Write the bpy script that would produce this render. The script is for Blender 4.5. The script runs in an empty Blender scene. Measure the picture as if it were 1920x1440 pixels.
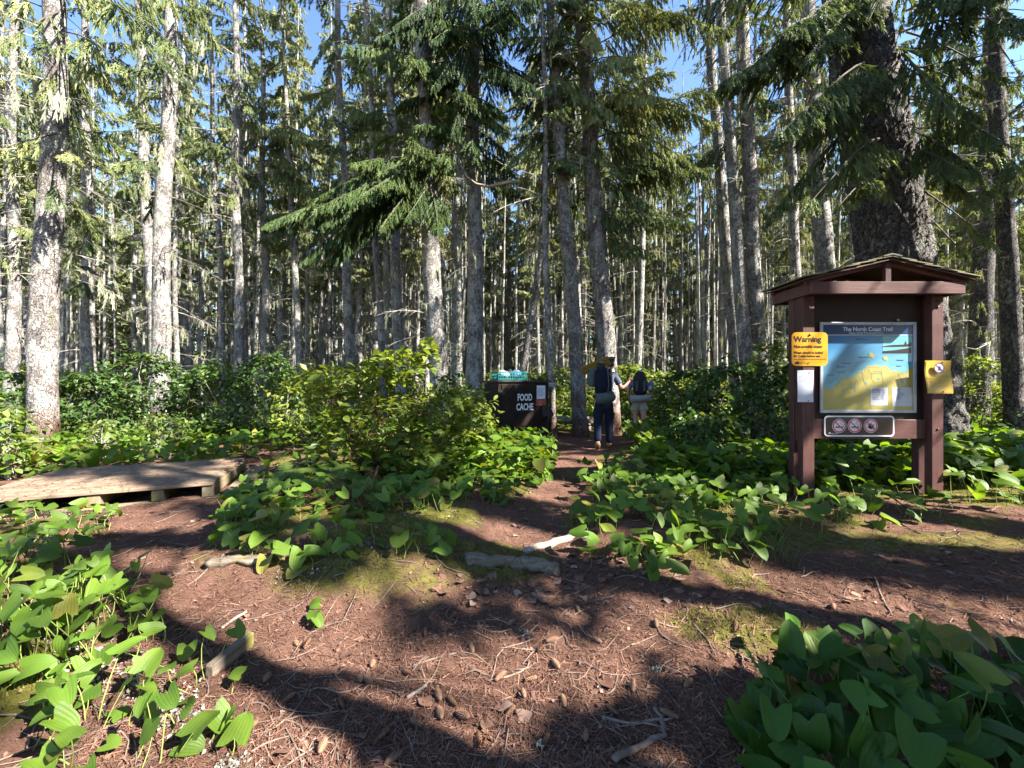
import bpy, bmesh, math, random
import numpy as np
from mathutils import Vector, Matrix, Euler

SC = bpy.context.scene
COL = SC.collection
random.seed(11)
RNG = np.random.default_rng(11)

# ------------------------------------------------------------------ camera
CAM_H = 1.3
FPX = 740.0            # focal length in pixels of the 1920 px wide photograph
cam_data = bpy.data.cameras.new('camera')
cam = bpy.data.objects.new('camera', cam_data)
COL.objects.link(cam)
cam.location = (0, 0, CAM_H)
cam.rotation_euler = (math.radians(90.0), 0, 0)
cam_data.sensor_width = 36.0
cam_data.lens = 36.0 * FPX / 1920.0
cam_data.clip_start = 0.05
cam_data.clip_end = 600.0
SC.camera = cam

# ------------------------------------------------------------------ light
SUN_EL = math.radians(40.0)
SUN_H = Vector((0.908, -0.42, 0)).normalized()
SUN = Vector((SUN_H.x * math.cos(SUN_EL), SUN_H.y * math.cos(SUN_EL), math.sin(SUN_EL)))
world = bpy.data.worlds.new('World')
SC.world = world
world.use_nodes = True
wn = world.node_tree
wn.nodes.clear()
w_out = wn.nodes.new('ShaderNodeOutputWorld')
w_bg = wn.nodes.new('ShaderNodeBackground')
w_sky = wn.nodes.new('ShaderNodeTexSky')
w_sky.sky_type = 'NISHITA'
w_sky.sun_disc = False
w_sky.sun_elevation = SUN_EL
w_sky.sun_rotation = math.atan2(SUN_H.x, SUN_H.y)
w_sky.air_density = 1.0
w_sky.dust_density = 0.2
w_sky.ozone_density = 4.0
w_bg.inputs['Strength'].default_value = 0.07
wn.links.new(w_sky.outputs['Color'], w_bg.inputs['Color'])
wn.links.new(w_bg.outputs['Background'], w_out.inputs['Surface'])
sun_data = bpy.data.lights.new('sun', 'SUN')
sun_data.energy = 5.0
sun_data.angle = math.radians(0.5)
sun_data.color = (1.0, 0.95, 0.86)
sun = bpy.data.objects.new('sun', sun_data)
sun.rotation_euler = (-SUN).to_track_quat('-Z', 'Y').to_euler()
sun.location = SUN * 60
COL.objects.link(sun)

SC.render.engine = 'CYCLES'
SC.view_settings.view_transform = 'Standard'
SC.view_settings.look = 'None'
SC.view_settings.gamma = 1.0
SC.view_settings.use_curve_mapping = False
SC.view_settings.exposure = 2.6
SC.cycles.max_bounces = 7
SC.cycles.diffuse_bounces = 4
SC.cycles.glossy_bounces = 2
SC.cycles.transmission_bounces = 4
SC.cycles.transparent_max_bounces = 4
SC.cycles.caustics_reflective = False
SC.cycles.caustics_refractive = False
SC.cycles.use_denoising = True

# ------------------------------------------------------------------ coordinates
def pt(px, py, Y):
    """point of the place at depth Y seen at photo pixel (px, py)"""
    return Vector(((px - 960) / FPX * Y, Y, CAM_H - (py - 720) / FPX * Y))

def gp(px, py, z=0.0):
    """point at height z seen at photo pixel (px, py) (below the horizon)"""
    return pt(px, py, FPX * (CAM_H - z) / (py - 720))

# ------------------------------------------------------------------ numpy noise
def _h(ix, iy, iz, seed):
    n = (ix * 374761393 + iy * 668265263 + iz * 2147483647 + seed * 974634) & 0xFFFFFFFF
    n = ((n ^ (n >> 13)) * 1274126177) & 0xFFFFFFFF
    n = (n ^ (n >> 16)) & 0xFFFFFF
    return n / float(0xFFFFFF)

def vnoise(P, seed=0):
    P = np.asarray(P, float)
    i = np.floor(P).astype(np.int64)
    f = P - i
    f = f * f * (3 - 2 * f)
    r = 0
    for dx in (0, 1):
        for dy in (0, 1):
            for dz in (0, 1):
                w = (f[:, 0] if dx else 1 - f[:, 0]) * (f[:, 1] if dy else 1 - f[:, 1]) * (f[:, 2] if dz else 1 - f[:, 2])
                r = r + w * _h(i[:, 0] + dx, i[:, 1] + dy, i[:, 2] + dz, seed)
    return r

def fbm(P, oct=4, seed=0):
    P = np.asarray(P, float)
    a, s, r = 0.5, 1.0, 0
    for k in range(oct):
        r = r + a * vnoise(P * s, seed + k * 17)
        a *= 0.5
        s *= 2.03
    return r / (1 - 0.5 ** oct)

def xy0(x, y):
    x = np.asarray(x, float); y = np.asarray(y, float)
    return np.stack([x, y, np.zeros_like(x)], -1)

# ------------------------------------------------------------------ mesh helpers
def np_mesh(name, V, F, mats, midx=None, tint=None, uv=None, smooth=False):
    """V (n,3); F one array or a list of arrays of triangles / quads"""
    if not isinstance(F, (list, tuple)):
        F = [F]
    F = [np.asarray(f, np.int64) for f in F if len(f)]
    me = bpy.data.meshes.new(name)
    V = np.asarray(V, np.float32)
    me.vertices.add(len(V))
    me.vertices.foreach_set('co', V.ravel())
    loops = np.concatenate([f.ravel() for f in F]).astype(np.int32)
    counts = np.concatenate([np.full(len(f), f.shape[1], np.int64) for f in F])
    starts = np.concatenate([[0], np.cumsum(counts)[:-1]]).astype(np.int32)
    me.loops.add(len(loops))
    me.loops.foreach_set('vertex_index', loops)
    me.polygons.add(len(counts))
    me.polygons.foreach_set('loop_start', starts)
    if midx is not None:
        me.polygons.foreach_set('material_index', np.asarray(midx, np.int32))
    me.polygons.foreach_set('use_smooth', np.full(len(counts), bool(smooth)))
    if tint is not None:
        at = me.attributes.new('tint', 'FLOAT', 'POINT')
        at.data.foreach_set('value', np.asarray(tint, np.float32))
    if uv is not None:
        ul = me.uv_layers.new(name='uv')
        ul.data.foreach_set('uv', np.asarray(uv, np.float32)[loops].ravel())
    for m in (mats if isinstance(mats, (list, tuple)) else [mats]):
        me.materials.append(m)
    me.update(calc_edges=True)
    return me

def link(name, me, parent=None, loc=None, rot=None, scale=None, mtx=None):
    o = bpy.data.objects.new(name, me)
    COL.objects.link(o)
    if parent is not None:
        o.parent = parent
    if mtx is not None:
        o.matrix_basis = mtx
    if loc is not None: o.location = loc
    if rot is not None: o.rotation_euler = rot
    if scale is not None: o.scale = scale if hasattr(scale, '__len__') else (scale,) * 3
    return o

def tag(o, label=None, cat=None, group=None, kind=None):
    if label: o['label'] = label
    if cat: o['category'] = cat
    if group: o['group'] = group
    if kind: o['kind'] = kind
    return o

def thing(name, label, cat, loc=(0, 0, 0), rz=0.0, group=None):
    o = bpy.data.objects.new(name, None)
    o.empty_display_size = 0.2
    COL.objects.link(o)
    o.location = loc
    o.rotation_euler = (0, 0, rz)
    return tag(o, label, cat, group)

class MB:
    """collects shapes into one mesh"""
    def __init__(self):
        self.V = []; self.F = []; self.M = []; self.S = []; self.n = 0
    def add(self, V, F, m=0, smooth=False):
        for v in V: self.V.append(tuple(v))
        for f in F:
            self.F.append(tuple(i + self.n for i in f)); self.M.append(m); self.S.append(smooth)
        self.n += len(V)
        return self
    def box(self, x0, x1, y0, y1, z0, z1, m=0, mtx=None, bev=0.0):
        if bev > 0:
            bm = bmesh.new()
            bmesh.ops.create_cube(bm, size=1.0)
            for v in bm.verts:
                v.co = Vector(((x0 + x1) / 2 + v.co.x * (x1 - x0), (y0 + y1) / 2 + v.co.y * (y1 - y0), (z0 + z1) / 2 + v.co.z * (z1 - z0)))
            bmesh.ops.bevel(bm, geom=list(bm.edges), offset=bev, segments=1, affect='EDGES')
            bm.verts.index_update()
            V = [v.co.copy() for v in bm.verts]; F = [[v.index for v in f.verts] for f in bm.faces]
            bm.free()
        else:
            V = [Vector(p) for p in ((x0, y0, z0), (x1, y0, z0), (x1, y1, z0), (x0, y1, z0), (x0, y0, z1), (x1, y0, z1), (x1, y1, z1), (x0, y1, z1))]
            F = [(0, 3, 2, 1), (4, 5, 6, 7), (0, 1, 5, 4), (1, 2, 6, 5), (2, 3, 7, 6), (3, 0, 4, 7)]
        if mtx is not None: V = [mtx @ v for v in V]
        return self.add(V, F, m)
    def tube(self, pts, radii, sides=8, m=0, cap=True, smooth=True):
        pts = [Vector(p) for p in pts]
        if not hasattr(radii, '__len__'): radii = [radii] * len(pts)
        V = []; F = []
        ref = Vector((0.13, 0.31, 1)).normalized()
        for i, p in enumerate(pts):
            d = (pts[min(i + 1, len(pts) - 1)] - pts[max(i - 1, 0)]).normalized()
            u = d.cross(ref)
            if u.length < 0.05: u = d.cross(Vector((1, 0, 0)))
            u.normalize(); w = d.cross(u)
            for k in range(sides):
                a = 2 * math.pi * k / sides
                V.append(p + (u * math.cos(a) + w * math.sin(a)) * radii[i])
        for i in range(len(pts) - 1):
            for k in range(sides):
                a = i * sides + k; b = i * sides + (k + 1) % sides
                F.append((a, b, b + sides, a + sides))
        if cap:
            F.append(tuple(range(sides - 1, -1, -1)))
            F.append(tuple((len(pts) - 1) * sides + k for k in range(sides)))
        return self.add(V, F, m, smooth)
    def prism(self, outline, y0, y1, m=0, axis='y'):
        """outline (x, z) pairs counter-clockwise, extruded from y0 to y1"""
        n = len(outline)
        V = [Vector((a, y0, b)) for a, b in outline] + [Vector((a, y1, b)) for a, b in outline]
        F = [tuple(range(n)), tuple(range(2 * n - 1, n - 1, -1))]
        for i in range(n):
            j = (i + 1) % n
            F.append((i, i + n, j + n, j))
        return self.add(V, F, m)
    def build(self, name, mats, parent=None, world=True, loc=None, rot=None):
        me = bpy.data.meshes.new(name)
        off = parent.location if (parent is not None and world) else Vector((0, 0, 0))
        V = [(v[0] - off[0], v[1] - off[1], v[2] - off[2]) for v in self.V]
        me.from_pydata(V, [], self.F)
        for m in (mats if isinstance(mats, (list, tuple)) else [mats]):
            me.materials.append(m)
        me.polygons.foreach_set('material_index', self.M)
        me.polygons.foreach_set('use_smooth', self.S)
        bm = bmesh.new(); bm.from_mesh(me)
        bmesh.ops.recalc_face_normals(bm, faces=bm.faces)
        bm.to_mesh(me); bm.free()
        me.update()
        return link(name, me, parent, loc, rot)

# ------------------------------------------------------------------ material helper
class Mat:
    def __init__(self, name):
        self.m = bpy.data.materials.new(name)
        self.m.use_nodes = True
        self.t = self.m.node_tree
        self.t.nodes.clear()
        self.out = self.n('ShaderNodeOutputMaterial')
    def n(self, typ, **kw):
        nd = self.t.nodes.new(typ)
        for k, v in kw.items():
            if k.startswith('_'): setattr(nd, k[1:], v)
            else: self.set(nd, k.replace('__', ' '), v)
        return nd
    def set(self, nd, key, v):
        if key.isdigit(): key = int(key)
        s = nd.inputs[key]
        if isinstance(v, bpy.types.NodeSocket): self.t.links.new(v, s)
        elif isinstance(v, bpy.types.Node): self.t.links.new(v.outputs[0], s)
        else:
            if hasattr(s.default_value, '__len__') and hasattr(v, '__len__') and len(v) == 3 and len(s.default_value) == 4: v = (*v, 1)
            s.default_value = v
    def coord(self, which='Object', scale=None, loc=None):
        c = self.n('ShaderNodeTexCoord').outputs[which]
        if scale is None and loc is None: return c
        mp = self.n('ShaderNodeMapping', Vector=c)
        if scale is not None: mp.inputs['Scale'].default_value = scale if hasattr(scale, '__len__') else (scale,) * 3
        if loc is not None: mp.inputs['Location'].default_value = loc
        return mp.outputs[0]
    def noise(self, vec, scale, detail=4, rough=0.55, dist=0.0):
        nd = self.n('ShaderNodeTexNoise', Vector=vec, Scale=scale, Detail=detail, Roughness=rough, Distortion=dist)
        return nd.outputs['Fac']
    def vor(self, vec, scale, out='Distance', feature='F1', rand=1.0):
        nd = self.n('ShaderNodeTexVoronoi', _feature=feature, Vector=vec, Scale=scale)
        nd.inputs['Randomness'].default_value = rand
        return nd.outputs[out]
    def ramp(self, fac, stops, interp='LINEAR'):
        nd = self.n('ShaderNodeValToRGB', Fac=fac)
        cr = nd.color_ramp; cr.interpolation = interp
        while len(cr.elements) > 1: cr.elements.remove(cr.elements[-1])
        for i, (p, c) in enumerate(stops):
            e = cr.elements[0] if i == 0 else cr.elements.new(p)
            e.position = p
            e.color = (*c, 1) if hasattr(c, '__len__') else (c, c, c, 1)
        return nd.outputs['Color']
    def mix(self, fac, a, b, blend='MIX'):
        nd = self.n('ShaderNodeMix', _data_type='RGBA', _blend_type=blend)
        nd.clamp_factor = True
        for key, v in ((0, fac), (6, a), (7, b)):
            s = nd.inputs[key]
            if isinstance(v, bpy.types.NodeSocket): self.t.links.new(v, s)
            elif hasattr(v, '__len__'): s.default_value = (*v, 1) if len(v) == 3 else v
            else: s.default_value = v
        return nd.outputs[2]
    def math(self, op, a, b=0.0, clamp=False):
        nd = self.n('ShaderNodeMath', _operation=op)
        nd.use_clamp = clamp
        self.set(nd, '0', a); self.set(nd, '1', b)
        return nd.outputs[0]
    def bump(self, h, strength=0.5, dist=0.01, normal=None):
        nd = self.n('ShaderNodeBump', Height=h, Strength=strength, Distance=dist)
        if normal is not None: self.set(nd, 'Normal', normal)
        return nd.outputs[0]
    def attr(self, name, out='Fac'):
        return self.n('ShaderNodeAttribute', _attribute_name=name).outputs[out]
    def rand(self):
        return self.n('ShaderNodeObjectInfo').outputs['Random']
    def finish(self, color, rough=0.7, normal=None, spec=0.3, metal=0.0, trans=None, tcol=None):
        b = self.n('ShaderNodeBsdfPrincipled')
        self.set(b, 'Base Color', color); self.set(b, 'Roughness', rough)
        self.set(b, 'Specular IOR Level', spec); self.set(b, 'Metallic', metal)
        if normal is not None: self.set(b, 'Normal', normal)
        sh = b.outputs[0]
        if trans:
            t = self.n('ShaderNodeBsdfTranslucent')
            self.set(t, 'Color', tcol if tcol is not None else color)
            ms = self.n('ShaderNodeMixShader', Fac=trans)
            self.t.links.new(sh, ms.inputs[1]); self.t.links.new(t.outputs[0], ms.inputs[2])
            sh = ms.outputs[0]
        self.t.links.new(sh, self.out.inputs['Surface'])
        return self.m

def plain(name, col, rough=0.6, spec=0.3, var=0.15, scale=12.0, metal=0.0, bump=0.15):
    k = Mat(name)
    c = k.coord('Object')
    n1 = k.noise(c, scale, 5, 0.6)
    f = k.ramp(n1, [(0.3, 1 - var), (0.7, 1 + var)])
    colr = k.mix(1.0, col, f, 'MULTIPLY')
    n2 = k.noise(c, scale * 9, 3, 0.6)
    return k.finish(colr, rough, k.bump(n2, bump, 0.004), spec, metal)

# ---- bark
def bark_mat(name, dark, mid, lichen, lich_amt=0.5, red=0.0, scale=1.0):
    k = Mat(name)
    c = k.coord('Object')
    r = k.rand()
    off = k.n('ShaderNodeVectorMath', _operation='ADD')
    comb = k.n('ShaderNodeCombineXYZ', X=k.math('MULTIPLY', r, 40.0), Z=k.math('MULTIPLY', r, 23.0))
    k.set(off, '0', c); k.set(off, '1', comb)
    cv = k.n('ShaderNodeMapping', Vector=off); cv.inputs['Scale'].default_value = (scale, scale, scale * 0.62)
    cv = cv.outputs[0]
    dis = k.n('ShaderNodeTexNoise', Vector=cv, Scale=7.0, Detail=3)
    cvd = k.n('ShaderNodeVectorMath', _operation='ADD')
    sc = k.n('ShaderNodeVectorMath', _operation='SCALE'); k.set(sc, '0', dis.outputs['Color']); sc.inputs['Scale'].default_value = 0.30
    k.set(cvd, '0', cv); k.set(cvd, '1', sc)
    plates = k.vor(cvd.outputs[0], 17.0, 'Distance', 'DISTANCE_TO_EDGE')
    cell = k.vor(cvd.outputs[0], 17.0, 'Color')
    big = k.noise(cv, 1.6, 4, 0.6)
    fine = k.noise(cv, 38.0, 5, 0.7)
    col = k.mix(k.ramp(fine, [(0.35, 0.0), (0.65, 1.0)]), dark, mid)
    sep = k.n('ShaderNodeSeparateColor', Color=cell)
    col = k.mix(1.0, col, k.ramp(sep.outputs[0], [(0.0, 0.55), (1.0, 1.35)]), 'MULTIPLY')
    # pale crustose lichen: patches on the plates
    l1 = k.noise(cv, 4.2, 6, 0.7)
    l2 = k.math('ADD', k.math('MULTIPLY', l1, 0.65), k.math('MULTIPLY', k.noise(cv, 26.0, 4, 0.65), 0.35))
    lm = k.ramp(l2, [(0.58 - 0.16 * lich_amt, 0.0), (0.66 - 0.14 * lich_amt, 1.0)])
    lm = k.math('MULTIPLY', lm, k.ramp(plates, [(0.0, 0.6), (0.06, 1.0)]))
    if red:
        sepx = k.n('ShaderNodeSeparateXYZ', Vector=c)
        rm = k.math('ADD', k.math('MULTIPLY', sepx.outputs[2], -0.8), k.math('ADD', k.math('MULTIPLY', big, 1.6), 0.25))
        rm = k.math('MULTIPLY', rm, red, True)
        col = k.mix(rm, col, (0.13, 0.065, 0.042))
        lm = k.math('MULTIPLY', lm, k.math('SUBTRACT', 1.0, k.math('MULTIPLY', rm, 0.85)), True)
    lcol = k.mix(k.noise(cv, 9.0, 3), lichen, (lichen[0] * 0.62, lichen[1] * 0.66, lichen[2] * 0.55))
    col = k.mix(k.math('MULTIPLY', lm, 0.8), col, lcol)
    mossm = k.ramp(k.noise(cv, 3.0, 5, 0.65), [(0.60, 0.0), (0.72, 0.5)])
    col = k.mix(mossm, col, (0.13, 0.14, 0.05))
    gap = k.math('MAXIMUM', k.ramp(plates, [(0.0, 0.0), (0.05, 1.0)]), k.ramp(k.noise(cv, 6.0, 3, 0.6), [(0.42, 0.2), (0.60, 0.95)]))
    col = k.mix(gap, (dark[0] * 0.45, dark[1] * 0.42, dark[2] * 0.4), col)
    h = k.math('ADD', k.math('MULTIPLY', k.ramp(plates, [(0.0, 0.0), (0.12, 1.0)]), 0.7), k.math('MULTIPLY', fine, 0.5))
    h = k.math('ADD', h, k.math('MULTIPLY', sep.outputs[1], 0.35))
    return k.finish(col, 0.9, k.bump(h, 0.9, 0.03 / scale), 0.15)

M = {}
M['bark'] = bark_mat('grey spruce bark', (0.10, 0.086, 0.079), (0.255, 0.23, 0.215), (0.50, 0.495, 0.48), 0.66)
M['bark_red'] = bark_mat('spruce bark red at the foot', (0.10, 0.083, 0.076), (0.245, 0.218, 0.205), (0.47, 0.46, 0.445), 0.6, red=1.0)
M['bark_big'] = bark_mat('old plated bark', (0.052, 0.046, 0.043), (0.135, 0.122, 0.115), (0.30, 0.295, 0.285), 0.3, scale=0.8)
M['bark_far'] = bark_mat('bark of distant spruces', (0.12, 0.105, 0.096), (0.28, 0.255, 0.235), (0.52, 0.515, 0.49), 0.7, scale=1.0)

def wood_branch():
    k = Mat('dead twig wood')
    c = k.coord('Object')
    n1 = k.noise(c, 9, 4, 0.6)
    col = k.ramp(n1, [(0.3, (0.10, 0.082, 0.068)), (0.52, (0.23, 0.205, 0.175)), (0.68, (0.40, 0.39, 0.33))])
    return k.finish(col, 0.9, None, 0.1)
M['twig'] = wood_branch()
M['limb'] = plain('living limb bark', (0.095, 0.08, 0.068), 0.9, 0.1, 0.4, 8)

def needle_mat(name, a, b, c3, tr=0.3):
    k = Mat(name)
    t = k.attr('tint')
    r = k.rand()
    f = k.math('ADD', k.math('MULTIPLY', t, 0.75), k.math('MULTIPLY', r, 0.25))
    col = k.ramp(f, [(0.1, a), (0.55, b), (0.95, c3)])
    return k.finish(col, 0.6, None, 0.25, trans=tr, tcol=k.mix(1.0, col, (1.35, 1.3, 0.6), 'MULTIPLY'))
M['needles'] = needle_mat('spruce needles', (0.045, 0.070, 0.030), (0.110, 0.142, 0.048), (0.26, 0.27, 0.105))
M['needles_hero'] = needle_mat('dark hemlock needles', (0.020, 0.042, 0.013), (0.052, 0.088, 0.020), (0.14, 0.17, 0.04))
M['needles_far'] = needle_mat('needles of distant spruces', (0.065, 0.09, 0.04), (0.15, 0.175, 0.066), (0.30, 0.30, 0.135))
M['lichen_hair'] = needle_mat('hanging beard lichen', (0.15, 0.16, 0.10), (0.24, 0.25, 0.16), (0.34, 0.34, 0.23), 0.25)

def leaf_mat(name, a, b, veins=True, rough=0.5, tr=0.42, spec=0.28):
    k = Mat(name)
    r = k.rand()
    t = k.math('FRACT', k.math('ADD', r, k.attr('tint')))
    c = k.coord('Object')
    n1 = k.noise(c, 22, 3, 0.5)
    col = k.mix(t, a, b)
    col = k.mix(k.math('MULTIPLY', n1, 0.35), col, (b[0] * 1.25, b[1] * 1.1, b[2] * 0.9))
    brown = k.ramp(k.noise(c, 34, 4, 0.6), [(0.70, 0.0), (0.76, 0.7)])
    col = k.mix(brown, col, (0.16, 0.12, 0.03))
    old = k.ramp(k.math('FRACT', k.math('MULTIPLY', t, 7.31)), [(0.90, 0.0), (0.97, 0.75)])
    col = k.mix(old, col, (0.22, 0.19, 0.04))
    vv = k.ramp(k.math('FRACT', k.math('MULTIPLY', t, 3.77)), [(0.0, 0.62), (1.0, 1.2)])
    col = k.mix(1.0, col, vv, 'MULTIPLY')
    nrm = None
    if veins:
        uvn = k.n('ShaderNodeUVMap', _uv_map='uv')
        sp = k.n('ShaderNodeSeparateXYZ', Vector=uvn.outputs[0])
        w = k.math('ABSOLUTE', k.math('SUBTRACT', k.math('FRACT', k.math('MULTIPLY', sp.outputs[0], 7.0)), 0.5))
        line = k.ramp(w, [(0.0, 1.0), (0.16, 0.0)])
        col = k.mix(k.math('MULTIPLY', line, 0.14), col, (b[0] * 1.5, b[1] * 1.35, b[2] * 1.5))
        nrm = k.bump(k.math('ADD', w, k.math('MULTIPLY', n1, 0.5)), 0.30, 0.005)
    return k.finish(col, rough, nrm, spec, trans=tr, tcol=k.mix(1.0, col, (1.7, 1.6, 0.45), 'MULTIPLY'))
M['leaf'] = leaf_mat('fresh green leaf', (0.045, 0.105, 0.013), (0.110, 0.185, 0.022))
M['leaf_shade'] = leaf_mat('green leaf darkened for shade', (0.022, 0.068, 0.008), (0.048, 0.110, 0.015), tr=0.3, spec=0.2, rough=0.48)  # darker copy of the leaf: the corner's deep shade is put into its colour
M['salal'] = leaf_mat('leathery shrub leaf', (0.07, 0.125, 0.024), (0.17, 0.21, 0.035), veins=False, rough=0.42, tr=0.38)
M['bush'] = leaf_mat('dark bush leaf', (0.030, 0.070, 0.020), (0.065, 0.115, 0.03), veins=False, rough=0.4, tr=0.28)
M['understory'] = leaf_mat('light undergrowth leaf', (0.08, 0.13, 0.03), (0.16, 0.21, 0.05), veins=False, rough=0.5, tr=0.4)
M['fern'] = leaf_mat('fern green', (0.06, 0.11, 0.02), (0.12, 0.17, 0.035), veins=False, rough=0.5, tr=0.35)
M['stem'] = plain('pale green stalk', (0.18, 0.22, 0.05), 0.5)
M['shrubwood'] = plain('reddish shrub stem', (0.16, 0.085, 0.05), 0.8)
M['twig_litter'] = plain('fallen twig wood', (0.16, 0.12, 0.095), 0.9, 0.1, 0.5, 7)
M['deadleaf'] = None
def dead_leaf_mat():
    k = Mat('dead brown leaf')
    r = k.math('FRACT', k.math('ADD', k.rand(), k.attr('tint')))
    col = k.ramp(r, [(0.0, (0.075, 0.038, 0.027)), (0.4, (0.13, 0.068, 0.047)), (0.8, (0.18, 0.105, 0.075)), (1.0, (0.26, 0.18, 0.14))])
    n1 = k.noise(k.coord('Object'), 40, 4, 0.6)
    col = k.mix(1.0, col, k.ramp(n1, [(0.3, 0.7), (0.7, 1.2)]), 'MULTIPLY')
    return k.finish(col, 0.7, k.bump(n1, 0.4, 0.004), 0.12)
M['deadleaf'] = dead_leaf_mat()
def litter_mat():
    k = Mat('dry needle')
    t = k.attr('tint')
    col = k.ramp(t, [(0.0, (0.07, 0.034, 0.025)), (0.5, (0.17, 0.093, 0.066)), (0.85, (0.26, 0.162, 0.12)), (1.0, (0.36, 0.265, 0.21))])
    return k.finish(col, 0.9, None, 0.03)
M['litter'] = litter_mat()
def moss_mat():
    k = Mat('moss tuft')
    t = k.attr('tint')
    col = k.ramp(t, [(0.0, (0.045, 0.055, 0.012)), (0.6, (0.12, 0.125, 0.022)), (1.0, (0.22, 0.20, 0.05))])
    return k.finish(col, 0.85, None, 0.1, trans=0.2)
M['moss'] = moss_mat()
def scrap_mat():
    k = Mat('pale ground lichen')
    col = k.ramp(k.attr('tint'), [(0.0, (0.10, 0.08, 0.06)), (0.5, (0.21, 0.20, 0.17)), (1.0, (0.38, 0.38, 0.35))])
    return k.finish(col, 0.95, None, 0.05)
M['lichen'] = scrap_mat()

# ---- painted and weathered wood
def wood_mat(name, base, alt, rough=0.65, axis=(1, 1, 1), moss=0.0, spec=0.3, wear=0.0):
    k = Mat(name)
    c = k.coord('Object', axis)
    g = k.noise(c, 6.0, 6, 0.6, 0.6)
    g2 = k.noise(k.coord('Object'), 3.0, 4, 0.6)
    col = k.mix(k.ramp(g, [(0.35, 0.0), (0.65, 1.0)]), base, alt)
    col = k.mix(1.0, col, k.ramp(g2, [(0.3, 0.72), (0.7, 1.2)]), 'MULTIPLY')
    col = k.mix(1.0, col, k.ramp(k.rand(), [(0.0, 0.8), (1.0, 1.15)]), 'MULTIPLY')
    if wear:
        wm_ = k.ramp(k.noise(k.coord('Object'), 46.0, 6, 0.75), [(0.66, 0.0), (0.71, wear)])
        col = k.mix(wm_, col, (alt[0] * 2.2 + .04, alt[1] * 2.6 + .04, alt[2] * 2.6 + .035))
    if moss:
        mm = k.ramp(k.noise(k.coord('Object'), 7.0, 6, 0.7), [(0.62 - 0.2 * moss, 0.0), (0.7 - 0.2 * moss, 1.0)])
        col = k.mix(k.math('MULTIPLY', mm, 0.8), col, (0.16, 0.15, 0.035))
    return k.finish(col, rough, k.bump(g, 0.35, 0.004), spec)
M['brown'] = wood_mat('brown painted wood, upright', (0.062, 0.024, 0.020), (0.088, 0.036, 0.030), 0.55, (9, 9, 0.7), spec=0.3, wear=0.55)
M['brown_h'] = wood_mat('brown painted wood, lengthwise', (0.070, 0.027, 0.023), (0.098, 0.041, 0.034), 0.55, (0.7, 9, 9), spec=0.3, wear=0.55)
M['panel'] = wood_mat('dark brown panel', (0.022, 0.010, 0.009), (0.030, 0.014, 0.012), 0.55, (6, 6, 0.8))
M['shingle'] = wood_mat('weathered mossy shingle', (0.13, 0.12, 0.10), (0.24, 0.22, 0.18), 0.9, (1, 8, 8), moss=0.7, spec=0.1)
M['deck'] = wood_mat('weathered deck wood under needles', (0.145, 0.102, 0.070), (0.25, 0.180, 0.122), 0.85, (0.6, 9, 9), spec=0.15)
M['deck_end'] = wood_mat('mossy sawn timber', (0.13, 0.10, 0.065), (0.21, 0.17, 0.11), 0.9, (5, 5, 5), moss=0.4, spec=0.1)
M['log'] = wood_mat('grey driftwood', (0.19, 0.155, 0.12), (0.34, 0.29, 0.235), 0.85, (0.8, 8, 8), spec=0.1)
M['log_moss'] = wood_mat('rotting mossy log', (0.085, 0.065, 0.048), (0.19, 0.155, 0.12), 0.9, (0.8, 8, 8), moss=0.3, spec=0.1)
M['stump'] = wood_mat('red rotten wood', (0.13, 0.05, 0.028), (0.24, 0.10, 0.055), 0.9, (9, 9, 0.8), spec=0.1)
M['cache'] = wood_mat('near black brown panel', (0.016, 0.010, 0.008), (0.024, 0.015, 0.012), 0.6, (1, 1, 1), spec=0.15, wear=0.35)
M['metal'] = plain('galvanised steel', (0.36, 0.37, 0.38), 0.4, 0.5, 0.1, 20, 0.9)
M['darkmetal'] = plain('dark steel', (0.03, 0.028, 0.027), 0.5, 0.4, 0.2, 20, 0.3)
M['white'] = plain('white print', (0.62, 0.62, 0.64), 0.5, 0.3, 0.03)
M['paper'] = plain('white paper', (0.50, 0.51, 0.57), 0.6, 0.3, 0.04, 20, 0, 0.3)
M['black'] = plain('black print', (0.012, 0.012, 0.012), 0.5, 0.3, 0.05)
M['grey_print'] = plain('grey print', (0.10, 0.11, 0.13), 0.5)
M['pale_print'] = plain('pale print', (0.40, 0.44, 0.50), 0.5)
M['yellow'] = plain('yellow sign paint', (0.56, 0.25, 0.008), 0.35, 0.5, 0.06, 6)
M['paleyellow'] = plain('yellow laminated paper', (0.45, 0.29, 0.05), 0.3, 0.5, 0.12, 14)
M['ochre'] = plain('ochre print', (0.40, 0.27, 0.03), 0.5)
M['red'] = plain('red print', (0.55, 0.035, 0.06), 0.45)
M['purple'] = plain('purple print', (0.16, 0.05, 0.20), 0.45)
M['signbrown'] = plain('dark brown sign face', (0.035, 0.017, 0.014), 0.3, 0.5)
M['navy'] = plain('navy print', (0.012, 0.035, 0.11), 0.2, 0.5)
M['frame'] = plain('pale aluminium frame', (0.36, 0.38, 0.41), 0.4, 0.5)
M['teal'] = plain('teal plastic', (0.003, 0.10, 0.095), 0.4, 0.5, 0.08)
M['bag_blue'] = plain('blue plastic bag', (0.06, 0.10, 0.19), 0.4, 0.5, 0.3)
M['bag_white'] = plain('white plastic bag', (0.30, 0.32, 0.36), 0.4, 0.5, 0.2)
M['rope'] = plain('pale rope', (0.60, 0.58, 0.50), 0.8)
M['skin'] = plain('skin', (0.52, 0.27, 0.19), 0.5, 0.35, 0.06)
M['shirt'] = plain('slate blue cotton', (0.075, 0.085, 0.12), 0.9, 0.1, 0.1, 30)
M['jeans'] = plain('dark navy trousers', (0.011, 0.014, 0.028), 0.9, 0.1, 0.2, 30)
M['boots'] = plain('tan leather boot', (0.30, 0.16, 0.075), 0.7)
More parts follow.
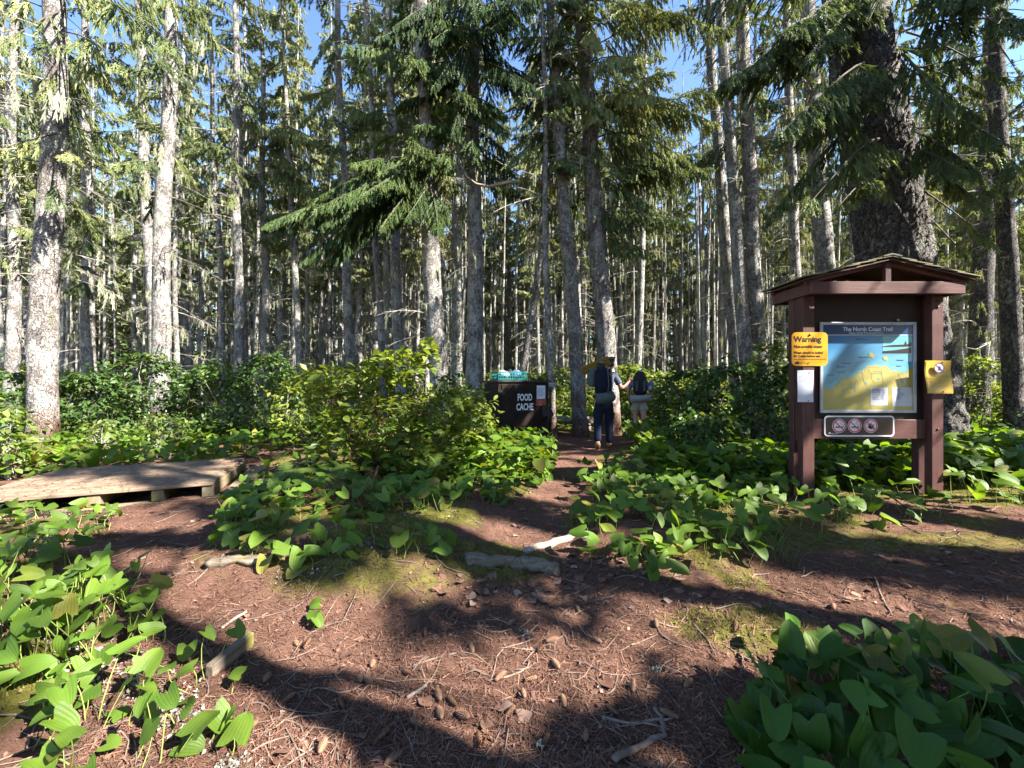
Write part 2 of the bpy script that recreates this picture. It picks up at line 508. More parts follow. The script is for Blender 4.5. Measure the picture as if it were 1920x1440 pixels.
M['hair'] = plain('brown hair', (0.06, 0.035, 0.02), 0.6)
M['cap'] = plain('green grey cap', (0.10, 0.12, 0.095), 0.9, 0.1)
M['pack_navy'] = plain('dark navy pack fabric', (0.007, 0.009, 0.018), 0.8, 0.12, 0.2, 20)
M['pack_black'] = plain('black pack fabric', (0.013, 0.013, 0.016), 0.7, 0.25, 0.2, 20)
M['pack_grey'] = plain('green grey pack fabric', (0.05, 0.068, 0.068), 0.85, 0.2, 0.15, 20)
M['lime'] = plain('lime green cloth', (0.30, 0.36, 0.05), 0.7)
M['strap'] = plain('grey strap', (0.06, 0.058, 0.062), 0.8)
M['mat_yellow'] = plain('yellow sleeping mat', (0.19, 0.115, 0.025), 0.8, 0.1)
M['mat_yellow_dark'] = plain('dark groove of the mat', (0.09, 0.055, 0.015), 0.8, 0.1)
def foam_mat():
    k = Mat('ridged grey foam')
    c = k.coord('Object')
    ch = k.n('ShaderNodeTexChecker', Vector=c, Scale=60.0)
    col = k.mix(ch.outputs['Fac'], (0.22, 0.21, 0.19), (0.33, 0.31, 0.29))
    return k.finish(col, 0.85, k.bump(ch.outputs['Fac'], 0.5, 0.01), 0.15)
M['foam'] = foam_mat()
M['khaki'] = plain('pale khaki cotton', (0.36, 0.33, 0.28), 0.9, 0.1, 0.08, 30)
def map_mat():
    k = Mat('printed sea on the map')
    c = k.coord('Object')
    s = k.n('ShaderNodeSeparateXYZ', Vector=c)
    f = k.math('ADD', k.math('ADD', k.math('MULTIPLY', s.outputs[2], 0.9), k.math('MULTIPLY', s.outputs[0], -0.25)), k.math('MULTIPLY', k.noise(c, 3.0, 3), 0.12))
    col = k.ramp(f, [(0.10, (0.10, 0.26, 0.37)), (0.40, (0.03, 0.14, 0.30)), (0.75, (0.02, 0.095, 0.22))])
    return k.finish(col, 0.22, None, 0.5)
M['sea'] = map_mat()
M['land'] = plain('printed land on the map', (0.35, 0.295, 0.085), 0.22, 0.5, 0.10, 5)
M['shoal'] = plain('printed shallow water on the map', (0.12, 0.33, 0.36), 0.22, 0.5, 0.1, 5)

# =================================================================== GROUND
def G(*pp):
    return np.array([gp(px, py)[:2] for px, py in pp])
BEDS = {
    'left':   np.vstack([G((390, 1470), (395, 1330), (330, 1210), (235, 1120), (225, 1010), (235, 962)), [[-4.6, 3.7], [-8, 3.0], [-8, 0.4], [-1.0, 0.4]]]),
    'island': G((390, 1090), (600, 1118), (860, 1092), (950, 1010), (1035, 905), (1045, 850), (980, 832), (880, 822), (720, 815), (560, 830), (500, 880), (480, 930), (385, 990)),
    'right':  np.vstack([G((1062, 990), (1085, 1055), (1200, 1085), (1420, 1078), (1490, 1020), (1620, 1000), (1770, 985), (1905, 985)), [[9, 3.7], [12, 9], [7, 14]], G((1265, 800), (1180, 830), (1120, 850), (1075, 900))]),
    'corner': np.array([[0.62, 1.30], [0.85, 1.62], [1.25, 1.98], [1.75, 2.02], [2.3, 1.85], [3.0, 1.6], [3.0, 0.9], [0.7, 0.9]]),
}
def poly_sd(P, poly):
    """signed distance, positive inside"""
    P = np.asarray(P, float)[:, :2]
    d = np.full(len(P), 1e9); inside = np.zeros(len(P), bool)
    n = len(poly)
    for i in range(n):
        a = poly[i]; b = poly[(i + 1) % n]
        ab = b - a
        t = np.clip(((P - a) @ ab) / max(ab @ ab, 1e-9), 0, 1)
        q = a + t[:, None] * ab
        d = np.minimum(d, np.hypot(*(P - q).T))
        c = (a[1] > P[:, 1]) != (b[1] > P[:, 1])
        with np.errstate(divide='ignore', invalid='ignore'):
            xc = (b[0] - a[0]) * (P[:, 1] - a[1]) / (b[1] - a[1]) + a[0]
        inside ^= c & (P[:, 0] < xc)
    return np.where(inside, d, -d)

def bed_mask(x, y):
    P = xy0(x, y)
    m = np.full(len(P), -9.0)
    for k in BEDS: m = np.maximum(m, poly_sd(P, BEDS[k]))
    far = np.clip((np.hypot(P[:, 0], P[:, 1]) - 9.5) / 1.5, 0, 1)
    m = np.maximum(m, far - 0.3 + 0 * m)
    return m

def hgt_v(x, y):
    P = xy0(x, y)
    h = (fbm(P * 0.55, 3, 3) - 0.5) * 0.16
    h += (fbm(P * 2.3, 3, 9) - 0.5) * 0.05
    m = np.full(len(P), -9.0)
    for k in ('left', 'island', 'right'): m = np.maximum(m, poly_sd(P, BEDS[k]))
    h += 0.10 * np.clip(m / 0.5, 0, 1)
    # the mossy bank in front of the island and the humps on the path
    for (cx, cy, rx, ry, a) in ((-0.95, 2.62, 0.65, 0.24, 0.085), (-1.9, 2.66, 0.4, 0.2, 0.05), (1.25, 2.13, 0.42, 0.2, 0.05), (-0.2, 2.95, 0.5, 0.3, 0.04)):
        h += a * np.exp(-(((P[:, 0] - cx) / rx) ** 2 + ((P[:, 1] - cy) / ry) ** 2))
    d = np.hypot(P[:, 0] - 4.0, (P[:, 1] - 4.5) * 1.2)
    h = h * np.clip((d - 0.3) / 1.2, 0.25, 1)
    return h
def hgt(x, y):
    return float(hgt_v([x], [y])[0])

def lines(dense0, dense1, step, lo, hi, grow=1.22):
    a = list(np.arange(dense0, dense1 + 1e-6, step))
    s = step
    while a[-1] < hi:
        s *= grow; a.append(a[-1] + s)
    s = step; pre = []
    v = dense0
    while v > lo:
        s *= grow; v -= s; pre.append(v)
    return np.array(pre[::-1] + a)
gx = lines(-3.6, 3.9, 0.026, -160, 160)
gy = lines(1.1, 4.4, 0.026, -60, 200, 1.15)
GX, GY = np.meshgrid(gx, gy)
fx, fy = GX.ravel(), GY.ravel()
gz = hgt_v(fx, fy)
Pn = xy0(fx, fy)
near = np.clip(1.6 - np.abs(fx) / 4, 0, 1) * np.clip(1.5 - fy / 5, 0, 1)
gz += near * ((fbm(Pn * 9, 3, 21) - 0.5) * 0.045 + (fbm(Pn * 26, 2, 31) - 0.5) * 0.022)
nx, ny = len(gx), len(gy)
idx = np.arange(nx * ny).reshape(ny, nx)
quads = np.stack([idx[:-1, :-1], idx[:-1, 1:], idx[1:, 1:], idx[1:, :-1]], -1).reshape(-1, 4)
bm_ = bed_mask(fx, fy)
moss = np.clip(bm_ * 0.8 - 0.15 + (fbm(Pn * 1.9, 5, 41) - 0.5) * 2.4, 0, 0.9)
moss = np.where(bm_ > -0.35, moss, 0)
for (cx, cy, rx, ry, a) in ((-0.95, 2.62, 0.75, 0.28, 0.58), (1.25, 2.13, 0.5, 0.22, 0.75), (-0.3, 2.9, 0.6, 0.35, 0.8), (3.2, 3.3, 1.5, 0.25, 0.7)):
    moss = np.maximum(moss, a * np.exp(-(((fx - cx) / rx) ** 2 + ((fy - cy) / ry) ** 2) ** 2) * (0.5 + fbm(Pn * 3, 3, 7)))
moss = np.clip(moss, 0, 1)

def ground_mat():
    k = Mat('forest floor')
    c = k.coord('Object')
    ms = k.attr('tint')
    n_big = k.noise(c, 1.3, 5, 0.6)
    n_mid = k.noise(c, 9.0, 6, 0.7)
    st = k.n('ShaderNodeMapping', Vector=c); st.inputs['Rotation'].default_value = (0, 0, 0.6); st.inputs['Scale'].default_value = (1, 3.5, 1)
    n_fib = k.noise(st.outputs[0], 42.0, 5, 0.75, 1.5)
    st2 = k.n('ShaderNodeMapping', Vector=c); st2.inputs['Rotation'].default_value = (0, 0, -0.9); st2.inputs['Scale'].default_value = (1, 4.0, 1)
    n_fib2 = k.noise(st2.outputs[0], 50.0, 5, 0.75, 1.5)
    fib = k.math('ADD', k.math('MULTIPLY', n_fib, 0.5), k.math('MULTIPLY', n_fib2, 0.5))
    duff = k.ramp(fib, [(0.33, (0.05, 0.026, 0.019)), (0.48, (0.125, 0.066, 0.047)), (0.60, (0.19, 0.108, 0.08)), (0.72, (0.30, 0.20, 0.15))])
    duff = k.mix(1.0, duff, k.ramp(n_big, [(0.3, 0.75), (0.7, 1.2)]), 'MULTIPLY')
    duff = k.mix(k.ramp(n_mid, [(0.5, 0.0), (0.7, 0.55)]), duff, (0.085, 0.045, 0.03))
    mcol = k.ramp(n_mid, [(0.3, (0.05, 0.05, 0.014)), (0.5, (0.11, 0.105, 0.022)), (0.7, (0.19, 0.17, 0.045))])
    mcol = k.mix(k.ramp(fib, [(0.5, 0.0), (0.62, 0.5)]), mcol, (0.16, 0.10, 0.065))
    mf = k.ramp(k.math('ADD', k.math('MULTIPLY', ms, 0.75), k.math('MULTIPLY', n_mid, 0.45)), [(0.38, 0.0), (0.62, 1.0)])
    col = k.mix(mf, duff, mcol)
    h = k.math('ADD', k.math('MULTIPLY', fib, 0.8), k.math('MULTIPLY', n_mid, 0.7))
    return k.finish(col, 0.92, k.bump(h, 0.9, 0.03), 0.03)
M['ground'] = ground_mat()
ground = link('ground', np_mesh('ground', np.stack([fx, fy, gz], -1), quads, M['ground'], tint=moss, smooth=True))
tag(ground, 'brown forest floor of needles and moss', None, None, 'structure')
# bilinear lookup of the real surface, for things that lie on it
GZ = gz.reshape(ny, nx)
def gz_v(x, y):
    x = np.asarray(x, float); y = np.asarray(y, float)
    i = np.clip(np.searchsorted(gx, x) - 1, 0, nx - 2); j = np.clip(np.searchsorted(gy, y) - 1, 0, ny - 2)
    u = (x - gx[i]) / (gx[i + 1] - gx[i]); v = (y - gy[j]) / (gy[j + 1] - gy[j])
    return (GZ[j, i] * (1 - u) + GZ[j, i + 1] * u) * (1 - v) + (GZ[j + 1, i] * (1 - u) + GZ[j + 1, i + 1] * u) * v
def gzz(x, y):
    return float(gz_v([x], [y])[0])

# =================================================================== WHERE THE SUN COMES THROUGH
# Gaps cut into the crowns to shape the light: ellipses on the plane z = 0 reached by following the sun's rays (long axis along the shadows).
AX = np.array([SUN_H.x, SUN_H.y]); AY = np.array([-SUN_H.y, SUN_H.x])
GAPS = []
def gap(px, py, ra, rb, z=0.0, Y=None, s=1.0):
    P = gp(px, py, z) if Y is None else pt(px, py, Y)
    q = P - SUN * (P.z / SUN.z)
    GAPS.append((q.x, q.y, ra, rb, s))
def dense(*a, **k):
    gap(*a, s=-1.0, **k)
# thick canopy first, the gaps in it after
dense(400, 750, 1.5, .8, Y=8.5); dense(520, 770, .7, .6, Y=8.6); dense(330, 800, .9, .5, Y=8.3); dense(720, 850, 1.2, .50, Y=5.0); dense(790, 800, .7, .4, Y=5.3); dense(640, 965, .9, .28, .1); dense(1350, 750, 1.3, .7, Y=7.2)
dense(1400, 830, 1.1, .5, Y=6.2); dense(1440, 700, .7, .6, Y=6.3); dense(1660, 1330, 1.0, .5, .2); dense(950, 1385, .9, .19); dense(760, 1145, .7, .07); dense(1000, 1120, .6, .07); dense(1250, 1150, .6, .05); dense(980, 770, .9, .8, Y=8.7); dense(1690, 420, 1.1, .8, Y=6.9); dense(1625, 690, .55, .45, Y=4.45)
dense(1620, 580, .6, .12, Y=4.45); dense(1497, 740, .2, .35, Y=4.37); dense(1600, 830, .4, .12, Y=4.4); dense(150, 1055, .9, .18, .1)
for a in ((500, 1390, .75, .27), (440, 1330, .40, .15), (620, 1425, .4, .18), (405, 1290, .3, .13), (620, 1210, .60, .15), (540, 1165, .5, .12), (870, 1262, .27, .14), (1000, 1205, .26, .13), (1110, 1262, .22, .10),
          (1250, 1205, .32, .14), (1340, 1180, .38, .14), (450, 1130, .45, .08), (680, 1120, .22, .10), (1500, 1140, .95, .15), (1330, 1100, .5, .11), (1800, 1085, 1.1, .15), (1700, 1140, .8, .08), (1640, 1180, .5, .07),
          (1890, 1015, .6, .2), (330, 1062, .5, .09), (350, 985, .4, .09), (640, 1400, .2, .08), (1000, 930, .5, .1), (1010, 1020, .25, .12), (1240, 1400, .10, .06)):
    gap(*a)
gap(130, 1140, .65, .36, .25); gap(230, 1130, .45, .25, .25); gap(60, 1190, .5, .25, .2); gap(200, 1300, .3, .18, .15); gap(330, 1290, .3, .14, .05); gap(60, 1400, .28, .14, .2); gap(300, 1400, .2, .12, .15)
gap(100, 965, .6, .2, .2); gap(40, 1010, .5, .15, .15); gap(330, 880, .8, .10, .22); gap(200, 920, 1.2, .18, .22); gap(420, 890, .5, .2, .22)
gap(950, 870, 1.1, .75, .2); gap(1010, 850, .6, .5, .2); gap(840, 965, .4, .2, .1); gap(900, 1005, .3, .15); gap(560, 960, .4, .12, .1); gap(800, 1050, .4, .12, .15)
gap(640, 780, .45, .3, Y=5.0); gap(740, 685, .85, .60, Y=5.2); gap(650, 700, .6, .3, Y=5.2); gap(690, 760, .14, .1, Y=4.9); gap(620, 860, .4, .25, Y=4.9); gap(820, 790, .15, .12, Y=5.2); gap(560, 720, .4, .3, Y=5.3)
gap(1320, 1030, .6, .38, .15); gap(1400, 1000, .4, .28, .15); gap(1170, 870, .7, .4, .25); gap(1250, 800, .5, .35, .35); gap(1440, 985, .2, .15, .2); gap(1100, 950, .3, .2, .1); gap(1400, 860, .4, .12, .3); gap(1300, 760, .5, .15, .9)
gap(1560, 540, .35, .05, Y=4.2); gap(1680, 540, .35, .05, Y=4.2); gap(1790, 540, .25, .05, Y=4.2); gap(1760, 590, .12, .2, Y=4.37); gap(1650, 735, .16, .02, Y=4.45); gap(1690, 655, .08, .02, Y=4.45)
gap(1540, 806, .18, .08, Y=4.36); gap(1515, 840, .15, .08, Y=4.37); gap(1757, 900, .12, .12, Y=4.37); gap(1757, 650, .15, .10, Y=4.37); gap(1510, 670, .12, .08, Y=4.35)
gap(1840, 905, .75, .4, .25); gap(1720, 965, .4, .2, .15); gap(1830, 800, .5, .4, .4); gap(1690, 500, .8, .2, Y=4.5)
gap(1165, 705, .25, .25, Y=7.8); gap(1212, 775, .3, .3, Y=9.6); gap(1200, 700, .2, .1, Y=9.5); gap(1110, 840, .2, .15, Y=7.8); gap(1000, 850, .3, .2)
gap(960, 690, .5, .3, Y=8.8); gap(1015, 755, .12, .2, Y=8.6); gap(1040, 770, .2, .5, Y=9.6); gap(1095, 770, .2, .5, Y=10)
gap(95, 380, .4, .9, Y=7.4); gap(90, 600, .4, .5, Y=7.4); gap(85, 780, .3, .25, Y=7.4); gap(110, 170, .4, .5, Y=7.4)
gap(150, 690, 1.2, .4, Y=8.0); gap(300, 830, .5, .25, Y=7.2); gap(60, 800, .5, .4, Y=6.0); gap(470, 800, .6, .3, Y=7.5)
gap(1690, 200, .5, .4, Y=6.8); gap(1740, 350, .4, .25, Y=6.9); gap(1640, 330, .8, .3, Y=5.5)
GAPS = np.array(GAPS)
GAPS[:, 2:4] = GAPS[:, 2:4] * 1.04 + 0.022 * GAPS[:, 4:5].clip(0, 1)

def lit_v(P, flecks=True):
    """True where a twig at P (n,3) would stand in a beam of sun that reaches the clearing"""
    P = np.asarray(P, float)
    t = P[:, 2] / SUN.z
    Q = P[:, :2] - t[:, None] * np.array([SUN.x, SUN.y])
    wob = (np.stack([fbm(xy0(Q[:, 0], Q[:, 1]) * 2.6, 3, 55), fbm(xy0(Q[:, 0], Q[:, 1]) * 2.6, 3, 77)], -1) - 0.5) * 0.28
    Qw = Q + wob
    hit = np.zeros(len(P), bool)
    shut = np.zeros(len(P), bool)
    for (cx, cy, ra, rb, s) in GAPS:
        d = Qw - np.array([cx, cy])
        m = ((d @ AX) / ra) ** 2 + ((d @ AY) / rb) ** 2 < 1.0
        if s > 0: hit |= m
        else: shut |= m
    if not flecks: return hit
    # small flecks everywhere, more of them farther off
    st = np.stack([Q @ AX * 0.55, Q @ AY * 1.5, 0 * Q[:, 0]], -1)
    f = fbm(st * 1.25, 3, 91)
    thr = np.where((Q[:, 1] > 9.6) | (np.abs(Q[:, 0]) > 7), 0.43, 0.66)
    hit |= (f > thr) & ~shut
    return hit

# =================================================================== TREES
def strip_template(nt, planes, wtip=0.5):
    V = []
    for p in range(planes):
        for s in (-1, 1):
            for i in range(nt):
                x0 = i / nt
                w = 1.0 - wtip * x0
                a = (x0 - 0.12 / nt, 0.0); b = (x0 + 1.0 / nt, 0.0); c = (x0 + 1.15 / nt + 0.10, s * w)
                tri = (a, b, c) if s > 0 else (b, a, c)
                for (x, y) in tri:
                    V.append((x, y * (0.95 if p == 0 else 0.25), 0.0 if p == 0 else y * 0.9))
    V = np.array(V)
    return V
TPL = {k: strip_template(*k) for k in ((3, 2), (4, 2), (5, 2), (7, 2), (3, 1))}

def strips_geo(O, D, L, W, tint, tpl):
    """many needle twigs -> vertices, triangles, tint"""
    T = TPL[tpl]
    D = D / np.maximum(np.linalg.norm(D, axis=1, keepdims=True), 1e-6)
    up = np.array([[0.05, 0.03, 1.0]]) + np.random.default_rng(len(D)).normal(0, 0.55, (len(D), 3))
    B = np.cross(up, D); B /= np.maximum(np.linalg.norm(B, axis=1, keepdims=True), 1e-6)
    N = np.cross(D, B)
    V = O[:, None, :] + (D * L[:, None])[:, None, :] * T[None, :, 0:1] + (B * W[:, None])[:, None, :] * T[None, :, 1:2] + (N * W[:, None])[:, None, :] * T[None, :, 2:3]
    V[:, :, 2] -= (T[None, :, 0] ** 2) * (L[:, None] * 0.18)
    n = len(O) * len(T)
    return V.reshape(-1, 3), np.arange(n).reshape(-1, 3), np.repeat(tint, len(T))

def limbs_geo(PL, R, sides=4):
    """PL (n, k, 3) centre lines, R (n, k) radii -> vertices, quads"""
    n, k, _ = PL.shape
    D = np.gradient(PL, axis=1)
    D /= np.maximum(np.linalg.norm(D, axis=2, keepdims=True), 1e-6)
    ref = np.array([0.21, 0.13, 0.97])
    U = np.cross(D, ref); U /= np.maximum(np.linalg.norm(U, axis=2, keepdims=True), 1e-6)
    Wv = np.cross(D, U)
    ang = np.arange(sides) * 2 * np.pi / sides
    V = PL[:, :, None, :] + (U[:, :, None, :] * np.cos(ang)[None, None, :, None] + Wv[:, :, None, :] * np.sin(ang)[None, None, :, None]) * R[:, :, None, None]
    ii = np.arange(n * k * sides).reshape(n, k, sides)
    a = ii[:, :-1, :]; b = np.roll(ii, -1, axis=2)[:, :-1, :]; c = np.roll(ii, -1, axis=2)[:, 1:, :]; d = ii[:, 1:, :]
    return V.reshape(-1, 3), np.stack([a, b, c, d], -1).reshape(-1, 4)

class Crown:
    def __init__(self, rng):
        self.r = rng; self.O = []; self.D = []; self.L = []; self.W = []; self.T = []; self.lim = []; self.limr = []
        self.hair = []
    def branch(self, p0, az, L, el=0.1, droop=0.35, dens=16, side=0.42, sub=0, w=0.05, hang=0.25, start=0.2, rad=None, tbase=None, end=None):
        r = self.r
        p0 = np.asarray(p0, float)
        h = np.array([math.cos(az), math.sin(az), 0.0])
        n = max(4, int(L * dens))
        K = 7
        bend = r.normal(0, 0.10)
        hp = np.array([-h[1], h[0], 0])
        def pos(s):
            s = np.asarray(s)[:, None]
            P = p0 + h * (L * s) + hp * (bend * L * s ** 2)
            P = P + np.array([0, 0, 1.0]) * L * (el * s - droop * s ** 2 + 0.5 * droop * np.clip(s - 0.6, 0, 1) ** 2)
            if end is not None: P = P + (np.asarray(end) - (p0 + h * L + hp * bend * L + np.array([0, 0, 1.0]) * L * (el - droop + 0.08 * droop))) * s
            return P
        s = np.linspace(0, 1, K)
        PL = pos(s)
        r0 = rad or (0.006 + 0.009 * L)
        self.lim.append(PL); self.limr.append(r0 * (1 - 0.85 * s))
        ss = np.linspace(start, 1.0, n) + r.uniform(-.5, .5, n) / n
        ss = np.clip(ss, 0.02, 1)
        P = pos(ss); T = pos(np.clip(ss + 0.02, 0, 1.02)) - pos(ss - 0.02)
        T /= np.linalg.norm(T, axis=1, keepdims=True)
        sg = np.where(np.arange(n) % 2 == 0, 1.0, -1.0)
        ang = sg * r.uniform(0.7, 1.15, n)
        hx = T[:, 0] * np.cos(ang) - T[:, 1] * np.sin(ang); hy = T[:, 0] * np.sin(ang) + T[:, 1] * np.cos(ang)
        D = np.stack([hx, hy, T[:, 2] - hang * r.uniform(0.2, 1.6, n)], -1)
        D /= np.linalg.norm(D, axis=1, keepdims=True)
        ln = np.clip(side * L * (1.02 - ss) ** 0.75 * r.uniform(0.55, 1.15, n) + 0.10, 0.08, 0.75)
        tb = r.uniform(0.1, 0.8) if tbase is None else tbase
        self._add(P, D, ln, w * r.uniform(0.8, 1.25, n), np.clip(tb + r.normal(0, 0.16, n), 0, 1))
        if sub:
            m = sub
            u = np.linspace(0.2, 0.95, m)[None, :] + r.uniform(-.08, .08, (n, m))
            PP = P[:, None, :] + D[:, None, :] * (ln[:, None] * u)[:, :, None]
            s2 = np.where(np.arange(m) % 2 == 0, 1.0, -1.0)[None, :] * r.uniform(0.5, 1.0, (n, m))
            dx = D[:, None, 0] * np.cos(s2) - D[:, None, 1] * np.sin(s2); dy = D[:, None, 0] * np.sin(s2) + D[:, None, 1] * np.cos(s2)
            DD = np.stack([dx, dy, np.broadcast_to(D[:, None, 2], dx.shape) - hang * r.uniform(0.2, 2.2, (n, m))], -1)
            l2 = ln[:, None] * 0.42 * (1.15 - u) + 0.05
            keep = (ln[:, None] > 0.16) & (r.uniform(0, 1, (n, m)) < 0.9)
            self._add(PP[keep], DD[keep], l2[keep], np.full(keep.sum(), w * 0.8), np.clip(tb + 0.08 + r.normal(0, 0.18, keep.sum()), 0, 1))
        k = max(2, int(n * 0.25))
        sx = np.linspace(0.45, 0.97, k)
        Tt = pos(np.clip(sx + .03, 0, 1.03)) - pos(sx)
        self._add(pos(sx), Tt, np.full(k, 0.12 + 0.1 * L / k * 2), np.full(k, w), np.clip(tb + r.normal(0, .1, k), 0, 1))
    def _add(self, O, D, L, W, T):
        self.O.append(O); self.D.append(D); self.L.append(L); self.W.append(W); self.T.append(T)
    def beard(self, p, n, L):
        """tufts of lichen hanging from p"""
        r = self.r
        O = np.asarray(p) + r.normal(0, 0.05, (n, 3)) * [1, 1, 0.3]
        D = np.stack([r.normal(0, .12, n), r.normal(0, .12, n), -np.ones(n)], -1)
        self.hair.append((O, D, L * r.uniform(0.5, 1.2, n)))
    def build(self, name, parent, mats, tpl=(4, 2), cull=None, mesh_only=False):
        O = np.concatenate(self.O); D = np.concatenate(self.D); L = np.concatenate(self.L); W = np.concatenate(self.W); T = np.concatenate(self.T)
        if cull is not None:
            off = np.array(parent.location) if parent is not None else 0
            Dn = D / np.maximum(np.linalg.norm(D, axis=1, keepdims=True), 1e-6)
            drop = np.zeros(len(O), bool)
            for u in (0.0, 0.3, 0.6, 0.9): drop |= lit_v(O + off + Dn * (L * u)[:, None], cull == 'all')
            k = ~drop
            O, D, L, W, T = O[k], D[k], L[k], W[k], T[k]
        V1, F1, t1 = strips_geo(O, D, L, W, T, tpl)
        V2, F2 = limbs_geo(np.stack(self.lim), np.stack(self.limr))
        Vs = [V1, V2]; Fs = [F1, F2 + len(V1)]; ts = [t1, np.zeros(len(V2))]
        mi = [np.zeros(len(F1)), np.ones(len(F2))]
        if self.hair:
            O = np.concatenate([h[0] for h in self.hair]); D = np.concatenate([h[1] for h in self.hair]); L = np.concatenate([h[2] for h in self.hair])
            V3, F3, t3 = strips_geo(O, D + 1e-4, L, L * 0.10 + 0.01, self.r.uniform(0, 1, len(O)), (3, 2))
            n0 = len(V1) + len(V2)
            Vs.append(V3); Fs.insert(1, F3 + n0); ts.append(t3); mi.insert(1, np.full(len(F3), 2))
        me = np_mesh(name, np.concatenate(Vs), Fs, [mats, M['limb'], M['lichen_hair']], midx=np.concatenate(mi), tint=np.concatenate(ts))
        if mesh_only: return me
        return link(name, me, parent)

def dead_mesh(rng, axis, rad, z0, z1, n, lmin=0.35, lmax=1.3, name='dead_branches', hair=0.12):
    """bare dead limbs with forked twigs; axis(z) -> centre of the trunk, rad(z) its radius"""
    PL = []; R = []; HO = []
    for i in range(n):
        z = rng.uniform(z0, z1); az = rng.uniform(0, 2 * np.pi); L = rng.uniform(lmin, lmax) * (0.6 + 0.4 * rng.uniform())
        h = np.array([math.cos(az), math.sin(az), 0]); s = np.linspace(0, 1, 5)
        c = np.asarray(axis(z)); el = rng.uniform(-0.35, 0.25); kink = rng.normal(0, .12, 3) * [1, 1, .6]
        P = c + h * (rad(z) * 0.85 + L * s[:, None]) + np.array([0, 0, 1]) * (L * (el * s - 0.25 * s ** 2))[:, None] + kink * (L * s ** 2)[:, None]
        r0 = 0.004 + 0.006 * L
        PL.append(P); R.append(r0 * (1 - 0.75 * s))
        for j in range(int(2 + L * 5)):
            u = rng.uniform(0.2, 0.95); q = P[0] * 0 + np.array([np.interp(u, s, P[:, a]) for a in range(3)])
            a2 = az + rng.choice([-1, 1]) * rng.uniform(0.5, 1.2); l2 = L * rng.uniform(0.15, 0.45) * (1.1 - u) + 0.06
            h2 = np.array([math.cos(a2), math.sin(a2), rng.uniform(-0.6, 0.2)])
            PL.append(q + h2 * (l2 * s)[:, None] - np.array([0, 0, 1]) * (0.25 * l2 * s ** 2)[:, None]); R.append(r0 * 0.5 * (1 - 0.7 * s))
            if rng.uniform() < hair: HO.append(q + h2 * l2 * 0.6)
        if rng.uniform() < hair: HO.append(P[3])
    V, F = limbs_geo(np.stack(PL), np.maximum(np.stack(R), 0.0022), 3)
    Fs = [F]; Vs = [V]; mi = [np.zeros(len(F))]; ts = [np.zeros(len(V))]
    if HO:
        O = np.repeat(np.array(HO), 3, axis=0) + rng.normal(0, .03, (len(HO) * 3, 3)); L = rng.uniform(0.06, 0.28, len(O))
        D = np.stack([rng.normal(0, .12, len(O)), rng.normal(0, .12, len(O)), -np.ones(len(O))], -1)
        V3, F3, t3 = strips_geo(O, D, L, L * 0.12 + 0.006, rng.uniform(0, 1, len(O)), (3, 2))
        Vs.append(V3); Fs.insert(0, F3 + len(V)); mi.insert(0, np.ones(len(F3))); ts.append(t3)
    return np_mesh(name, np.concatenate(Vs), Fs, [M['twig'], M['lichen_hair']], midx=np.concatenate(mi), tint=np.concatenate(ts))

def trunk_geo(axis, rad, H, sides, rings, rough, seed, flare=0.35, plates=0.0):
    zz = np.concatenate([np.linspace(-0.25, 1.2, max(6, rings // 5)), np.linspace(1.2, H, rings)[1:]])
    th = np.arange(sides) * 2 * np.pi / sides
    ZZ, TH = np.meshgrid(zz, th, indexing='ij')
    C = np.array([axis(z) for z in zz])
    Rb = np.array([rad(z) for z in zz])
    fl = np.exp(-np.clip(zz, 0, None) / 0.28) * flare
    lobes = 1 + fl[:, None] * (0.75 + 0.6 * np.sin(TH * 4 + seed) * np.cos(TH * 2.3 + seed * 1.7))
    P = np.stack([np.cos(TH) * 2.2, np.sin(TH) * 2.2, ZZ * 1.3 + seed * 5.1], -1).reshape(-1, 3)
    nz = (fbm(P * 1.2, 3, seed) - 0.5) * 0.22 + (fbm(P * 6.0, 2, seed + 5) - 0.5) * rough
    if plates:
        u = TH * Rb[0] / 0.11; v = ZZ / 0.16
        Q = np.stack([u.ravel() + (fbm(P * 5, 2, 3) - .5) * 1.4, v.ravel() + (fbm(P * 5, 2, 8) - .5) * 1.4], -1)
        i = np.floor(Q); best = np.full(len(Q), 9.0); sec = np.full(len(Q), 9.0); hv = np.zeros(len(Q))
        for a in (-1, 0, 1):
            for b in (-1, 0, 1):
                cx = (i[:, 0] + a).astype(np.int64); cy = (i[:, 1] + b).astype(np.int64)
                f = np.stack([cx + _h(cx, cy, cy * 0 + 1, 5), cy + _h(cx, cy, cy * 0 + 2, 5)], -1)
                d = np.hypot(*(Q - f).T); hh = _h(cx, cy, cy * 0 + 3, 5)
                cl = d < best
                sec = np.where(cl, best, np.minimum(sec, d)); hv = np.where(cl, hh, hv); best = np.where(cl, d, best)
        nz = nz + plates * (np.clip((sec - best) / 0.25, 0, 1) * (0.6 + 0.8 * hv) - 0.7)
    Rr = Rb[:, None] * lobes * (1 + nz.reshape(ZZ.shape))
    V = np.stack([C[:, 0:1] + np.cos(TH) * Rr, C[:, 1:2] + np.sin(TH) * Rr, ZZ], -1).reshape(-1, 3)
    n = len(zz); ii = np.arange(n * sides).reshape(n, sides); j = np.roll(ii, -1, axis=1)
    F = np.stack([ii[:-1], j[:-1], j[1:], ii[1:]], -1).reshape(-1, 4)
    return V, F

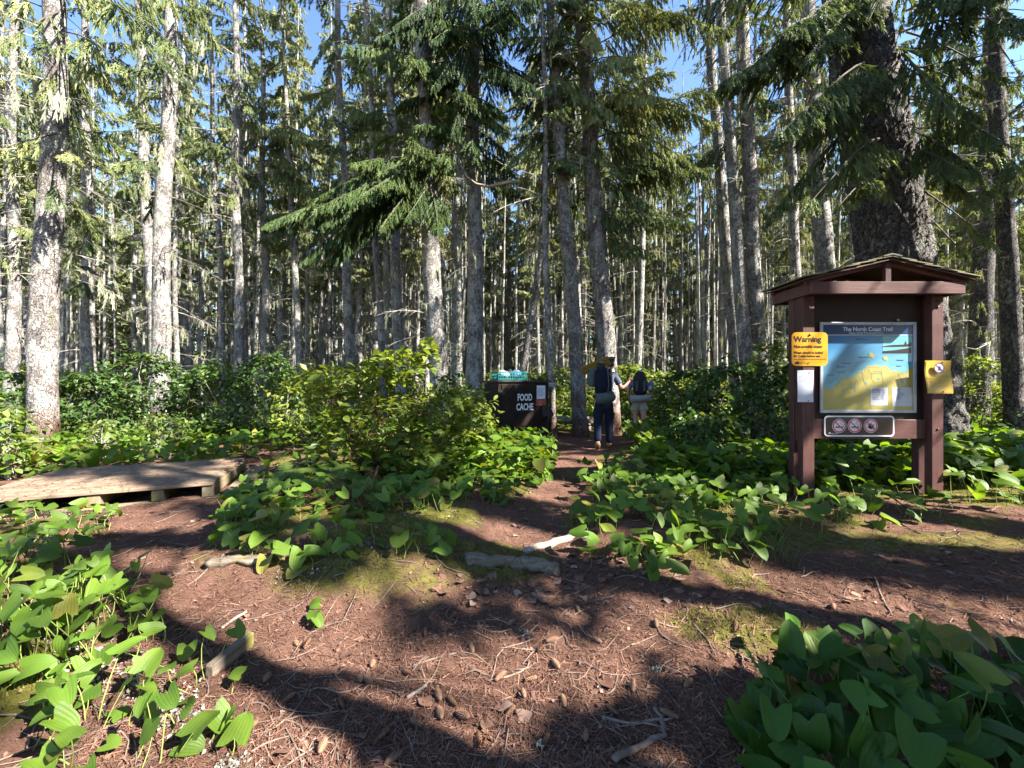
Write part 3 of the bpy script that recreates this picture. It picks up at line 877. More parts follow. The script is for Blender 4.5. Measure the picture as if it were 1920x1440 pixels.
# Trees near enough to be told apart: pixel through which the stem passes low and high, its width in pixels low, depth
NEAR = [
    # px1, py1, px2, py2, width, depth, height, crown base, n branches, branch length, label, material, plates
    (88, 650, 112, 0, 60, 7.4, 17, 4.6, 34, 1.6, 'thick lichen-spotted spruce trunk standing just behind the left end of the wooden platform', 'bark_red', .022),
    (20, 650, 14, 0, 30, 11.0, 17, 4.5, 34, 1.5, 'grey spruce at the left border of the picture beyond the thick lichen-spotted trunk', 'bark', 0),
    (164, 500, 150, 0, 26, 14.5, 19, 5.0, 36, 1.6, 'dim spruce trunk directly right of the thick lichen-spotted trunk by the platform', 'bark', 0),
    (285, 620, 255, 60, 27, 12.5, 19, 7.0, 34, 1.5, 'straight grey spruce leaning slightly left, left one of the pair behind the dark bushes', 'bark', 0),
    (302, 640, 322, 20, 37, 10.2, 18, 6.5, 34, 1.5, 'stout knobbly spruce trunk leaning right, right member of the pair behind the dark bushes', 'bark', .04),
    (332, 690, 327, 200, 11, 13.0, 13, 6.0, 20, 1.0, 'pale sunlit sapling stem close beside the stout knobbly spruce pair', 'bark', 0),
    (412, 560, 390, 60, 12, 13.5, 16, 7.5, 26, 1.2, 'thin pale spruce stem with many dead stubs above the dark bushes', 'bark', 0),
    (442, 640, 423, 40, 19, 12.4, 18, 7.0, 30, 1.4, 'medium grey spruce trunk, middle one of three close stems above the dark bushes', 'bark', 0),
    (455, 640, 442, 140, 12, 13.2, 16, 7.5, 22, 1.2, 'slim straight spruce stem, rightmost of three close stems above the dark bushes', 'bark', 0),
    (496, 600, 490, 200, 15, 15.0, 17, 5.5, 30, 1.5, 'slim spruce with low yellow-green boughs behind the gap left of the sunlit shrub', 'bark', 0),
    (657, 600, 636, 40, 17, 12.8, 19, 6.5, 34, 1.5, 'slim spruce with drooping olive boughs rising behind the sunlit shrub', 'bark', 0),
    (711, 600, 690, 60, 13, 12.0, 18, 7.5, 28, 1.3, 'thin white-barked spruce stem rising behind the top of the sunlit shrub', 'bark', 0),
    (747, 590, 728, 60, 20, 11.6, 19, 7.5, 30, 1.4, 'pale sunlit spruce trunk rising just right of the top of the sunlit shrub', 'bark', 0),
    (821, 640, 797, 150, 34, 10.2, 19, 6.6, 40, 1.9, 'sturdy dark grey trunk under the hanging green boughs between shrub and food cache', 'bark', .03),
    (889, 640, 886, 150, 30, 10.4, 19, 6.8, 44, 2.0, 'straight pale grey trunk with knots standing behind the left corner of the food cache', 'bark', .03),
    (1083, 740, 1031, 60, 27, 10.0, 17, 6.2, 30, 1.6, 'leaning spruce with a reddish foot between the food cache and the hikers', 'bark_red', .03),
    (1035, 740, 1024, 380, 12, 9.6, 13, 6.5, 20, 1.0, 'thin reddish stem with a rope tied round it right of the food cache', 'bark_red', 0),
    (1134, 660, 1088, 40, 36, 10.6, 19, 5.4, 48, 2.3, 'dark heavy spruce trunk directly behind the hiker with the navy pack', 'bark_red', .04),
    (987, 640, 1012, 470, 14, 12.5, 10, 6.0, 14, 0.9, 'thin bent bare stem slanting right behind the food cache', 'bark', 0),
    (1373, 620, 1333, 160, 25, 11.5, 18, 7.5, 34, 1.6, 'left stem of the three close spruces left of the information board', 'bark', 0),
    (1392, 560, 1352, 20, 25, 10.4, 19, 7.5, 34, 1.6, 'middle stem of the three close spruces left of the information board', 'bark', 0),
    (1416, 600, 1386, 60, 33, 10.8, 19, 7.5, 36, 1.7, 'right and darkest stem of the three close spruces left of the information board', 'bark', .03),
    (1488, 480, 1470, 80, 20, 12.5, 19, 6.0, 34, 1.6, 'slim spruce seen just above the left eave of the information board', 'bark', 0),
    (1542, 500, 1511, 60, 38, 10.2, 20, 7.0, 38, 1.8, 'grey spruce trunk rising behind the left half of the information board roof', 'bark', .03),
    (1660, 450, 1584, 40, 142, 7.6, 22, 4.6, 40, 2.4, 'huge old spruce with plated bark directly behind the information board', 'bark_big', .07),
    (1890, 600, 1868, 240, 42, 8.4, 19, 5.0, 34, 1.8, 'dark leaning spruce trunk at the right border beside the information board', 'bark_big', .05),
    (1836, 620, 1842, 440, 46, 11.6, 19, 4.8, 34, 1.8, 'broad shaded trunk with a rope loop on it, seen just right of the information board', 'bark_big', .04),
]
tri_count = 0
def make_near(spec, seed):
    px1, py1, px2, py2, wpx, Y, H, cb, nb, bl, label, matn, plates = spec
    H += 4; nb = int(nb * 1.15)
    a = pt(px1, py1, Y); b = pt(px2, py2, Y)
    slope = (b.x - a.x) / (b.z - a.z)
    x0 = a.x - slope * a.z
    z0 = gzz(x0, Y)
    t = thing('spruce_tree', label, 'tree', (x0, Y, z0), 0)
    rng = np.random.default_rng(100 + seed)
    r1 = wpx / FPX * Y / 2 / math.sqrt(1 + ((px1 - 960) / FPX) ** 2)
    yl = rng.normal(0, 0.01); wob = rng.uniform(0, 6)
    amp = 0.03 if wpx < 100 else 0.0
    zb = b.z
    def axis(z):
        zc = min(z, zb); x = slope * zc + max(0, z - zb) * slope * 0.35
        return (x + amp * math.sin(z * 0.9 + wob) - amp * math.sin(wob), yl * z + amp * math.cos(z * 0.7 + wob) - amp * math.cos(wob), z)
    zref = max(a.z, 0.5)
    def rad(z):
        return r1 * ((1 - max(z, 0) / H) / (1 - zref / H)) ** 0.72 + 0.004
    sides = 26 if wpx < 50 else (56 if wpx < 100 else 130)
    rings = 70 if wpx < 50 else (170 if wpx < 100 else 260)
    if Y > 11.3 and wpx < 30: sides, rings = 14, 44
    V, F = trunk_geo(axis, rad, H, sides, rings, 0.10, seed, 0.20 if wpx < 100 else 0.22, plates)
    link('trunk', np_mesh('trunk', V, F, M[matn], smooth=True), t)
    cr = Crown(rng)
    for i in range(nb):
        u = (i + rng.uniform()) / nb
        z = cb + (H - 0.4 - cb) * u ** 1.05
        L = bl * (0.35 + 0.65 * (1 - u)) * rng.uniform(0.6, 1.25) * (0.75 if u < .15 else 1)
        c = axis(z)
        cr.branch(c, rng.uniform(0, 2 * np.pi), L, el=rng.uniform(-0.15, 0.45), droop=rng.uniform(0.2, 0.8), dens=13, side=0.44, sub=3, w=0.046, hang=rng.uniform(.3, 1.3))
        if rng.uniform() < 0.15: cr.beard(np.asarray(c) + [rng.normal(0, L * .4), rng.normal(0, L * .4), -0.15 * L], 5, 0.35)
    return t, cr, axis, rad, dict(H=H, cb=cb, Y=Y, seed=seed, rng=rng, wpx=wpx)

near_trees = []
for i, sp in enumerate(NEAR):
    near_trees.append(make_near(sp, i + 1))

def bough(ti, p0, p1, n=1, **kw):
    """an explicit limb of near tree ti from p0 to p1 (place coordinates)"""
    t, cr, axis, rad, inf = near_trees[ti]
    o = np.array(t.location)
    a = np.array(p0) - o; b = np.array(p1) - o + cr.r.normal(0, .22, 3)
    d = b - a
    L = float(np.hypot(d[0], d[1]))
    cr.branch(a, math.atan2(d[1], d[0]), L, end=b, **kw)

HB = dict(dens=17, side=0.40, sub=7, w=0.038, hang=0.7, el=0.15, droop=0.25, rad=0.022)
# dark green boughs hanging left over the shrub (tree 14, index 13, and 15, index 14)
for (a, b, tb) in (((800, 290, 10.0), (590, 440, 8.6), .45), ((805, 320, 10.0), (600, 440, 8.6), .6), ((800, 300, 10.0), (640, 330, 8.8), .75), ((800, 330, 10.1), (700, 400, 8.3), .7),
                   ((805, 350, 10.1), (815, 400, 8.6), .55), ((880, 290, 10.2), (700, 310, 8.7), .7), ((810, 330, 10.0), (560, 400, 9.4), .4), ((805, 310, 10.0), (760, 300, 8.6), .8), ((800, 300, 10.0), (610, 410, 8.4), .3), ((800, 330, 10.0), (620, 480, 8.8), .25), ((805, 350, 10.1), (700, 460, 8.8), .3), ((805, 345, 10.1), (760, 430, 8.5), .35), ((800, 280, 10.0), (680, 290, 9.0), .35), ((800, 300, 10), (600, 380, 9.2), .3), ((808, 360, 10.1), (850, 410, 8.9), .3), ((800, 320, 10.0), (575, 480, 9.0), .2), ((800, 310, 10.0), (660, 370, 8.2), .6), ((800, 310, 10.0), (730, 350, 8.0), .65)):
    bough(13, pt(*a), pt(*b), tbase=tb * .6, **HB)
for (a, b, tb) in (((885, 200, 10.3), (960, 240, 9.2), .35), ((885, 240, 10.3), (800, 255, 9.0), .6), ((885, 210, 10.3), (860, 190, 8.9), .5), ((885, 120, 10.3), (760, 130, 9.0), .3), ((885, 60, 10.3), (980, 150, 9.0), .3),
                   ((885, 40, 10.3), (830, 80, 8.8), .3), ((885, 0, 10.3), (800, 10, 9.0), .3), ((885, 90, 10.3), (940, 60, 9), .4), ((885, 150, 10.3), (720, 190, 9.5), .25), ((885, 260, 10.3), (900, 270, 9.0), .45), ((885, 20, 10.3), (700, 60, 8.8), .25), ((885, 30, 10.3), (1000, 60, 8.8), .3), ((885, 70, 10.3), (800, 160, 8.8), .2), ((885, 110, 10.3), (1010, 200, 9.2), .25), ((885, -30, 10.3), (900, 60, 8.4), .25), ((885, -30, 10.3), (760, 40, 8.6), .2), ((885, -20, 10.3), (960, 10, 8.4), .3), ((885, 140, 10.3), (830, 210, 8.6), .3), ((885, 180, 10.3), (950, 160, 9.0), .25), ((885, 100, 10.3), (880, 120, 8.5), .2)):
    bough(14, pt(*a), pt(*b), tbase=tb, **HB)
# the heavy tree behind the hiker: boughs to the right and to the left
for (a, b, tb) in (((1110, 330, 10.5), (1330, 330, 9.6), .3), ((1108, 350, 10.5), (1290, 300, 9.8), .4), ((1112, 400, 10.5), (1310, 420, 9.5), .3), ((1105, 240, 10.5), (1330, 190, 9.5), .7), ((1105, 200, 10.5), (1280, 140, 9.3), .85),
                   ((1100, 170, 10.5), (1240, 240, 9.2), .8), ((1095, 100, 10.5), (1300, 60, 9.4), .75), ((1095, 60, 10.5), (1220, 20, 9.2), .8), ((1098, 150, 10.5), (1010, 180, 9.4), .5), ((1095, 90, 10.5), (960, 60, 9.5), .45),
                   ((1100, 260, 10.5), (1180, 290, 9.0), .6), ((1100, 120, 10.5), (1150, 140, 8.9), .85), ((1120, 440, 10.5), (1240, 460, 9.6), .25), ((1105, 300, 10.5), (1040, 310, 9.5), .5), ((1095, 30, 10.5), (1040, 10, 9.3), .6), ((1098, 210, 10.5), (1160, 200, 9.1), .9), ((1095, -20, 10.5), (1260, -10, 9.0), .85), ((1095, 0, 10.5), (1330, 90, 9.4), .8), ((1095, 40, 10.5), (1140, 60, 8.7), .95), ((1100, 140, 10.5), (1350, 250, 9.8), .7), ((1100, 180, 10.5), (1220, 190, 8.9), .95), ((1100, 230, 10.5), (1250, 330, 9.2), .5), ((1105, 280, 10.5), (1340, 290, 9.9), .4), ((1105, 320, 10.5), (1230, 380, 9.4), .3), ((1095, 110, 10.5), (1020, 110, 9.2), .5), ((1095, -40, 10.5), (1020, 40, 9.0), .5), ((1110, 380, 10.5), (1200, 430, 9.8), .3)):
    bough(17, pt(*a), pt(*b), tbase=tb, **HB)
# the huge old spruce: long boughs reaching forward over the board and to both sides
HB2 = dict(dens=20, side=0.32, sub=5, w=0.042, hang=0.6, el=0.2, droop=0.3, rad=0.022)
for (a, b, tb) in (((1620, 60, 7.3), (1430, 150, 5.6), .4), ((1630, 120, 7.2), (1480, 250, 5.4), .35), ((1640, 200, 7.1), (1500, 330, 5.6), .45), ((1650, 260, 7.1), (1540, 400, 5.5), .6), 
                   ((1680, 120, 7.2), (1900, 190, 5.3), .4), ((1690, 180, 7.2), (1930, 270, 5.4), .5), ((1700, 240, 7.2), (1900, 350, 5.6), .55), ((1705, 300, 7.2), (1850, 400, 6.0), .75),
                   ((1640, 0, 7.1), (1560, 60, 5.2), .3), ((1700, 340, 7.2), (1880, 430, 6.2), .8), ((1690, 60, 7.2), (1930, 90, 5.2), .35), 
                   ((1710, 380, 7.3), (1830, 470, 6.4), .6), ((1620, 20, 7.3), (1420, 40, 5.8), .35), ((1670, -40, 7), (1760, 0, 4.8), .3), ((1690, 100, 7.1), (1800, 240, 5.2), .55),
                   ((1650, 330, 7.05), (1560, 350, 6.0), .7), ((1700, 280, 7.2), (1800, 330, 5.6), .5), ((1700, 20, 7.2), (1860, 20, 5.6), .45), ((1700, 60, 7.2), (1900, 130, 6.0), .6), ((1705, 120, 7.3), (1850, 170, 6.2), .4), ((1710, 180, 7.3), (1880, 230, 6.2), .65), ((1715, 240, 7.4), (1840, 290, 6.4), .5), ((1720, 300, 7.4), (1890, 330, 6.4), .6), ((1690, -40, 7.2), (1820, 60, 5.8), .4), ((1690, -60, 7.2), (1900, 20, 6.0), .5), ((1620, -20, 7.4), (1470, 90, 6.2), .5), ((1640, 180, 7.3), (1470, 280, 6.4), .55), ):
    bough(24, pt(*a), pt(*b), tbase=tb, **HB2)
for (a, b, tb) in (((1870, 200, 8.3), (1740, 250, 7.8), .5), ((1872, 330, 8.3), (1780, 380, 7.6), .6), ((1868, 100, 8.3), (1770, 120, 7.6), .5), ((1870, 260, 8.3), (1935, 330, 7.0), .6), ((1868, 60, 8.3), (1740, 60, 7.4), .5), ((1868, 20, 8.3), (1800, 130, 7.2), .6), ((1870, 150, 8.3), (1760, 190, 7.4), .7), ((1872, 290, 8.3), (1770, 310, 7.6), .6), ((1868, -20, 8.3), (1760, 20, 7.4), .5), ((1870, 350, 8.3), (1930, 400, 7.2), .6), ((1868, 80, 8.3), (1930, 140, 7.2), .5)):
    bough(25, pt(*a), pt(*b), tbase=tb, **HB)
# limbs of the thick left tree across the top corner
for (a, b, tb) in (((112, 60, 7.3), (260, 100, 6.2), .6), ((110, 20, 7.3), (0, 90, 6.2), .55), ((108, 120, 7.3), (30, 160, 6.4), .7), ((106, 250, 7.3), (0, 290, 6.4), .85), ((104, 290, 7.3), (140, 310, 6.7), .9), ((112, 90, 7.3), (220, 190, 6.6), .7),
                   ((112, -20, 7.3), (380, 70, 6.0), .4), ((112, -60, 7.3), (300, -10, 6.0), .5)):
    bough(0, pt(*a), pt(*b), tbase=tb, dens=14, side=0.30, sub=4, w=0.036, hang=0.8, el=0.15, droop=0.3, rad=0.018)
for (i, a, b, tb) in ((9, (490, 230, 14.9), (580, 300, 13.5), .95), (9, (492, 270, 14.9), (560, 330, 13.6), .9), (9, (492, 240, 14.9), (440, 300, 13.8), .8), (9, (492, 310, 14.9), (590, 360, 13.8), .8),
                      (10, (640, 150, 12.7), (560, 220, 11.8), .85), (10, (642, 200, 12.7), (720, 260, 11.6), .9), (10, (644, 260, 12.7), (600, 330, 11.8), .8), (10, (638, 80, 12.7), (700, 160, 11.6), .9), (10, (640, 40, 12.7), (580, 120, 11.8), .8), (10, (648, 330, 12.7), (690, 400, 11.8), .7)):
    bough(i, pt(*a), pt(*b), tbase=tb, dens=20, side=0.36, sub=4, w=0.055, hang=0.9, el=0.1, droop=0.3)

for i, (t, cr, axis, rad, inf) in enumerate(near_trees):
    hero = i in (13, 14, 17)
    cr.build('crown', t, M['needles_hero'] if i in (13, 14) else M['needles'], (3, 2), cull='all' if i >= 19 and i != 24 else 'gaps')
    nd = 50 if inf['wpx'] < 100 else 16
    if i == 18: nd = 14
    me = dead_mesh(inf['rng'], axis, rad, 1.6 if i not in (0, 15, 24) else 3.0, inf['cb'] + 5, nd, 0.3, 1.7)
    tag(link('dead_branches', me, t), kind='stuff')
# the crooked bare limb that links two trunks above the food cache
t, cr, axis, rad, inf = near_trees[15]
mb = MB()
P = [pt(1050, 352, 10.0), pt(1020, 343, 9.95), pt(985, 338, 9.9), pt(945, 343, 9.9), pt(915, 350, 9.95), pt(893, 345, 10.0), pt(872, 330, 9.9), pt(862, 300, 9.8)]
mb.tube(P, [.06, .05, .045, .04, .035, .03, .024, .015], 8)
mb.tube([P[2], pt(960, 320, 9.8), pt(930, 300, 9.7)], [.02, .014, .006], 6)
mb.build('bare_limb', M['log'], t)

# ---- unseen trees on the sunny side, set and thinned to shade and dapple the clearing
SHADE = [(4.45, -0.78, 9, 0.17), (7.9, -0.62, 15, 0.2), (6.6, -3.2, 16, 0.22), (9.6, 1.2, 18, 0.22), (9.8, -4.6, 18, 0.25), (12.2, -1.6, 20, 0.26), (12.6, -6.8, 19, 0.24), (14.6, 1.4, 20, 0.25),
         (15.4, -4.2, 21, 0.27), (11.6, 4.4, 19, 0.24), (16.5, -8.5, 21, 0.25), (18.2, -0.6, 22, 0.26), (15.5, 5.6, 20, 0.26), (19.4, -5.2, 22, 0.26), (8.2, -6.6, 16, 0.22), (19.5, 3.4, 21, 0.25), (2.6, -2.6, 13, .18)]
for i, (x, y, H, r0) in enumerate(SHADE):
    rng = np.random.default_rng(500 + i)
    t = thing('spruce_tree', 'tall unseen spruce on the sunny side, crown shaped to dapple the clearing', 'tree', (x, y, gzz(x, y)), 0, 'spruces outside the picture')
    ax = lambda z: (0.02 * math.sin(z), 0.02 * math.cos(z), z)
    rd = lambda z, H=H, r0=r0: r0 * (1 - max(z, 0) / H) ** 0.75 + 0.004
    V, F = trunk_geo(ax, rd, H, 12, 30, 0.1, 60 + i)
    link('trunk', np_mesh('trunk', V, F, M['bark'], smooth=True), t)
    cr = Crown(rng)
    nb = 70 if i else 26
    cb = 2.6 if i else 4.6
    for j in range(nb):
        u = (j + rng.uniform()) / nb
        z = cb + (H - 0.4 - cb) * u
        cr.branch(ax(z), rng.uniform(0, 2 * np.pi), 2.6 * (0.3 + 0.7 * (1 - u)) * rng.uniform(0.6, 1.2), el=rng.uniform(0, .35), droop=rng.uniform(.25, .6), dens=16, side=0.5, w=0.11, hang=0.35)
    cr.build('crown', t, M['needles'], (3, 2), cull='all')

# ---- very slender stems farther in, too many to count
rng = np.random.default_rng(88)
N = 560
Yd = rng.uniform(17, 50, N); xd = rng.uniform(-1.35, 1.35, N) * Yd
s = np.linspace(0, 1, 6)
hh = rng.uniform(11, 17, N)
PL = np.stack([xd[:, None] + rng.normal(0, .25, (N, 1)) * s + rng.normal(0, .04, (N, 6)), Yd[:, None] + 0 * s, hh[:, None] * s - .2], -1)
V1, F1 = limbs_geo(PL, (rng.uniform(.05, .15, (N, 1)) * (1 - .8 * s)[None, :]), 7)
tag(link('slender_stems', np_mesh('slender_stems', V1, F1, M['bark_far'], smooth=True)), 'countless slender grey stems deep in the woods', 'stems', None, 'stuff')

# ---- the forest behind: shared stems and crowns
FV = []
for v in range(6):
    rng = np.random.default_rng(900 + v)
    H = 21.0
    wob = rng.uniform(0, 6); am = rng.uniform(0.02, 0.08)
    ax = lambda z, w=wob, a=am: (a * math.sin(z * .6 + w) - a * math.sin(w), a * math.cos(z * .5 + w) - a * math.cos(w), z)
    rd = lambda z, H=H: 0.135 * (1 - max(z, 0) / H) ** 0.7 + 0.004
    V, F = trunk_geo(ax, rd, H, 10, 34, 0.12, 40 + v, 0.25)
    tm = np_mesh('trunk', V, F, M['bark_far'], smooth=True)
    cr = Crown(rng)
    nb = 60; cb = rng.uniform(4.8, 8.2)
    for j in range(nb):
        u = (j + rng.uniform()) / nb
        z = cb + (H - 0.3 - cb) * u
        c = ax(z)
        L = 1.55 * (0.32 + 0.68 * (1 - u)) * rng.uniform(0.5, 1.25) * (0.7 if u < .2 else 1)
        cr.branch(c, rng.uniform(0, 2 * np.pi), L, el=rng.uniform(-.15, .45), droop=rng.uniform(.2, .85), dens=14, side=0.46, sub=4, w=0.060, hang=rng.uniform(.3, 1.4))
        if rng.uniform() < .22: cr.beard(np.asarray(c) + [rng.normal(0, L * .4), rng.normal(0, L * .4), -.15 * L], 4, .45)
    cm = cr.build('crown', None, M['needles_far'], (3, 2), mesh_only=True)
    dm = dead_mesh(rng, ax, rd, 1.2, cb + 5, 80, 0.3, 1.7, hair=0.14)
    FV.append((tm, cm, dm))
placed = [(t[0].location.x, t[0].location.y) for t in near_trees]
AVOID = [(0.3, 9.2, 1.3), (1.8, 7.8, 1.2), (3.1, 9.6, 1.0)]
ZONES = [(-9, -1.16, 'left of the thick lichen-spotted trunk'), (-1.16, -0.94, 'right of the thick lichen-spotted trunk'), (-0.94, -0.80, 'behind the leaning pair of trunks on the left'),
         (-0.80, -0.62, 'behind the three close stems on the left'), (-0.62, -0.42, 'left of the top of the sunlit shrub'), (-0.42, -0.16, 'behind the top of the sunlit shrub'), (-0.16, 0.02, 'behind the teal crate'),
         (0.02, 0.20, 'behind the leaning reddish spruce'), (0.20, 0.42, 'behind the two hikers'), (0.42, 0.60, 'left of the three close spruces'), (0.60, 0.78, 'left of the roof of the information board'), (0.78, 1.04, 'behind the information board'), (1.04, 9, 'right of the information board')]
def zone(q):
    return next(z[2] for z in ZONES if z[0] <= q < z[1])
rng = np.random.default_rng(4242)
n_far = 0; tries = 0
while n_far < 262 and tries < 40000:
    tries += 1
    Y = 12.0 + (46 - 12.0) * rng.uniform() ** 0.85
    x = rng.uniform(-1.38, 1.38) * Y
    if n_far < 5: x, Y = ((-9.2, 16.5), (-12.2, 22.5), (-8.0, 15.0), (-15.5, 28.0), (2.9, 17.5))[n_far]
    if any((x - a) ** 2 + (Y - b) ** 2 < (1.3 if Y < 25 else 1.05) ** 2 for a, b in placed): continue
    # keep the gaps of sky on the left and the view down the trail
    if abs(x / Y + 1.02) < 0.055 and rng.uniform() < .8: continue
    if x / Y > .35 and Y < 24 and rng.uniform() < .35: continue
    # the sunlit understorey behind the food cache: few crowns stand in its beam
    if any(-1 < x - SUN_H.x * 1.19 * z < 6.5 and 11.5 < Y - SUN_H.y * 1.19 * z < 19 for z in (4, 7, 10)) and rng.uniform() < .75: continue
    placed.append((x, Y)); n_far += 1
    tm, cm, dm = FV[int(rng.integers(0, 6))]
    s = rng.uniform(0.75, 1.25); st = s * rng.uniform(0.7, 1.35)
    zn = zone(x / Y); fr_ = 'slim spruce trunk in the middle distance ' if Y < 21 else ('thin spruce trunk deep in the woods ' if Y < 32 else 'very thin faraway spruce trunk ')
    t = thing('spruce_tree', fr_ + zn, 'tree', (x, Y, gzz(x, Y)), 0, fr_ + zn)
    rot = (rng.normal(0, .022), rng.normal(0, .022), rng.uniform(0, 6.28))
    link('trunk', tm, t, rot=rot, scale=(st, st, s))
    link('crown', cm, t, rot=rot, scale=(s * 1.05, s * 1.05, s))
    tag(link('dead_branches', dm, t, rot=rot, scale=(s, s, s)), kind='stuff')

# ---- far-off wood that closes the view
rng = np.random.default_rng(77)
Vs = []; Fq = []; Ft = []; tq = []; off = 0
N = 560
ang = rng.uniform(-1.02, 1.02, N); dist = rng.uniform(46, 82, N)
bx = np.sin(ang) * dist; by = np.cos(ang) * dist
hh = rng.uniform(18, 27, N)
s = np.linspace(0, 1, 4)
PL = np.stack([bx[:, None] + 0 * s, by[:, None] + 0 * s, hh[:, None] * s], -1)
V1, F1 = limbs_geo(PL, (0.17 * (1 - 0.9 * s))[None, :] * rng.uniform(.7, 1.3, (N, 1)), 5)
m = 78
u = rng.uniform(0, 1, (N, m)) ** 0.9
az = rng.uniform(0, 6.28, (N, m)); zz = (0.03 + 0.97 * u) * hh[:, None]
O = np.stack([bx[:, None] + 0 * u, by[:, None] + 0 * u, zz], -1).reshape(-1, 3)
D = np.stack([np.cos(az), np.sin(az), rng.uniform(-.6, .1, (N, m))], -1).reshape(-1, 3)
L = (2.1 * (1.08 - u) * rng.uniform(.5, 1.2, (N, m)) + .3).ravel()
V2, F2, t2 = strips_geo(O, D, L, 0.20 + L * .12, np.clip(rng.normal(.55, .22, N * m), 0, 1), (3, 1))
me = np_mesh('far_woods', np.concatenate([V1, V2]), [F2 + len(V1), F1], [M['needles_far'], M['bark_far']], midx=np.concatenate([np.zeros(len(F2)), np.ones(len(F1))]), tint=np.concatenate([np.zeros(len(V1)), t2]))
tag(link('far_woods', me), 'far off spruce wood closing the view between the trunks', 'woods', None, 'stuff')

# =================================================================== LEAVES, BUSHES, GROUND PLANTS
def heart_leaf(rows=7, cols=2, fold=0.16, curl=0.25, wave=0.03, seed=0, wmax=1.0, lobe=0.36):
    """leaf of length 1 along +x, base at the origin; uv.x runs across it"""
    r = np.random.default_rng(seed)
    ph = r.uniform(0, 6, 2)
    V = []; UV = []
    us = np.concatenate([-np.linspace(1, 0, cols + 1)[:-1], np.linspace(0, 1, cols + 1)])
    for t in np.linspace(0, 1, rows) ** 1.1:
        w = 0.55 * max(1 - t, 0) ** 0.56 * (1.0 + 0.62 * t) * wmax
        for u in us:
            au = abs(u)
            x = t - lobe * (au ** 1.1 - 0.55 * au ** 4) * 1.6 * (1 - t) ** 2.0
            y = u * w
            z = fold * au * w * 2 - curl * t ** 2 - 0.10 * au ** 3 * w + wave * math.sin(7 * t + ph[0 if u < 0 else 1]) * au
            V.append((x, y, z)); UV.append((0.5 + u * 0.5, t))
    V = np.array(V); UV = np.array(UV)
    nc = len(us); ii = np.arange(rows * nc).reshape(rows, nc)
    F = np.stack([ii[:-1, :-1], ii[1:, :-1], ii[1:, 1:], ii[:-1, 1:]], -1).reshape(-1, 4)
    return V, F, UV
def oval_leaf(rows=4, fold=0.2, curl=0.2, w0=0.30):
    V = []; UV = []
    for t in np.linspace(0, 1, rows):
        w = w0 * math.sin(math.pi * min(1, max(0.0, t * 0.93 + 0.05))) ** 0.8
        for u in (-1, 0, 1):
            V.append((t, u * w, fold * abs(u) * w - curl * t * t)); UV.append((0.5 + u * 0.5, t))
    ii = np.arange(rows * 3).reshape(rows, 3)
    F = np.stack([ii[:-1, :-1], ii[1:, :-1], ii[1:, 1:], ii[:-1, 1:]], -1).reshape(-1, 4)
    return np.array(V), F, np.array(UV)

LEAF_T = [heart_leaf(8, 2, f, c, w, s, wm) for (f, c, w, s, wm) in ((.16, .22, .03, 1, 1.0), (.28, .35, .04, 2, .92), (.06, .15, .05, 3, 1.08), (.22, .5, .03, 4, .98), (.34, .1, .03, 5, .85))]
LEAF_LOW = heart_leaf(4, 1, .18, .28, 0.0, 6, 1.0)
SALAL_T = [oval_leaf(5, .25, .25, .29), oval_leaf(5, .12, .4, .26), oval_leaf(5, .35, .12, .31)]
OVAL_LOW = oval_leaf(3, .22, .22, .31)

def rotmats(az, tilt, roll):
    """leaf x axis to azimuth az, pitched down by tilt, rolled about itself"""
    ca, sa, ct, st, cr_, sr = np.cos(az), np.sin(az), np.cos(tilt), np.sin(tilt), np.cos(roll), np.sin(roll)
    X = np.stack([ca * ct, sa * ct, -st], -1)
    Y0 = np.stack([-sa, ca, 0 * ca], -1)
    Z0 = np.cross(X, Y0)
    Y = Y0 * cr_[:, None] + Z0 * sr[:, None]
    Z = np.cross(X, Y)
    return np.stack([X, Y, Z], -1)          # columns
def scatter(tpl, P, R, S):
    V, F, UV = tpl
    W = np.einsum('nij,vj->nvi', R, V) * S[:, None, None] + P[:, None, :]
    n = len(P); k = len(V)
    return W.reshape(-1, 3), (F[None] + (np.arange(n) * k)[:, None, None]).reshape(-1, F.shape[1]), np.tile(UV, (n, 1))

def px_size(P, S):
    return S * FPX / np.maximum(P[:, 1], 0.3)
def in_frame(P, m=0.06):
    return (P[:, 1] > 0.3) & (np.abs(P[:, 0]) < (960 / FPX + m) * P[:, 1]) & (np.abs(P[:, 2] - CAM_H) < (720 / FPX + m) * P[:, 1])

def leaf_meshes(tpls, mat, name='leaf'):
    return [np_mesh(name, t[0], t[1], mat, uv=t[2], smooth=True) for t in tpls]

def add_leaves(t, P, R, S, tpls, low, mat, rng, limit=300, stuffname='small_leaves', minpx=9.5, name='leaf'):
    """the leaves that show largest as parts of t, the others as one part"""
    ms = leaf_meshes(tpls, mat, name)
    px = np.where(in_frame(P), px_size(P, S), 0)
    order = np.argsort(-px)
    big = [i for i in order[:limit] if px[i] >= minpx]
    o = np.array(t.location)
    for i in big:
        m4 = Matrix(((R[i] * S[i]).tolist()[0] + [P[i, 0] - o[0]], (R[i] * S[i]).tolist()[1] + [P[i, 1] - o[1]], (R[i] * S[i]).tolist()[2] + [P[i, 2] - o[2]], [0, 0, 0, 1]))
        link(name, ms[int(rng.integers(0, len(ms)))], t, mtx=m4)
    rest = np.setdiff1d(np.arange(len(P)), np.array(big, int))
    if len(rest):
        V, F, UV = scatter(low, P[rest] - o, R[rest], S[rest])
        tint = np.repeat(rng.uniform(0, 1, len(rest)), len(low[0]))
        tag(link(stuffname, np_mesh(stuffname, V, F, mat, tint=tint, uv=UV, smooth=True), t), kind='stuff')

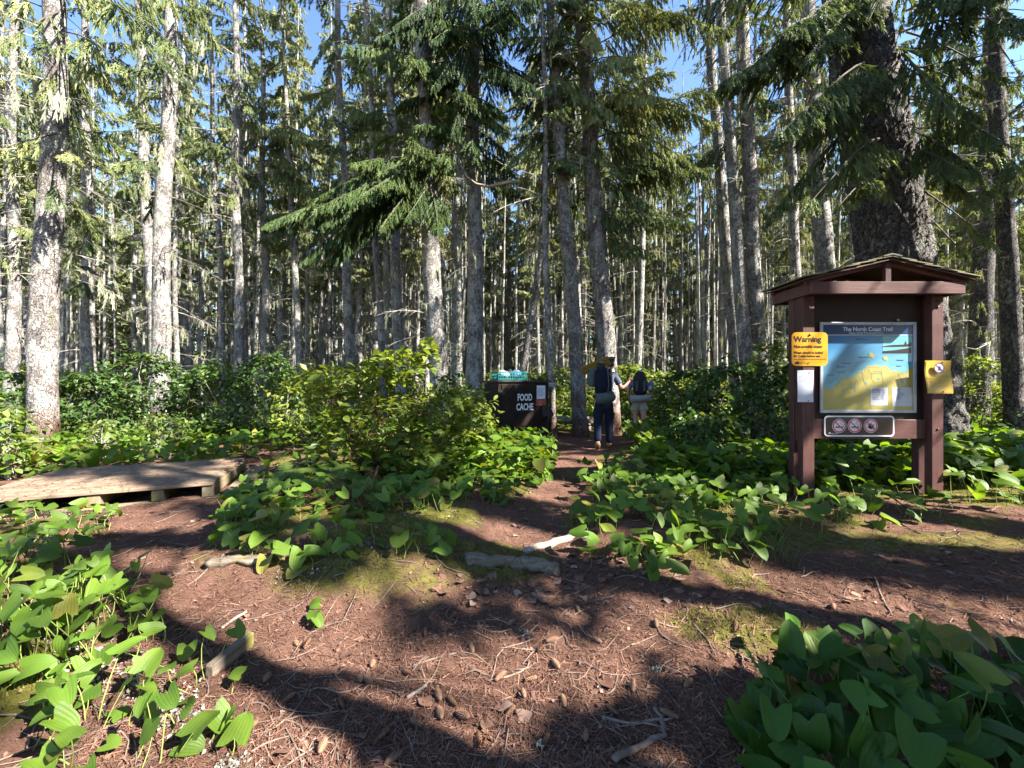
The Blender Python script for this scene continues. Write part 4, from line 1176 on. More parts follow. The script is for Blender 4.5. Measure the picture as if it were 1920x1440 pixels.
def plant_bed(name, label, cat, pts_xy, hmin, hmax, smin, smax, rng, mat='leaf', face=0.35, limit=300, hfun=None, group=None):
    """patch of single leaves on stalks"""
    n = len(pts_xy)
    gz0 = gz_v(pts_xy[:, 0], pts_xy[:, 1])
    c = pts_xy.mean(0)
    t = thing(name, label, cat, (c[0], c[1], gzz(c[0], c[1])), 0, group)
    h = rng.uniform(hmin, hmax, n)
    if hfun is not None: h = h * hfun(pts_xy)
    lean = rng.normal(0, 0.30, (n, 2)) * h[:, None]
    B = np.stack([pts_xy[:, 0], pts_xy[:, 1], gz0 - 0.01], -1)
    P = B + np.stack([lean[:, 0], lean[:, 1], h], -1)
    S = rng.uniform(smin, smax, n)
    # blades turn their faces to the light with a lot of scatter
    az = rng.uniform(0, 2 * np.pi, n)
    tilt = rng.normal(0.18, 0.30, n) + face * np.cos(az - (-math.pi / 2)) * 0.8
    roll = rng.normal(0, 0.32, n) + face * np.cos(az) * 0.8
    R = rotmats(az, tilt, roll)
    add_leaves(t, P, R, S, LEAF_T, LEAF_LOW, M[mat], rng, limit)
    o = np.array(t.location)
    s = np.linspace(0, 1, 4)[None, :, None]
    PL = (B[:, None, :] * (1 - s) + P[:, None, :] * s) - o
    PL[:, 1:3, :2] += (rng.normal(0, .012, (n, 1, 2)))
    V, F = limbs_geo(PL, np.tile(np.array([.0028, .0026, .0022, .0016]), (n, 1)) * (0.6 + 0.5 * (S / smax))[:, None], 4)
    tag(link('stems', np_mesh('stems', V, F, M['stem'], smooth=True), t), kind='stuff')
    return t

def sample_poly(poly, dens, rng, margin=0.0):
    lo, hi = poly.min(0), poly.max(0)
    n = int(dens * np.prod(hi - lo))
    P = rng.uniform(lo, hi, (n, 2))
    return P[poly_sd(P, poly) > margin]

rng = np.random.default_rng(31)
# --- bottom right: large shaded leaves close to the lens
p = sample_poly(np.array([[0.70, 1.22], [0.86, 1.52], [1.12, 1.76], [1.55, 1.86], [1.85, 1.70], [2.2, 1.45], [2.4, 1.0], [0.85, 1.0]]), 240, rng)
plant_bed('broad_leaf_plant', 'dense clump of large dark heart-shaped leaves filling the bottom right corner', 'plant', p, 0.07, 0.26, 0.065, 0.115, rng, 'leaf_shade', .75,
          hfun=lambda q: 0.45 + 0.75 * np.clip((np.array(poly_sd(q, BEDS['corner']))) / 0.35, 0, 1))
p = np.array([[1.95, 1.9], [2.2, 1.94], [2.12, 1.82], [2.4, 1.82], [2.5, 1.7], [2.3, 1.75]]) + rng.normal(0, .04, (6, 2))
plant_bed('broad_leaf_plant', 'loose group of heart-shaped leaves trailing right of the large dark corner clump', 'plant', p, 0.04, 0.12, 0.07, 0.11, rng, 'leaf_shade', .5)
# --- left side: sunlit leaves near the lens, then sparse ones over pale lichen litter
p = sample_poly(np.array([[-3.6, 2.55], [-2.35, 2.45], [-1.75, 2.05], [-2.1, 1.75], [-3.4, 1.9]]), 200, rng)
plant_bed('broad_leaf_plant', 'tall bright green heart-leaved clump in full sun at the left edge of the picture', 'plant', p, 0.10, 0.30, 0.05, 0.095, rng, 'leaf', .6)
p = sample_poly(np.array([[-2.6, 1.75], [-1.6, 1.95], [-1.15, 1.72], [-0.98, 1.36], [-1.2, 1.15], [-2.6, 1.2]]), 125, rng)
plant_bed('broad_leaf_plant', 'sparse half shaded heart-leaved plants over pale litter in the bottom left corner', 'plant', p, 0.04, 0.20, 0.045, 0.088, rng, 'leaf', .6)
p = sample_poly(np.array([[-5.6, 3.2], [-4.6, 3.62], [-3.75, 3.65], [-3.3, 3.35], [-2.8, 2.6], [-3.6, 2.5], [-5.2, 2.3]]), 55, rng)
plant_bed('broad_leaf_plant', 'spreading low green leaves on the ground in front of the wooden platform', 'plant', p, 0.06, 0.2, 0.06, 0.10, rng, 'leaf')
# --- island: sunny patch in front of the food cache and the scattered plants on the moss
p = sample_poly(G((720, 905), (800, 850), (900, 832), (1000, 846), (1040, 870), (1030, 915), (950, 960), (800, 985), (720, 960)), 75, rng)
plant_bed('broad_leaf_plant', 'low sunlit carpet of heart-shaped leaves in front of the food cache', 'plant', p, 0.05, 0.20, 0.075, 0.115, rng, 'leaf')
p = sample_poly(G((395, 1010), (470, 925), (620, 915), (730, 940), (860, 985), (700, 1000), (560, 1015), (450, 1060), (400, 1050)), 105, rng)
plant_bed('broad_leaf_plant', 'shaded heart-shaped leaves round the foot of the sunlit shrub', 'plant', p, 0.04, 0.22, 0.07, 0.115, rng, 'leaf')
p = sample_poly(G((400, 1080), (600, 1040), (820, 1030), (880, 1060), (830, 1085), (600, 1100)), 62, rng)
plant_bed('broad_leaf_plant', 'few small leaves on stalks growing out of the mossy bank edging the path', 'plant', p, 0.05, 0.16, 0.07, 0.12, rng, 'leaf')
p = np.array([gp(590, 1150)[:2], gp(596, 1140)[:2], gp(588, 1165)[:2]])
plant_bed('broad_leaf_plant', 'tiny lone sunlit seedling standing on the bare brown path', 'plant', p, 0.03, 0.08, 0.05, 0.075, rng, 'leaf')
# --- right bed
rb = G((1075, 975), (1095, 1045), (1200, 1078), (1420, 1070), (1480, 1005), (1440, 930), (1250, 930), (1110, 915))
p = sample_poly(rb, 85, rng)
plant_bed('broad_leaf_plant', 'bright bed of heart-shaped leaves bordering the path left of the information board', 'plant', p, 0.06, 0.22, 0.08, 0.13, rng, 'leaf')
p = sample_poly(G((1085, 905), (1140, 892), (1215, 862), (1340, 850), (1480, 860), (1490, 935), (1300, 935), (1120, 925)), 62, rng)
plant_bed('broad_leaf_plant', 'taller leaves beside the narrow trail below the hikers', 'plant', p, 0.08, 0.27, 0.075, 0.12, rng, 'leaf')
p = sample_poly(np.array([[2.55, 3.35], [3.1, 3.5], [3.9, 3.65], [4.55, 3.75], [4.6, 5.6], [3.0, 5.4], [2.6, 4.4]]), 38, rng)
p = p[~((np.abs(p[:, 0] - 3.29) < .14) & (np.abs(p[:, 1] - 4.48) < .22)) & ~((np.abs(p[:, 0] - 4.71) < .14) & (np.abs(p[:, 1] - 4.48) < .22))]
plant_bed('broad_leaf_plant', 'shaded leaves growing under and around the legs of the information board', 'plant', p, 0.06, 0.24, 0.08, 0.13, rng, 'leaf')
p = sample_poly(np.array([[4.75, 3.85], [5.6, 3.9], [6.6, 4.3], [6.8, 6.5], [5.2, 6.3], [4.85, 5.0]]), 50, rng)
plant_bed('broad_leaf_plant', 'thick sunlit bed of broad leaves right of the information board', 'plant', p, 0.14, 0.38, 0.09, 0.15, rng, 'leaf')

# --- moving outward: low cover that nobody could count
rng = np.random.default_rng(32)
n = 26000
P = np.stack([rng.uniform(-1.42, 1.42, n), 4.6 * (26 / 4.6) ** rng.uniform(0, 1, n)], -1)
P[:, 0] *= P[:, 1]
bmk = bed_mask(P[:, 0], P[:, 1])
keep = ((bmk > 0.02) | ((P[:, 0] < -2.9) & (P[:, 1] > 5.2))) & (fbm(xy0(P[:, 0], P[:, 1]) * 0.8, 3, 12) > 0.36)
dv = (P - np.array([-3.33, 4.4])) @ np.array([[.9207, -.3903], [.3903, .9207]])
keep &= ~((dv[:, 0] > -2.3) & (dv[:, 0] < .35) & (dv[:, 1] > -.6) & (dv[:, 1] < 1.72))
keep &= ~(np.hypot(P[:, 0] - 0.35, P[:, 1] - 9.2) < 1.0)
keep &= ~((np.abs(P[:, 0] - 0.16 * P[:, 1] - .40) < 0.6) & (P[:, 1] < 11))
keep &= ~((poly_sd(P, BEDS['island']) > 0) & (P[:, 0] < -.75) & (P[:, 1] < 7.2) & (rng.uniform(0, 1, n) < .85))
keep &= ~((P[:, 0] < -3.2) & (P[:, 1] < 7.6) & (rng.uniform(0, 1, n) < .45))
P = P[keep]; n = len(P)
h = rng.uniform(0.08, 0.42, n)
Q = np.stack([P[:, 0], P[:, 1], gz_v(P[:, 0], P[:, 1]) + h], -1)
az = rng.uniform(0, 6.28, n)
R = rotmats(az, rng.normal(.2, .35, n), rng.normal(0, .35, n))
V, F, UV = scatter(LEAF_LOW, Q, R, rng.uniform(.08, .16, n))
tag(link('ground_cover', np_mesh('ground_cover', V, F, M['leaf'], tint=np.repeat(rng.uniform(0, 1, n), len(LEAF_LOW[0])), uv=UV, smooth=True)), 'low leafy ground cover spreading under the trees', 'ground cover', None, 'stuff')

# --- bushes
def bush_geo(rng, rx, ry, H, nleaf, s0, s1, base=0.15, shell=0.55):
    """leaf positions through a lumpy dome, and stems"""
    u = rng.uniform(0, 1, nleaf * 3); th = rng.uniform(0, 2 * np.pi, nleaf * 3)
    cz = rng.uniform(0, 1, nleaf * 3) ** 0.8
    rr = (shell + (1 - shell) * u ** 0.6)
    lump = 0.72 + 0.5 * fbm(np.stack([np.cos(th) * 1.6 + 5, np.sin(th) * 1.6 + 5, cz * 2.5], -1) * 1.4, 3, int(rng.integers(0, 999)))
    prof = np.sqrt(np.clip(1 - (cz * 0.98) ** 2.2, 0, 1)) * (0.75 + 0.5 * cz * (1 - cz))
    r = rr * lump * prof
    P = np.stack([np.cos(th) * r * rx, np.sin(th) * r * ry, base + cz * (H - base) * (0.85 + 0.3 * lump * rr / 1.2)], -1)
    k = fbm(P * 3.2 / max(rx, 0.5) + 9, 3, int(rng.integers(0, 999))) > 0.46
    P = P[k][:nleaf]
    sh_ = []
    for q in range(max(6, nleaf // 60)):
        p0 = P[int(rng.integers(0, len(P)))]
        d_ = np.array([p0[0] / rx * .5, p0[1] / ry * .5, .9]) + rng.normal(0, .35, 3); d_ /= np.linalg.norm(d_)
        ls = rng.uniform(.15, .45) * min(1, H)
        for u_ in np.linspace(.2, 1, 7): sh_.append(p0 + d_ * ls * u_ + rng.normal(0, .025, 3))
    P = np.concatenate([P, np.array(sh_)])
    n = len(P)
    az = np.arctan2(P[:, 1], P[:, 0]) + rng.normal(0, 0.9, n)
    R = rotmats(az, rng.normal(.25, .4, n), rng.normal(0, .5, n))
    return P, R, rng.uniform(s0, s1, n)
def stems_geo(rng, P, n, rx, ry, r0=0.010, fork=3):
    """crooked stems that fork towards the leaves"""
    PL = []; RR = []
    s = np.linspace(0, 1, 6)[:, None]
    for i in range(n):
        tip = P[int(rng.integers(0, len(P)))]
        b = np.array([rng.normal(0, rx * .22), rng.normal(0, ry * .22), -0.05])
        k = rng.normal(0, .10, 3) * [1, 1, .3]
        L = b * (1 - s) + tip * s + k * np.sin(s * 3.14) + np.array([0, 0, 1]) * (s * (1 - s) * 0.25) + rng.normal(0, .015, (6, 3)) * (s * (1 - s) * 4)
        PL.append(L); RR.append(r0 * rng.uniform(.6, 1.3) * (1 - .75 * s[:, 0]))
        for j in range(fork):
            t2 = P[int(rng.integers(0, len(P)))]
            q = L[int(rng.integers(2, 5))]
            if np.linalg.norm(t2 - q) > 0.7 * max(rx, .5): t2 = q + (t2 - q) * 0.45
            PL.append(q * (1 - s) + t2 * s + rng.normal(0, .03, 3) * np.sin(s * 3.14)); RR.append(r0 * .45 * (1 - .7 * s[:, 0]))
    return limbs_geo(np.stack(PL), np.stack(RR), 4)

# the big sunlit shrub in the middle: leaves as parts
rng = np.random.default_rng(33)
c = gp(705, 905); c.y = 5.25; c.x = (705 - 960) / FPX * 5.25
sh = thing('leafy_shrub', 'big sunlit yellow-green shrub with leathery leaves in the middle left of the food cache', 'shrub', (c.x, c.y, gzz(c.x, c.y)))
Ps = []; Rs = []; Ss = []
o = Vector((c.x, c.y, 0))
for (px, py, Y, rx, ry, rz, n, base) in ((740, 690, 5.2, .36, .4, .25, 300, 0), (650, 715, 5.15, .42, .4, .22, 260, 0), (590, 720, 5.3, .22, .3, .24, 90, 0), (800, 665, 5.3, .16, .2, .22, 70, 0), (700, 790, 5.2, .62, .5, .40, 620, 0),
                                      (830, 770, 5.4, .42, .4, .36, 380, 0), (880, 800, 5.6, .3, .3, .25, 170, 0), (770, 860, 5.2, .62, .45, .28, 380, 0), (640, 850, 5.1, .45, .4, .3, 300, 0), (895, 740, 5.7, .13, .15, .14, 28, 0)):
    cc = pt(px, py, Y) - o
    q = rng.normal(0, 1, (n * 2, 3)); q /= np.linalg.norm(q, axis=1, keepdims=True)
    q *= (0.45 + 0.55 * rng.uniform(0, 1, (n * 2, 1)) ** .5) * np.array([rx, ry, rz])
    q = q[fbm(q * 6 + px, 3, 5) > 0.42][:n] + np.array(cc)
    q = q[q[:, 2] > 0.12]
    Ps.append(q)
Pq = np.concatenate(Ps); n = len(Pq)
az = np.arctan2(Pq[:, 1], Pq[:, 0]) + rng.normal(0, .9, n)
Rq = rotmats(az, rng.normal(.1, .45, n) - 0.25, rng.normal(0, .5, n))
Sq = rng.uniform(.08, .145, n)
add_leaves(sh, Pq + np.array([c.x, c.y, 0]), Rq, Sq, SALAL_T, OVAL_LOW, M['salal'], rng, 300, minpx=6)
V, F = stems_geo(rng, Pq - np.array([0, 0, sh.location.z]), 26, .5, .4, .012, 4)
tag(link('stems', np_mesh('stems', V, F, M['shrubwood'], smooth=True), sh), kind='stuff')

def bush(label, px, Y, rx, ry, H, nleaf, mat='bush', s=(.07, .12), parts=0, seed=0, name='leafy_bush', group=None, base=.12, stems=12, wood='twig'):
    rng = np.random.default_rng(seed)
    x = (px - 960) / FPX * Y
    t = thing(name, label, 'bush', (x, Y, gzz(x, Y)), 0, group)
    P, R, S = bush_geo(rng, rx, ry, H, int(nleaf * 1.35), s[0], s[1], base)
    o = np.array(t.location)
    add_leaves(t, P + o, R, S, SALAL_T, OVAL_LOW, M[mat], rng, parts, stuffname='foliage', minpx=7)
    V, F = stems_geo(rng, P, stems, rx, ry, .011, 3)
    tag(link('stems', np_mesh('stems', V, F, M[wood], smooth=True), t), kind='stuff')
    return t
# left mass behind the platform
bush('dark glossy bush at the left edge behind the thick spruce trunk', 20, 7.6, 1.3, .9, 1.45, 1300, seed=1)
bush('half sunlit green bush directly right of the thick spruce trunk', 170, 8.2, 1.25, .9, 1.42, 1500, seed=2, parts=80)
bush('dense bush with sunlit top behind the middle of the platform', 275, 8.8, 1.2, .9, 1.86, 1500, seed=3, parts=60)
bush('very dark dense bush behind the right end of the platform', 400, 8.6, 1.25, .9, 1.58, 1700, seed=4, parts=60)
bush('dark bush between the platform and the big sunlit shrub', 500, 8.9, 1.1, .9, 1.8, 1300, seed=5)
bush('pale olive bush in dappled light left of the big sunlit shrub', 560, 7.6, .6, .6, 1.25, 500, 'salal', seed=6)
bush('small bright green bush on thin twigs behind the left half of the platform', 190, 6.5, .42, .3, .62, 150, 'understory', (.05, .085), 90, 7, stems=9)
bush('small bright green bush on thin twigs behind the right half of the platform', 300, 6.7, .62, .35, .72, 240, 'understory', (.05, .085), 120, 8, stems=10)
bush('tangled light bush at the left border in front of the thick trunk', 8, 5.4, .42, .4, .95, 150, 'understory', (.07, .12), 90, 9)
# behind shrub and cache
bush('dark bush hugging the trunk behind the big sunlit shrub', 850, 8.2, .7, .5, 1.35, 600, seed=10)
bush('green bush at the left side of the food cache', 890, 7.2, .45, .4, 1.0, 330, 'salal', seed=11, parts=50)
# right mass between hikers and board
bush('dark dense bush beside the trail right of the second hiker', 1290, 8.3, .95, .8, 1.42, 1100, seed=12, parts=60)
bush('large shaded bush between the trail and the information board', 1370, 7.2, 1.05, .8, 1.48, 1500, seed=13, parts=90)
bush('dark leafy bush pressed against the left leg of the information board', 1450, 6.3, .75, .6, 1.45, 1000, seed=14, parts=90)
bush('lower shaded bush in front of the large one left of the information board', 1330, 5.9, .8, .5, .75, 700, seed=15, parts=80)
bush('light bush with sunlit crown rising behind the left post of the information board', 1440, 9.2, .8, .6, 2.0, 800, 'understory', seed=16)
bush('shaded bush seen through the legs of the information board', 1620, 6.3, 1.1, .5, .8, 900, seed=17)
bush('sunlit bush between the information board and the leaning right trunk', 1830, 9.0, .9, .8, 1.75, 900, 'understory', (.06, .1), seed=18)
bush('bright low bush at the right border behind the leaning trunk', 1940, 8.4, .8, .8, 1.0, 600, 'understory', seed=19)
# understory far back, shared shapes
BV = []
for v in range(4):
    rng = np.random.default_rng(700 + v)
    P, R, S = bush_geo(rng, 1.3, 1.1, 1.7, 620, .10, .17, .1, .5)
    V, F, UV = scatter(OVAL_LOW, P, R, S)
    BV.append(np_mesh('foliage', V, F, M['understory'], tint=np.repeat(rng.uniform(0, 1, len(P)), len(OVAL_LOW[0])), uv=UV, smooth=True))
rng = np.random.default_rng(34)
k = 0
while k < 124:
    Y = rng.uniform(12.5, 33); x = rng.uniform(-1.36, 1.36) * Y
    if k < 26: Y = rng.uniform(11.6, 18); x = rng.uniform(-.12, .5) * Y
    if any((x - a) ** 2 + (Y - b) ** 2 < .35 for a, b in placed[:27]): continue
    zn = ('light green undergrowth bush ' if Y < 20 else 'faraway light green bush ') + zone(x / Y)
    t = thing('undergrowth_bush', zn, 'bush', (x, Y, gzz(x, Y)), 0, zn)
    sc = rng.uniform(.75, 1.2)
    link('foliage', BV[k % 4], t, rot=(0, 0, rng.uniform(0, 6.28)), scale=(sc * rng.uniform(.9, 1.3), sc * 1.0, sc * rng.uniform(.75, 1.1)))
    k += 1
# the sea of undergrowth beyond
n = 19000
Y = rng.uniform(24, 62, n); x = rng.uniform(-1.35, 1.35, n) * Y
q = fbm(xy0(x, Y) * .25, 3, 4)
z = rng.uniform(0, 1, n) ** .7 * (0.5 + 2.6 * np.clip(q - .25, 0, 1))
P = np.stack([x, Y, z], -1)
R = rotmats(rng.uniform(0, 6.28, n), rng.normal(.2, .5, n), rng.normal(0, .6, n))
V, F, UV = scatter(OVAL_LOW, P, R, rng.uniform(.25, .45, n))
tag(link('far_undergrowth', np_mesh('far_undergrowth', V, F, M['understory'], tint=np.repeat(rng.uniform(0, 1, n), len(OVAL_LOW[0])), uv=UV)), 'far off leafy undergrowth between the distant trunks', 'undergrowth', None, 'stuff')

# --- ferns
def frond(rng, L=0.7, arch=0.45, n=26):
    s = np.linspace(0, 1, 12)
    C = np.stack([L * s * (1 - .12 * s), 0 * s, L * (0.75 * s - arch * 1.9 * s ** 2)], -1)
    V, F = limbs_geo(C[None], (0.004 * (1 - .8 * s))[None], 4)
    Vs = [V]; Ft = []; off = len(V)
    for i in range(n):
        u = 0.12 + 0.86 * i / n
        p = np.array([np.interp(u, s, C[:, k]) for k in range(3)])
        d = np.array([np.interp(min(u + .04, 1), s, C[:, k]) for k in range(3)]) - p; d /= np.linalg.norm(d)
        l = L * 0.19 * math.sin(math.pi * (0.12 + 0.86 * (1 - u) ** .8 * .9)) * 1.0 + .01
        w = L * 0.016
        for sg in (-1, 1):
            e = np.array([0, sg, 0]) * .95 + d * .35 + np.array([0, 0, -.18 + .06 * rng.normal()])
            e /= np.linalg.norm(e)
            a = p - d * w; b = p + d * w; m1 = p + e * l * .55 - d * w * .9; m2 = p + e * l * .55 + d * w * .8; tip = p + e * l + d * w
            Vs.append(np.array([a, b, m2, tip, m1])); Ft += [[off, off + 1, off + 2], [off, off + 2, off + 4], [off + 4, off + 2, off + 3]]; off += 5
    return np_mesh('frond', np.concatenate(Vs), [F, np.array(Ft)], [M['fern']], tint=np.zeros(off))
rng = np.random.default_rng(35)
FR = [frond(rng, 1.0, a) for a in (.32, .42, .5)]
def fern(label, px, py, Y, n, L, spread=None, up=0.0):
    P = pt(px, py, Y) if Y else gp(px, py)
    t = thing('fern', label, 'fern', (P.x, P.y, gzz(P.x, P.y) + 0.02))
    for i in range(n):
        az = 2 * math.pi * i / n + rng.normal(0, .25) if spread is None else rng.uniform(*spread)
        s = L * rng.uniform(.75, 1.15)
        link('frond', FR[int(rng.integers(0, 3))], t, rot=Euler((rng.normal(0, .15), -up + rng.normal(0, .15), az)), scale=s)
fern('arching sword fern with sunlit fronds at the left foot of the big shrub', 655, 895, 4.55, 12, .85, (1.7, 4.9), .2)
fern('upright pale fern fronds beside the stepped right end of the platform', 535, 935, 4.1, 8, .5, None, .5)
fern('small fern with yellowish fronds inside the right half of the big shrub', 815, 860, 4.75, 8, .5, None, .5)
fern('single low fern frond lying over the litter below the big shrub', 575, 985, None, 2, .45, (-.35, .1), -.25)
fern('blurred fern in shade behind the upright pale fronds', 590, 915, 4.6, 6, .45, None, .3)
fern('dark fern among the plants behind the rope-tied tree', 1045, 775, 10.6, 8, .7, None, .2)
# grass tufts
def grass(label, px, py, n, H, sp):
    P0 = gp(px, py)
    t = thing('grass_tuft', label, 'grass', (P0.x, P0.y, gzz(P0.x, P0.y)))
    s = np.linspace(0, 1, 5)[None, :, None]
    b = rng.normal(0, sp, (n, 2)); d = rng.normal(0, .5, (n, 2)); h = H * rng.uniform(.5, 1.1, n)
    PL = np.concatenate([b[:, None, :] + d[:, None, :] * h[:, None, None] * s ** 1.8, (h[:, None, None] * (s - .18 * s ** 3)) - .02], -1)
    V, F = limbs_geo(PL, np.tile(np.array([.0022, .002, .0017, .0012, .0004]), (n, 1)), 3)
    tag(link('blades', np_mesh('blades', V, F, M['understory'], tint=np.repeat(rng.uniform(0, 1, n), 15)), t), kind='stuff')
grass('thin grass tuft at the left border of the right bed beside the trail', 1100, 985, 90, .26, .10)
grass('thin grass blades at the corner of the trail bend below the hikers', 1085, 905, 50, .24, .08)
grass('short grass tuft in front of the left leg of the information board', 1450, 1040, 60, .22, .1)
grass('short grass tuft under the information board', 1585, 985, 50, .2, .12)
grass('few grass blades on the mossy bank beside the flat log', 800, 1060, 26, .16, .05)

# =================================================================== PLATFORM, BOARD, CACHE, PEOPLE
DG = bpy.context.evaluated_depsgraph_get
def text(body, size, loc, mat, parent, align='LEFT', bold=0.0, rot=(math.pi / 2, 0, 0), name='lettering', width=1.0, world=True, shear=0):
    cu = bpy.data.curves.new(name, 'FONT')
    cu.body = body; cu.size = size; cu.align_x = align; cu.offset = bold; cu.extrude = 0.0006; cu.resolution_u = 3; cu.shear = shear
    o = bpy.data.objects.new(name, cu)
    COL.objects.link(o)
    bpy.context.view_layer.update()
    me = bpy.data.meshes.new_from_object(o.evaluated_get(DG()))
    bpy.data.objects.remove(o); bpy.data.curves.remove(cu)
    me.materials.clear(); me.materials.append(M[mat]); me.name = name
    l = Vector(loc) - (parent.location if world else Vector((0, 0, 0)))
    return link(name, me, parent, l, rot, (width, 1, 1))
def rounded(x0, x1, z0, z1, r, n=5):
    out = []
    for (cx, cz, a0) in ((x1 - r, z0 + r, -90), (x1 - r, z1 - r, 0), (x0 + r, z1 - r, 90), (x0 + r, z0 + r, 180)):
        for i in range(n + 1):
            a = math.radians(a0 + 90 * i / n); out.append((cx + r * math.cos(a), cz + r * math.sin(a)))
    return out
def disc(cx, cz, r, n=28):
    return [(cx + r * math.cos(2 * math.pi * i / n), cz + r * math.sin(2 * math.pi * i / n)) for i in range(n)]
def flat(parent, name, outline, y, mat, th=0.001):
    return MB().prism(outline, y - th, y).build(name, M[mat], parent)
def ring(parent, name, cx, cz, r, w, y, mat, n=32):
    mb = MB(); V = []; F = []
    for i in range(n):
        a = 2 * math.pi * i / n
        for rr in (r, r - w):
            for yy in (y, y - .001): V.append(Vector((cx + rr * math.cos(a), yy, cz + rr * math.sin(a))))
    for i in range(n):
        j = (i + 1) % n
        F += [(4 * i, 4 * j, 4 * j + 1, 4 * i + 1), (4 * i + 2, 4 * i + 3, 4 * j + 3, 4 * j + 2), (4 * i + 1, 4 * j + 1, 4 * j + 3, 4 * i + 3), (4 * i, 4 * i + 2, 4 * j + 2, 4 * j)]
    mb.add(V, F)
    return mb.build(name, M[mat], parent)
def slash(parent, cx, cz, r, w, y, mat):
    d = math.radians(-45); c, s = math.cos(d), math.sin(d)
    q = [(-r, -w / 2), (r, -w / 2), (r, w / 2), (-r, w / 2)]
    return flat(parent, 'slash', [(cx + a * c - b * s, cz + a * s + b * c) for a, b in q], y, mat)

# ---- wooden platform
u = Vector((.92, .39, 0)).normalized()
ang_d = math.atan2(u.y, u.x)
fr = Vector((-3.33, 4.4, 0))                       # front right corner of the top
dk = thing('wooden_platform', 'low weathered wooden tent platform with stepped right end among the plants on the left', 'platform', (fr.x, fr.y, -.02), ang_d)
DL_, DW = 2.05, 1.62
nb = 10
for i in range(nb):
    y0 = i * DW / nb
    mb = MB()
    e0 = -DL_ + rng.uniform(-.03, .03); e1 = rng.uniform(-.035, .01) - (.0 if i < 4 else .03)
    mb.box(e0, e1, y0 + .007, y0 + DW / nb - .009, .185 + rng.uniform(-.004, .004), .225 + rng.uniform(-.004, .004), bev=.006)
    mb.build('board', M['deck'], dk, world=False)
for i, xx in enumerate((-.06, -.50, -1.02, -1.55, -2.0)):
    mb = MB(); mb.box(xx - .055, xx + .055, .03, DW - .02, .06, .182, bev=.006); mb.build('joist', M['deck_end'], dk, world=False)
mb = MB(); mb.box(-DL_ - .02, .06, .0, .11, -.05, .058, bev=.01); mb.build('sill', M['deck_end'], dk, world=False)
mb = MB(); mb.box(-DL_ - .02, .06, DW - .12, DW - .02, -.05, .058, bev=.01); mb.build('sill', M['deck_end'], dk, world=False)
for i in range(4):                                  # the lower step at the right end
    mb = MB(); y0 = .10 + i * .37
    mb.box(.065, .26 + rng.uniform(-.02, .03), y0, y0 + .35, -.05, .10 + rng.uniform(-.006, .006), bev=.01); mb.build('step_block', M['deck_end'], dk, world=False)
# needles lying on the boards
n = 1500
x = rng.uniform(-DL_, 0, n); y = rng.uniform(0, DW, n); az = rng.uniform(0, 6.28, n); L = rng.uniform(.01, .045, n); w = rng.uniform(.0015, .004, n)
d = np.stack([np.cos(az), np.sin(az)], -1); b = np.stack([-d[:, 1], d[:, 0]], -1)
C = np.stack([x, y], -1); zz = np.full((n, 1), .2315)
V = np.stack([np.concatenate([C + d * L[:, None] * a + b * w[:, None] * c, zz + rng.uniform(0, .004, (n, 1))], -1) for a, c in ((-1, -1), (-1, 1), (1, 1), (1, -1))], 1).reshape(-1, 3)
V = V @ np.array(Matrix.Rotation(ang_d, 3, 'Z')).T + np.array(dk.location)
tag(link('platform_litter', np_mesh('platform_litter', V, np.arange(n * 4).reshape(-1, 4), M['litter'], tint=np.repeat(rng.beta(2.5, 2, n), 4))), 'dry needles scattered on the boards of the wooden platform', 'litter', None, 'stuff')

# ---- information board
ko = Vector((4.0, 4.5, 0))
kb = thing('information_board', 'tall brown painted wooden information board with a small gabled shingle roof', 'notice board', ko)
XL, XR = 3.22, 4.78
for (x0, x1) in ((XL, XL + .13), (XR - .13, XR)):
    for (y0, y1) in ((4.37, 4.455), (4.515, 4.60)):
        mb = MB(); mb.box(x0, x1, y0, y1, -.12, 2.30, bev=.005); mb.build('post', M['brown'], kb)
    mb = MB(); mb.box(x0 + .012, x1 - .012, 4.456, 4.514, .66, 2.29); mb.build('spacer', M['brown'], kb)
mb = MB(); mb.box(XL + .132, XR - .132, 4.472, 4.498, .70, 2.285); mb.build('panel', M['panel'], kb)
mb = MB(); mb.box(XL + .132, XR - .132, 4.425, 4.470, .685, .90, bev=.004); mb.build('rail', M['brown_h'], kb)
mb = MB(); mb.box(XL + .132, XR - .132, 4.500, 4.545, .685, .90, bev=.004); mb.build('rail', M['brown_h'], kb)
# roof: beams front and back, side plates, king posts, rafters, sheathing and shingles
yf, yb = 4.20, 4.84
rx0, rx1, zE = 3.16, 4.86, 2.40
mb = MB(); mb.box(rx0 + .03, rx1 - .03, yf, yf + .045, 2.262, 2.392, bev=.004); mb.build('front_beam', M['brown_h'], kb)
mb = MB(); mb.box(rx0 + .03, rx1 - .03, yb - .045, yb, 2.262, 2.392, bev=.004); mb.build('back_beam', M['brown_h'], kb)
for x0 in (rx0 + .03, rx1 - .075):
    mb = MB(); mb.box(x0, x0 + .045, yf + .047, yb - .047, 2.268, 2.388); mb.build('side_plate', M['brown'], kb)
for xx_ in (XL + .065, XR - .065):
    for zz_ in (.80, 2.15, 2.22):
        mb = MB(); mb.tube([(xx_, 4.369, zz_), (xx_, 4.361, zz_)], .011, 10); mb.build('bolt', M['darkmetal'], kb)
for (x0) in (XL, XR - .13):
    mb = MB(); mb.box(x0 - .012, x0 + .142, 4.30, 4.67, 2.303, 2.385); mb.build('bracket', M['brown'], kb)
xm = (rx0 + rx1) / 2
for y0 in (yf + .004, yb - .044):
    mb = MB(); mb.box(xm - .028, xm + .028, y0, y0 + .04, 2.394, 2.585); mb.build('king_post', M['brown'], kb)
slope = math.atan2(.215, (rx1 - rx0) / 2 + .06)
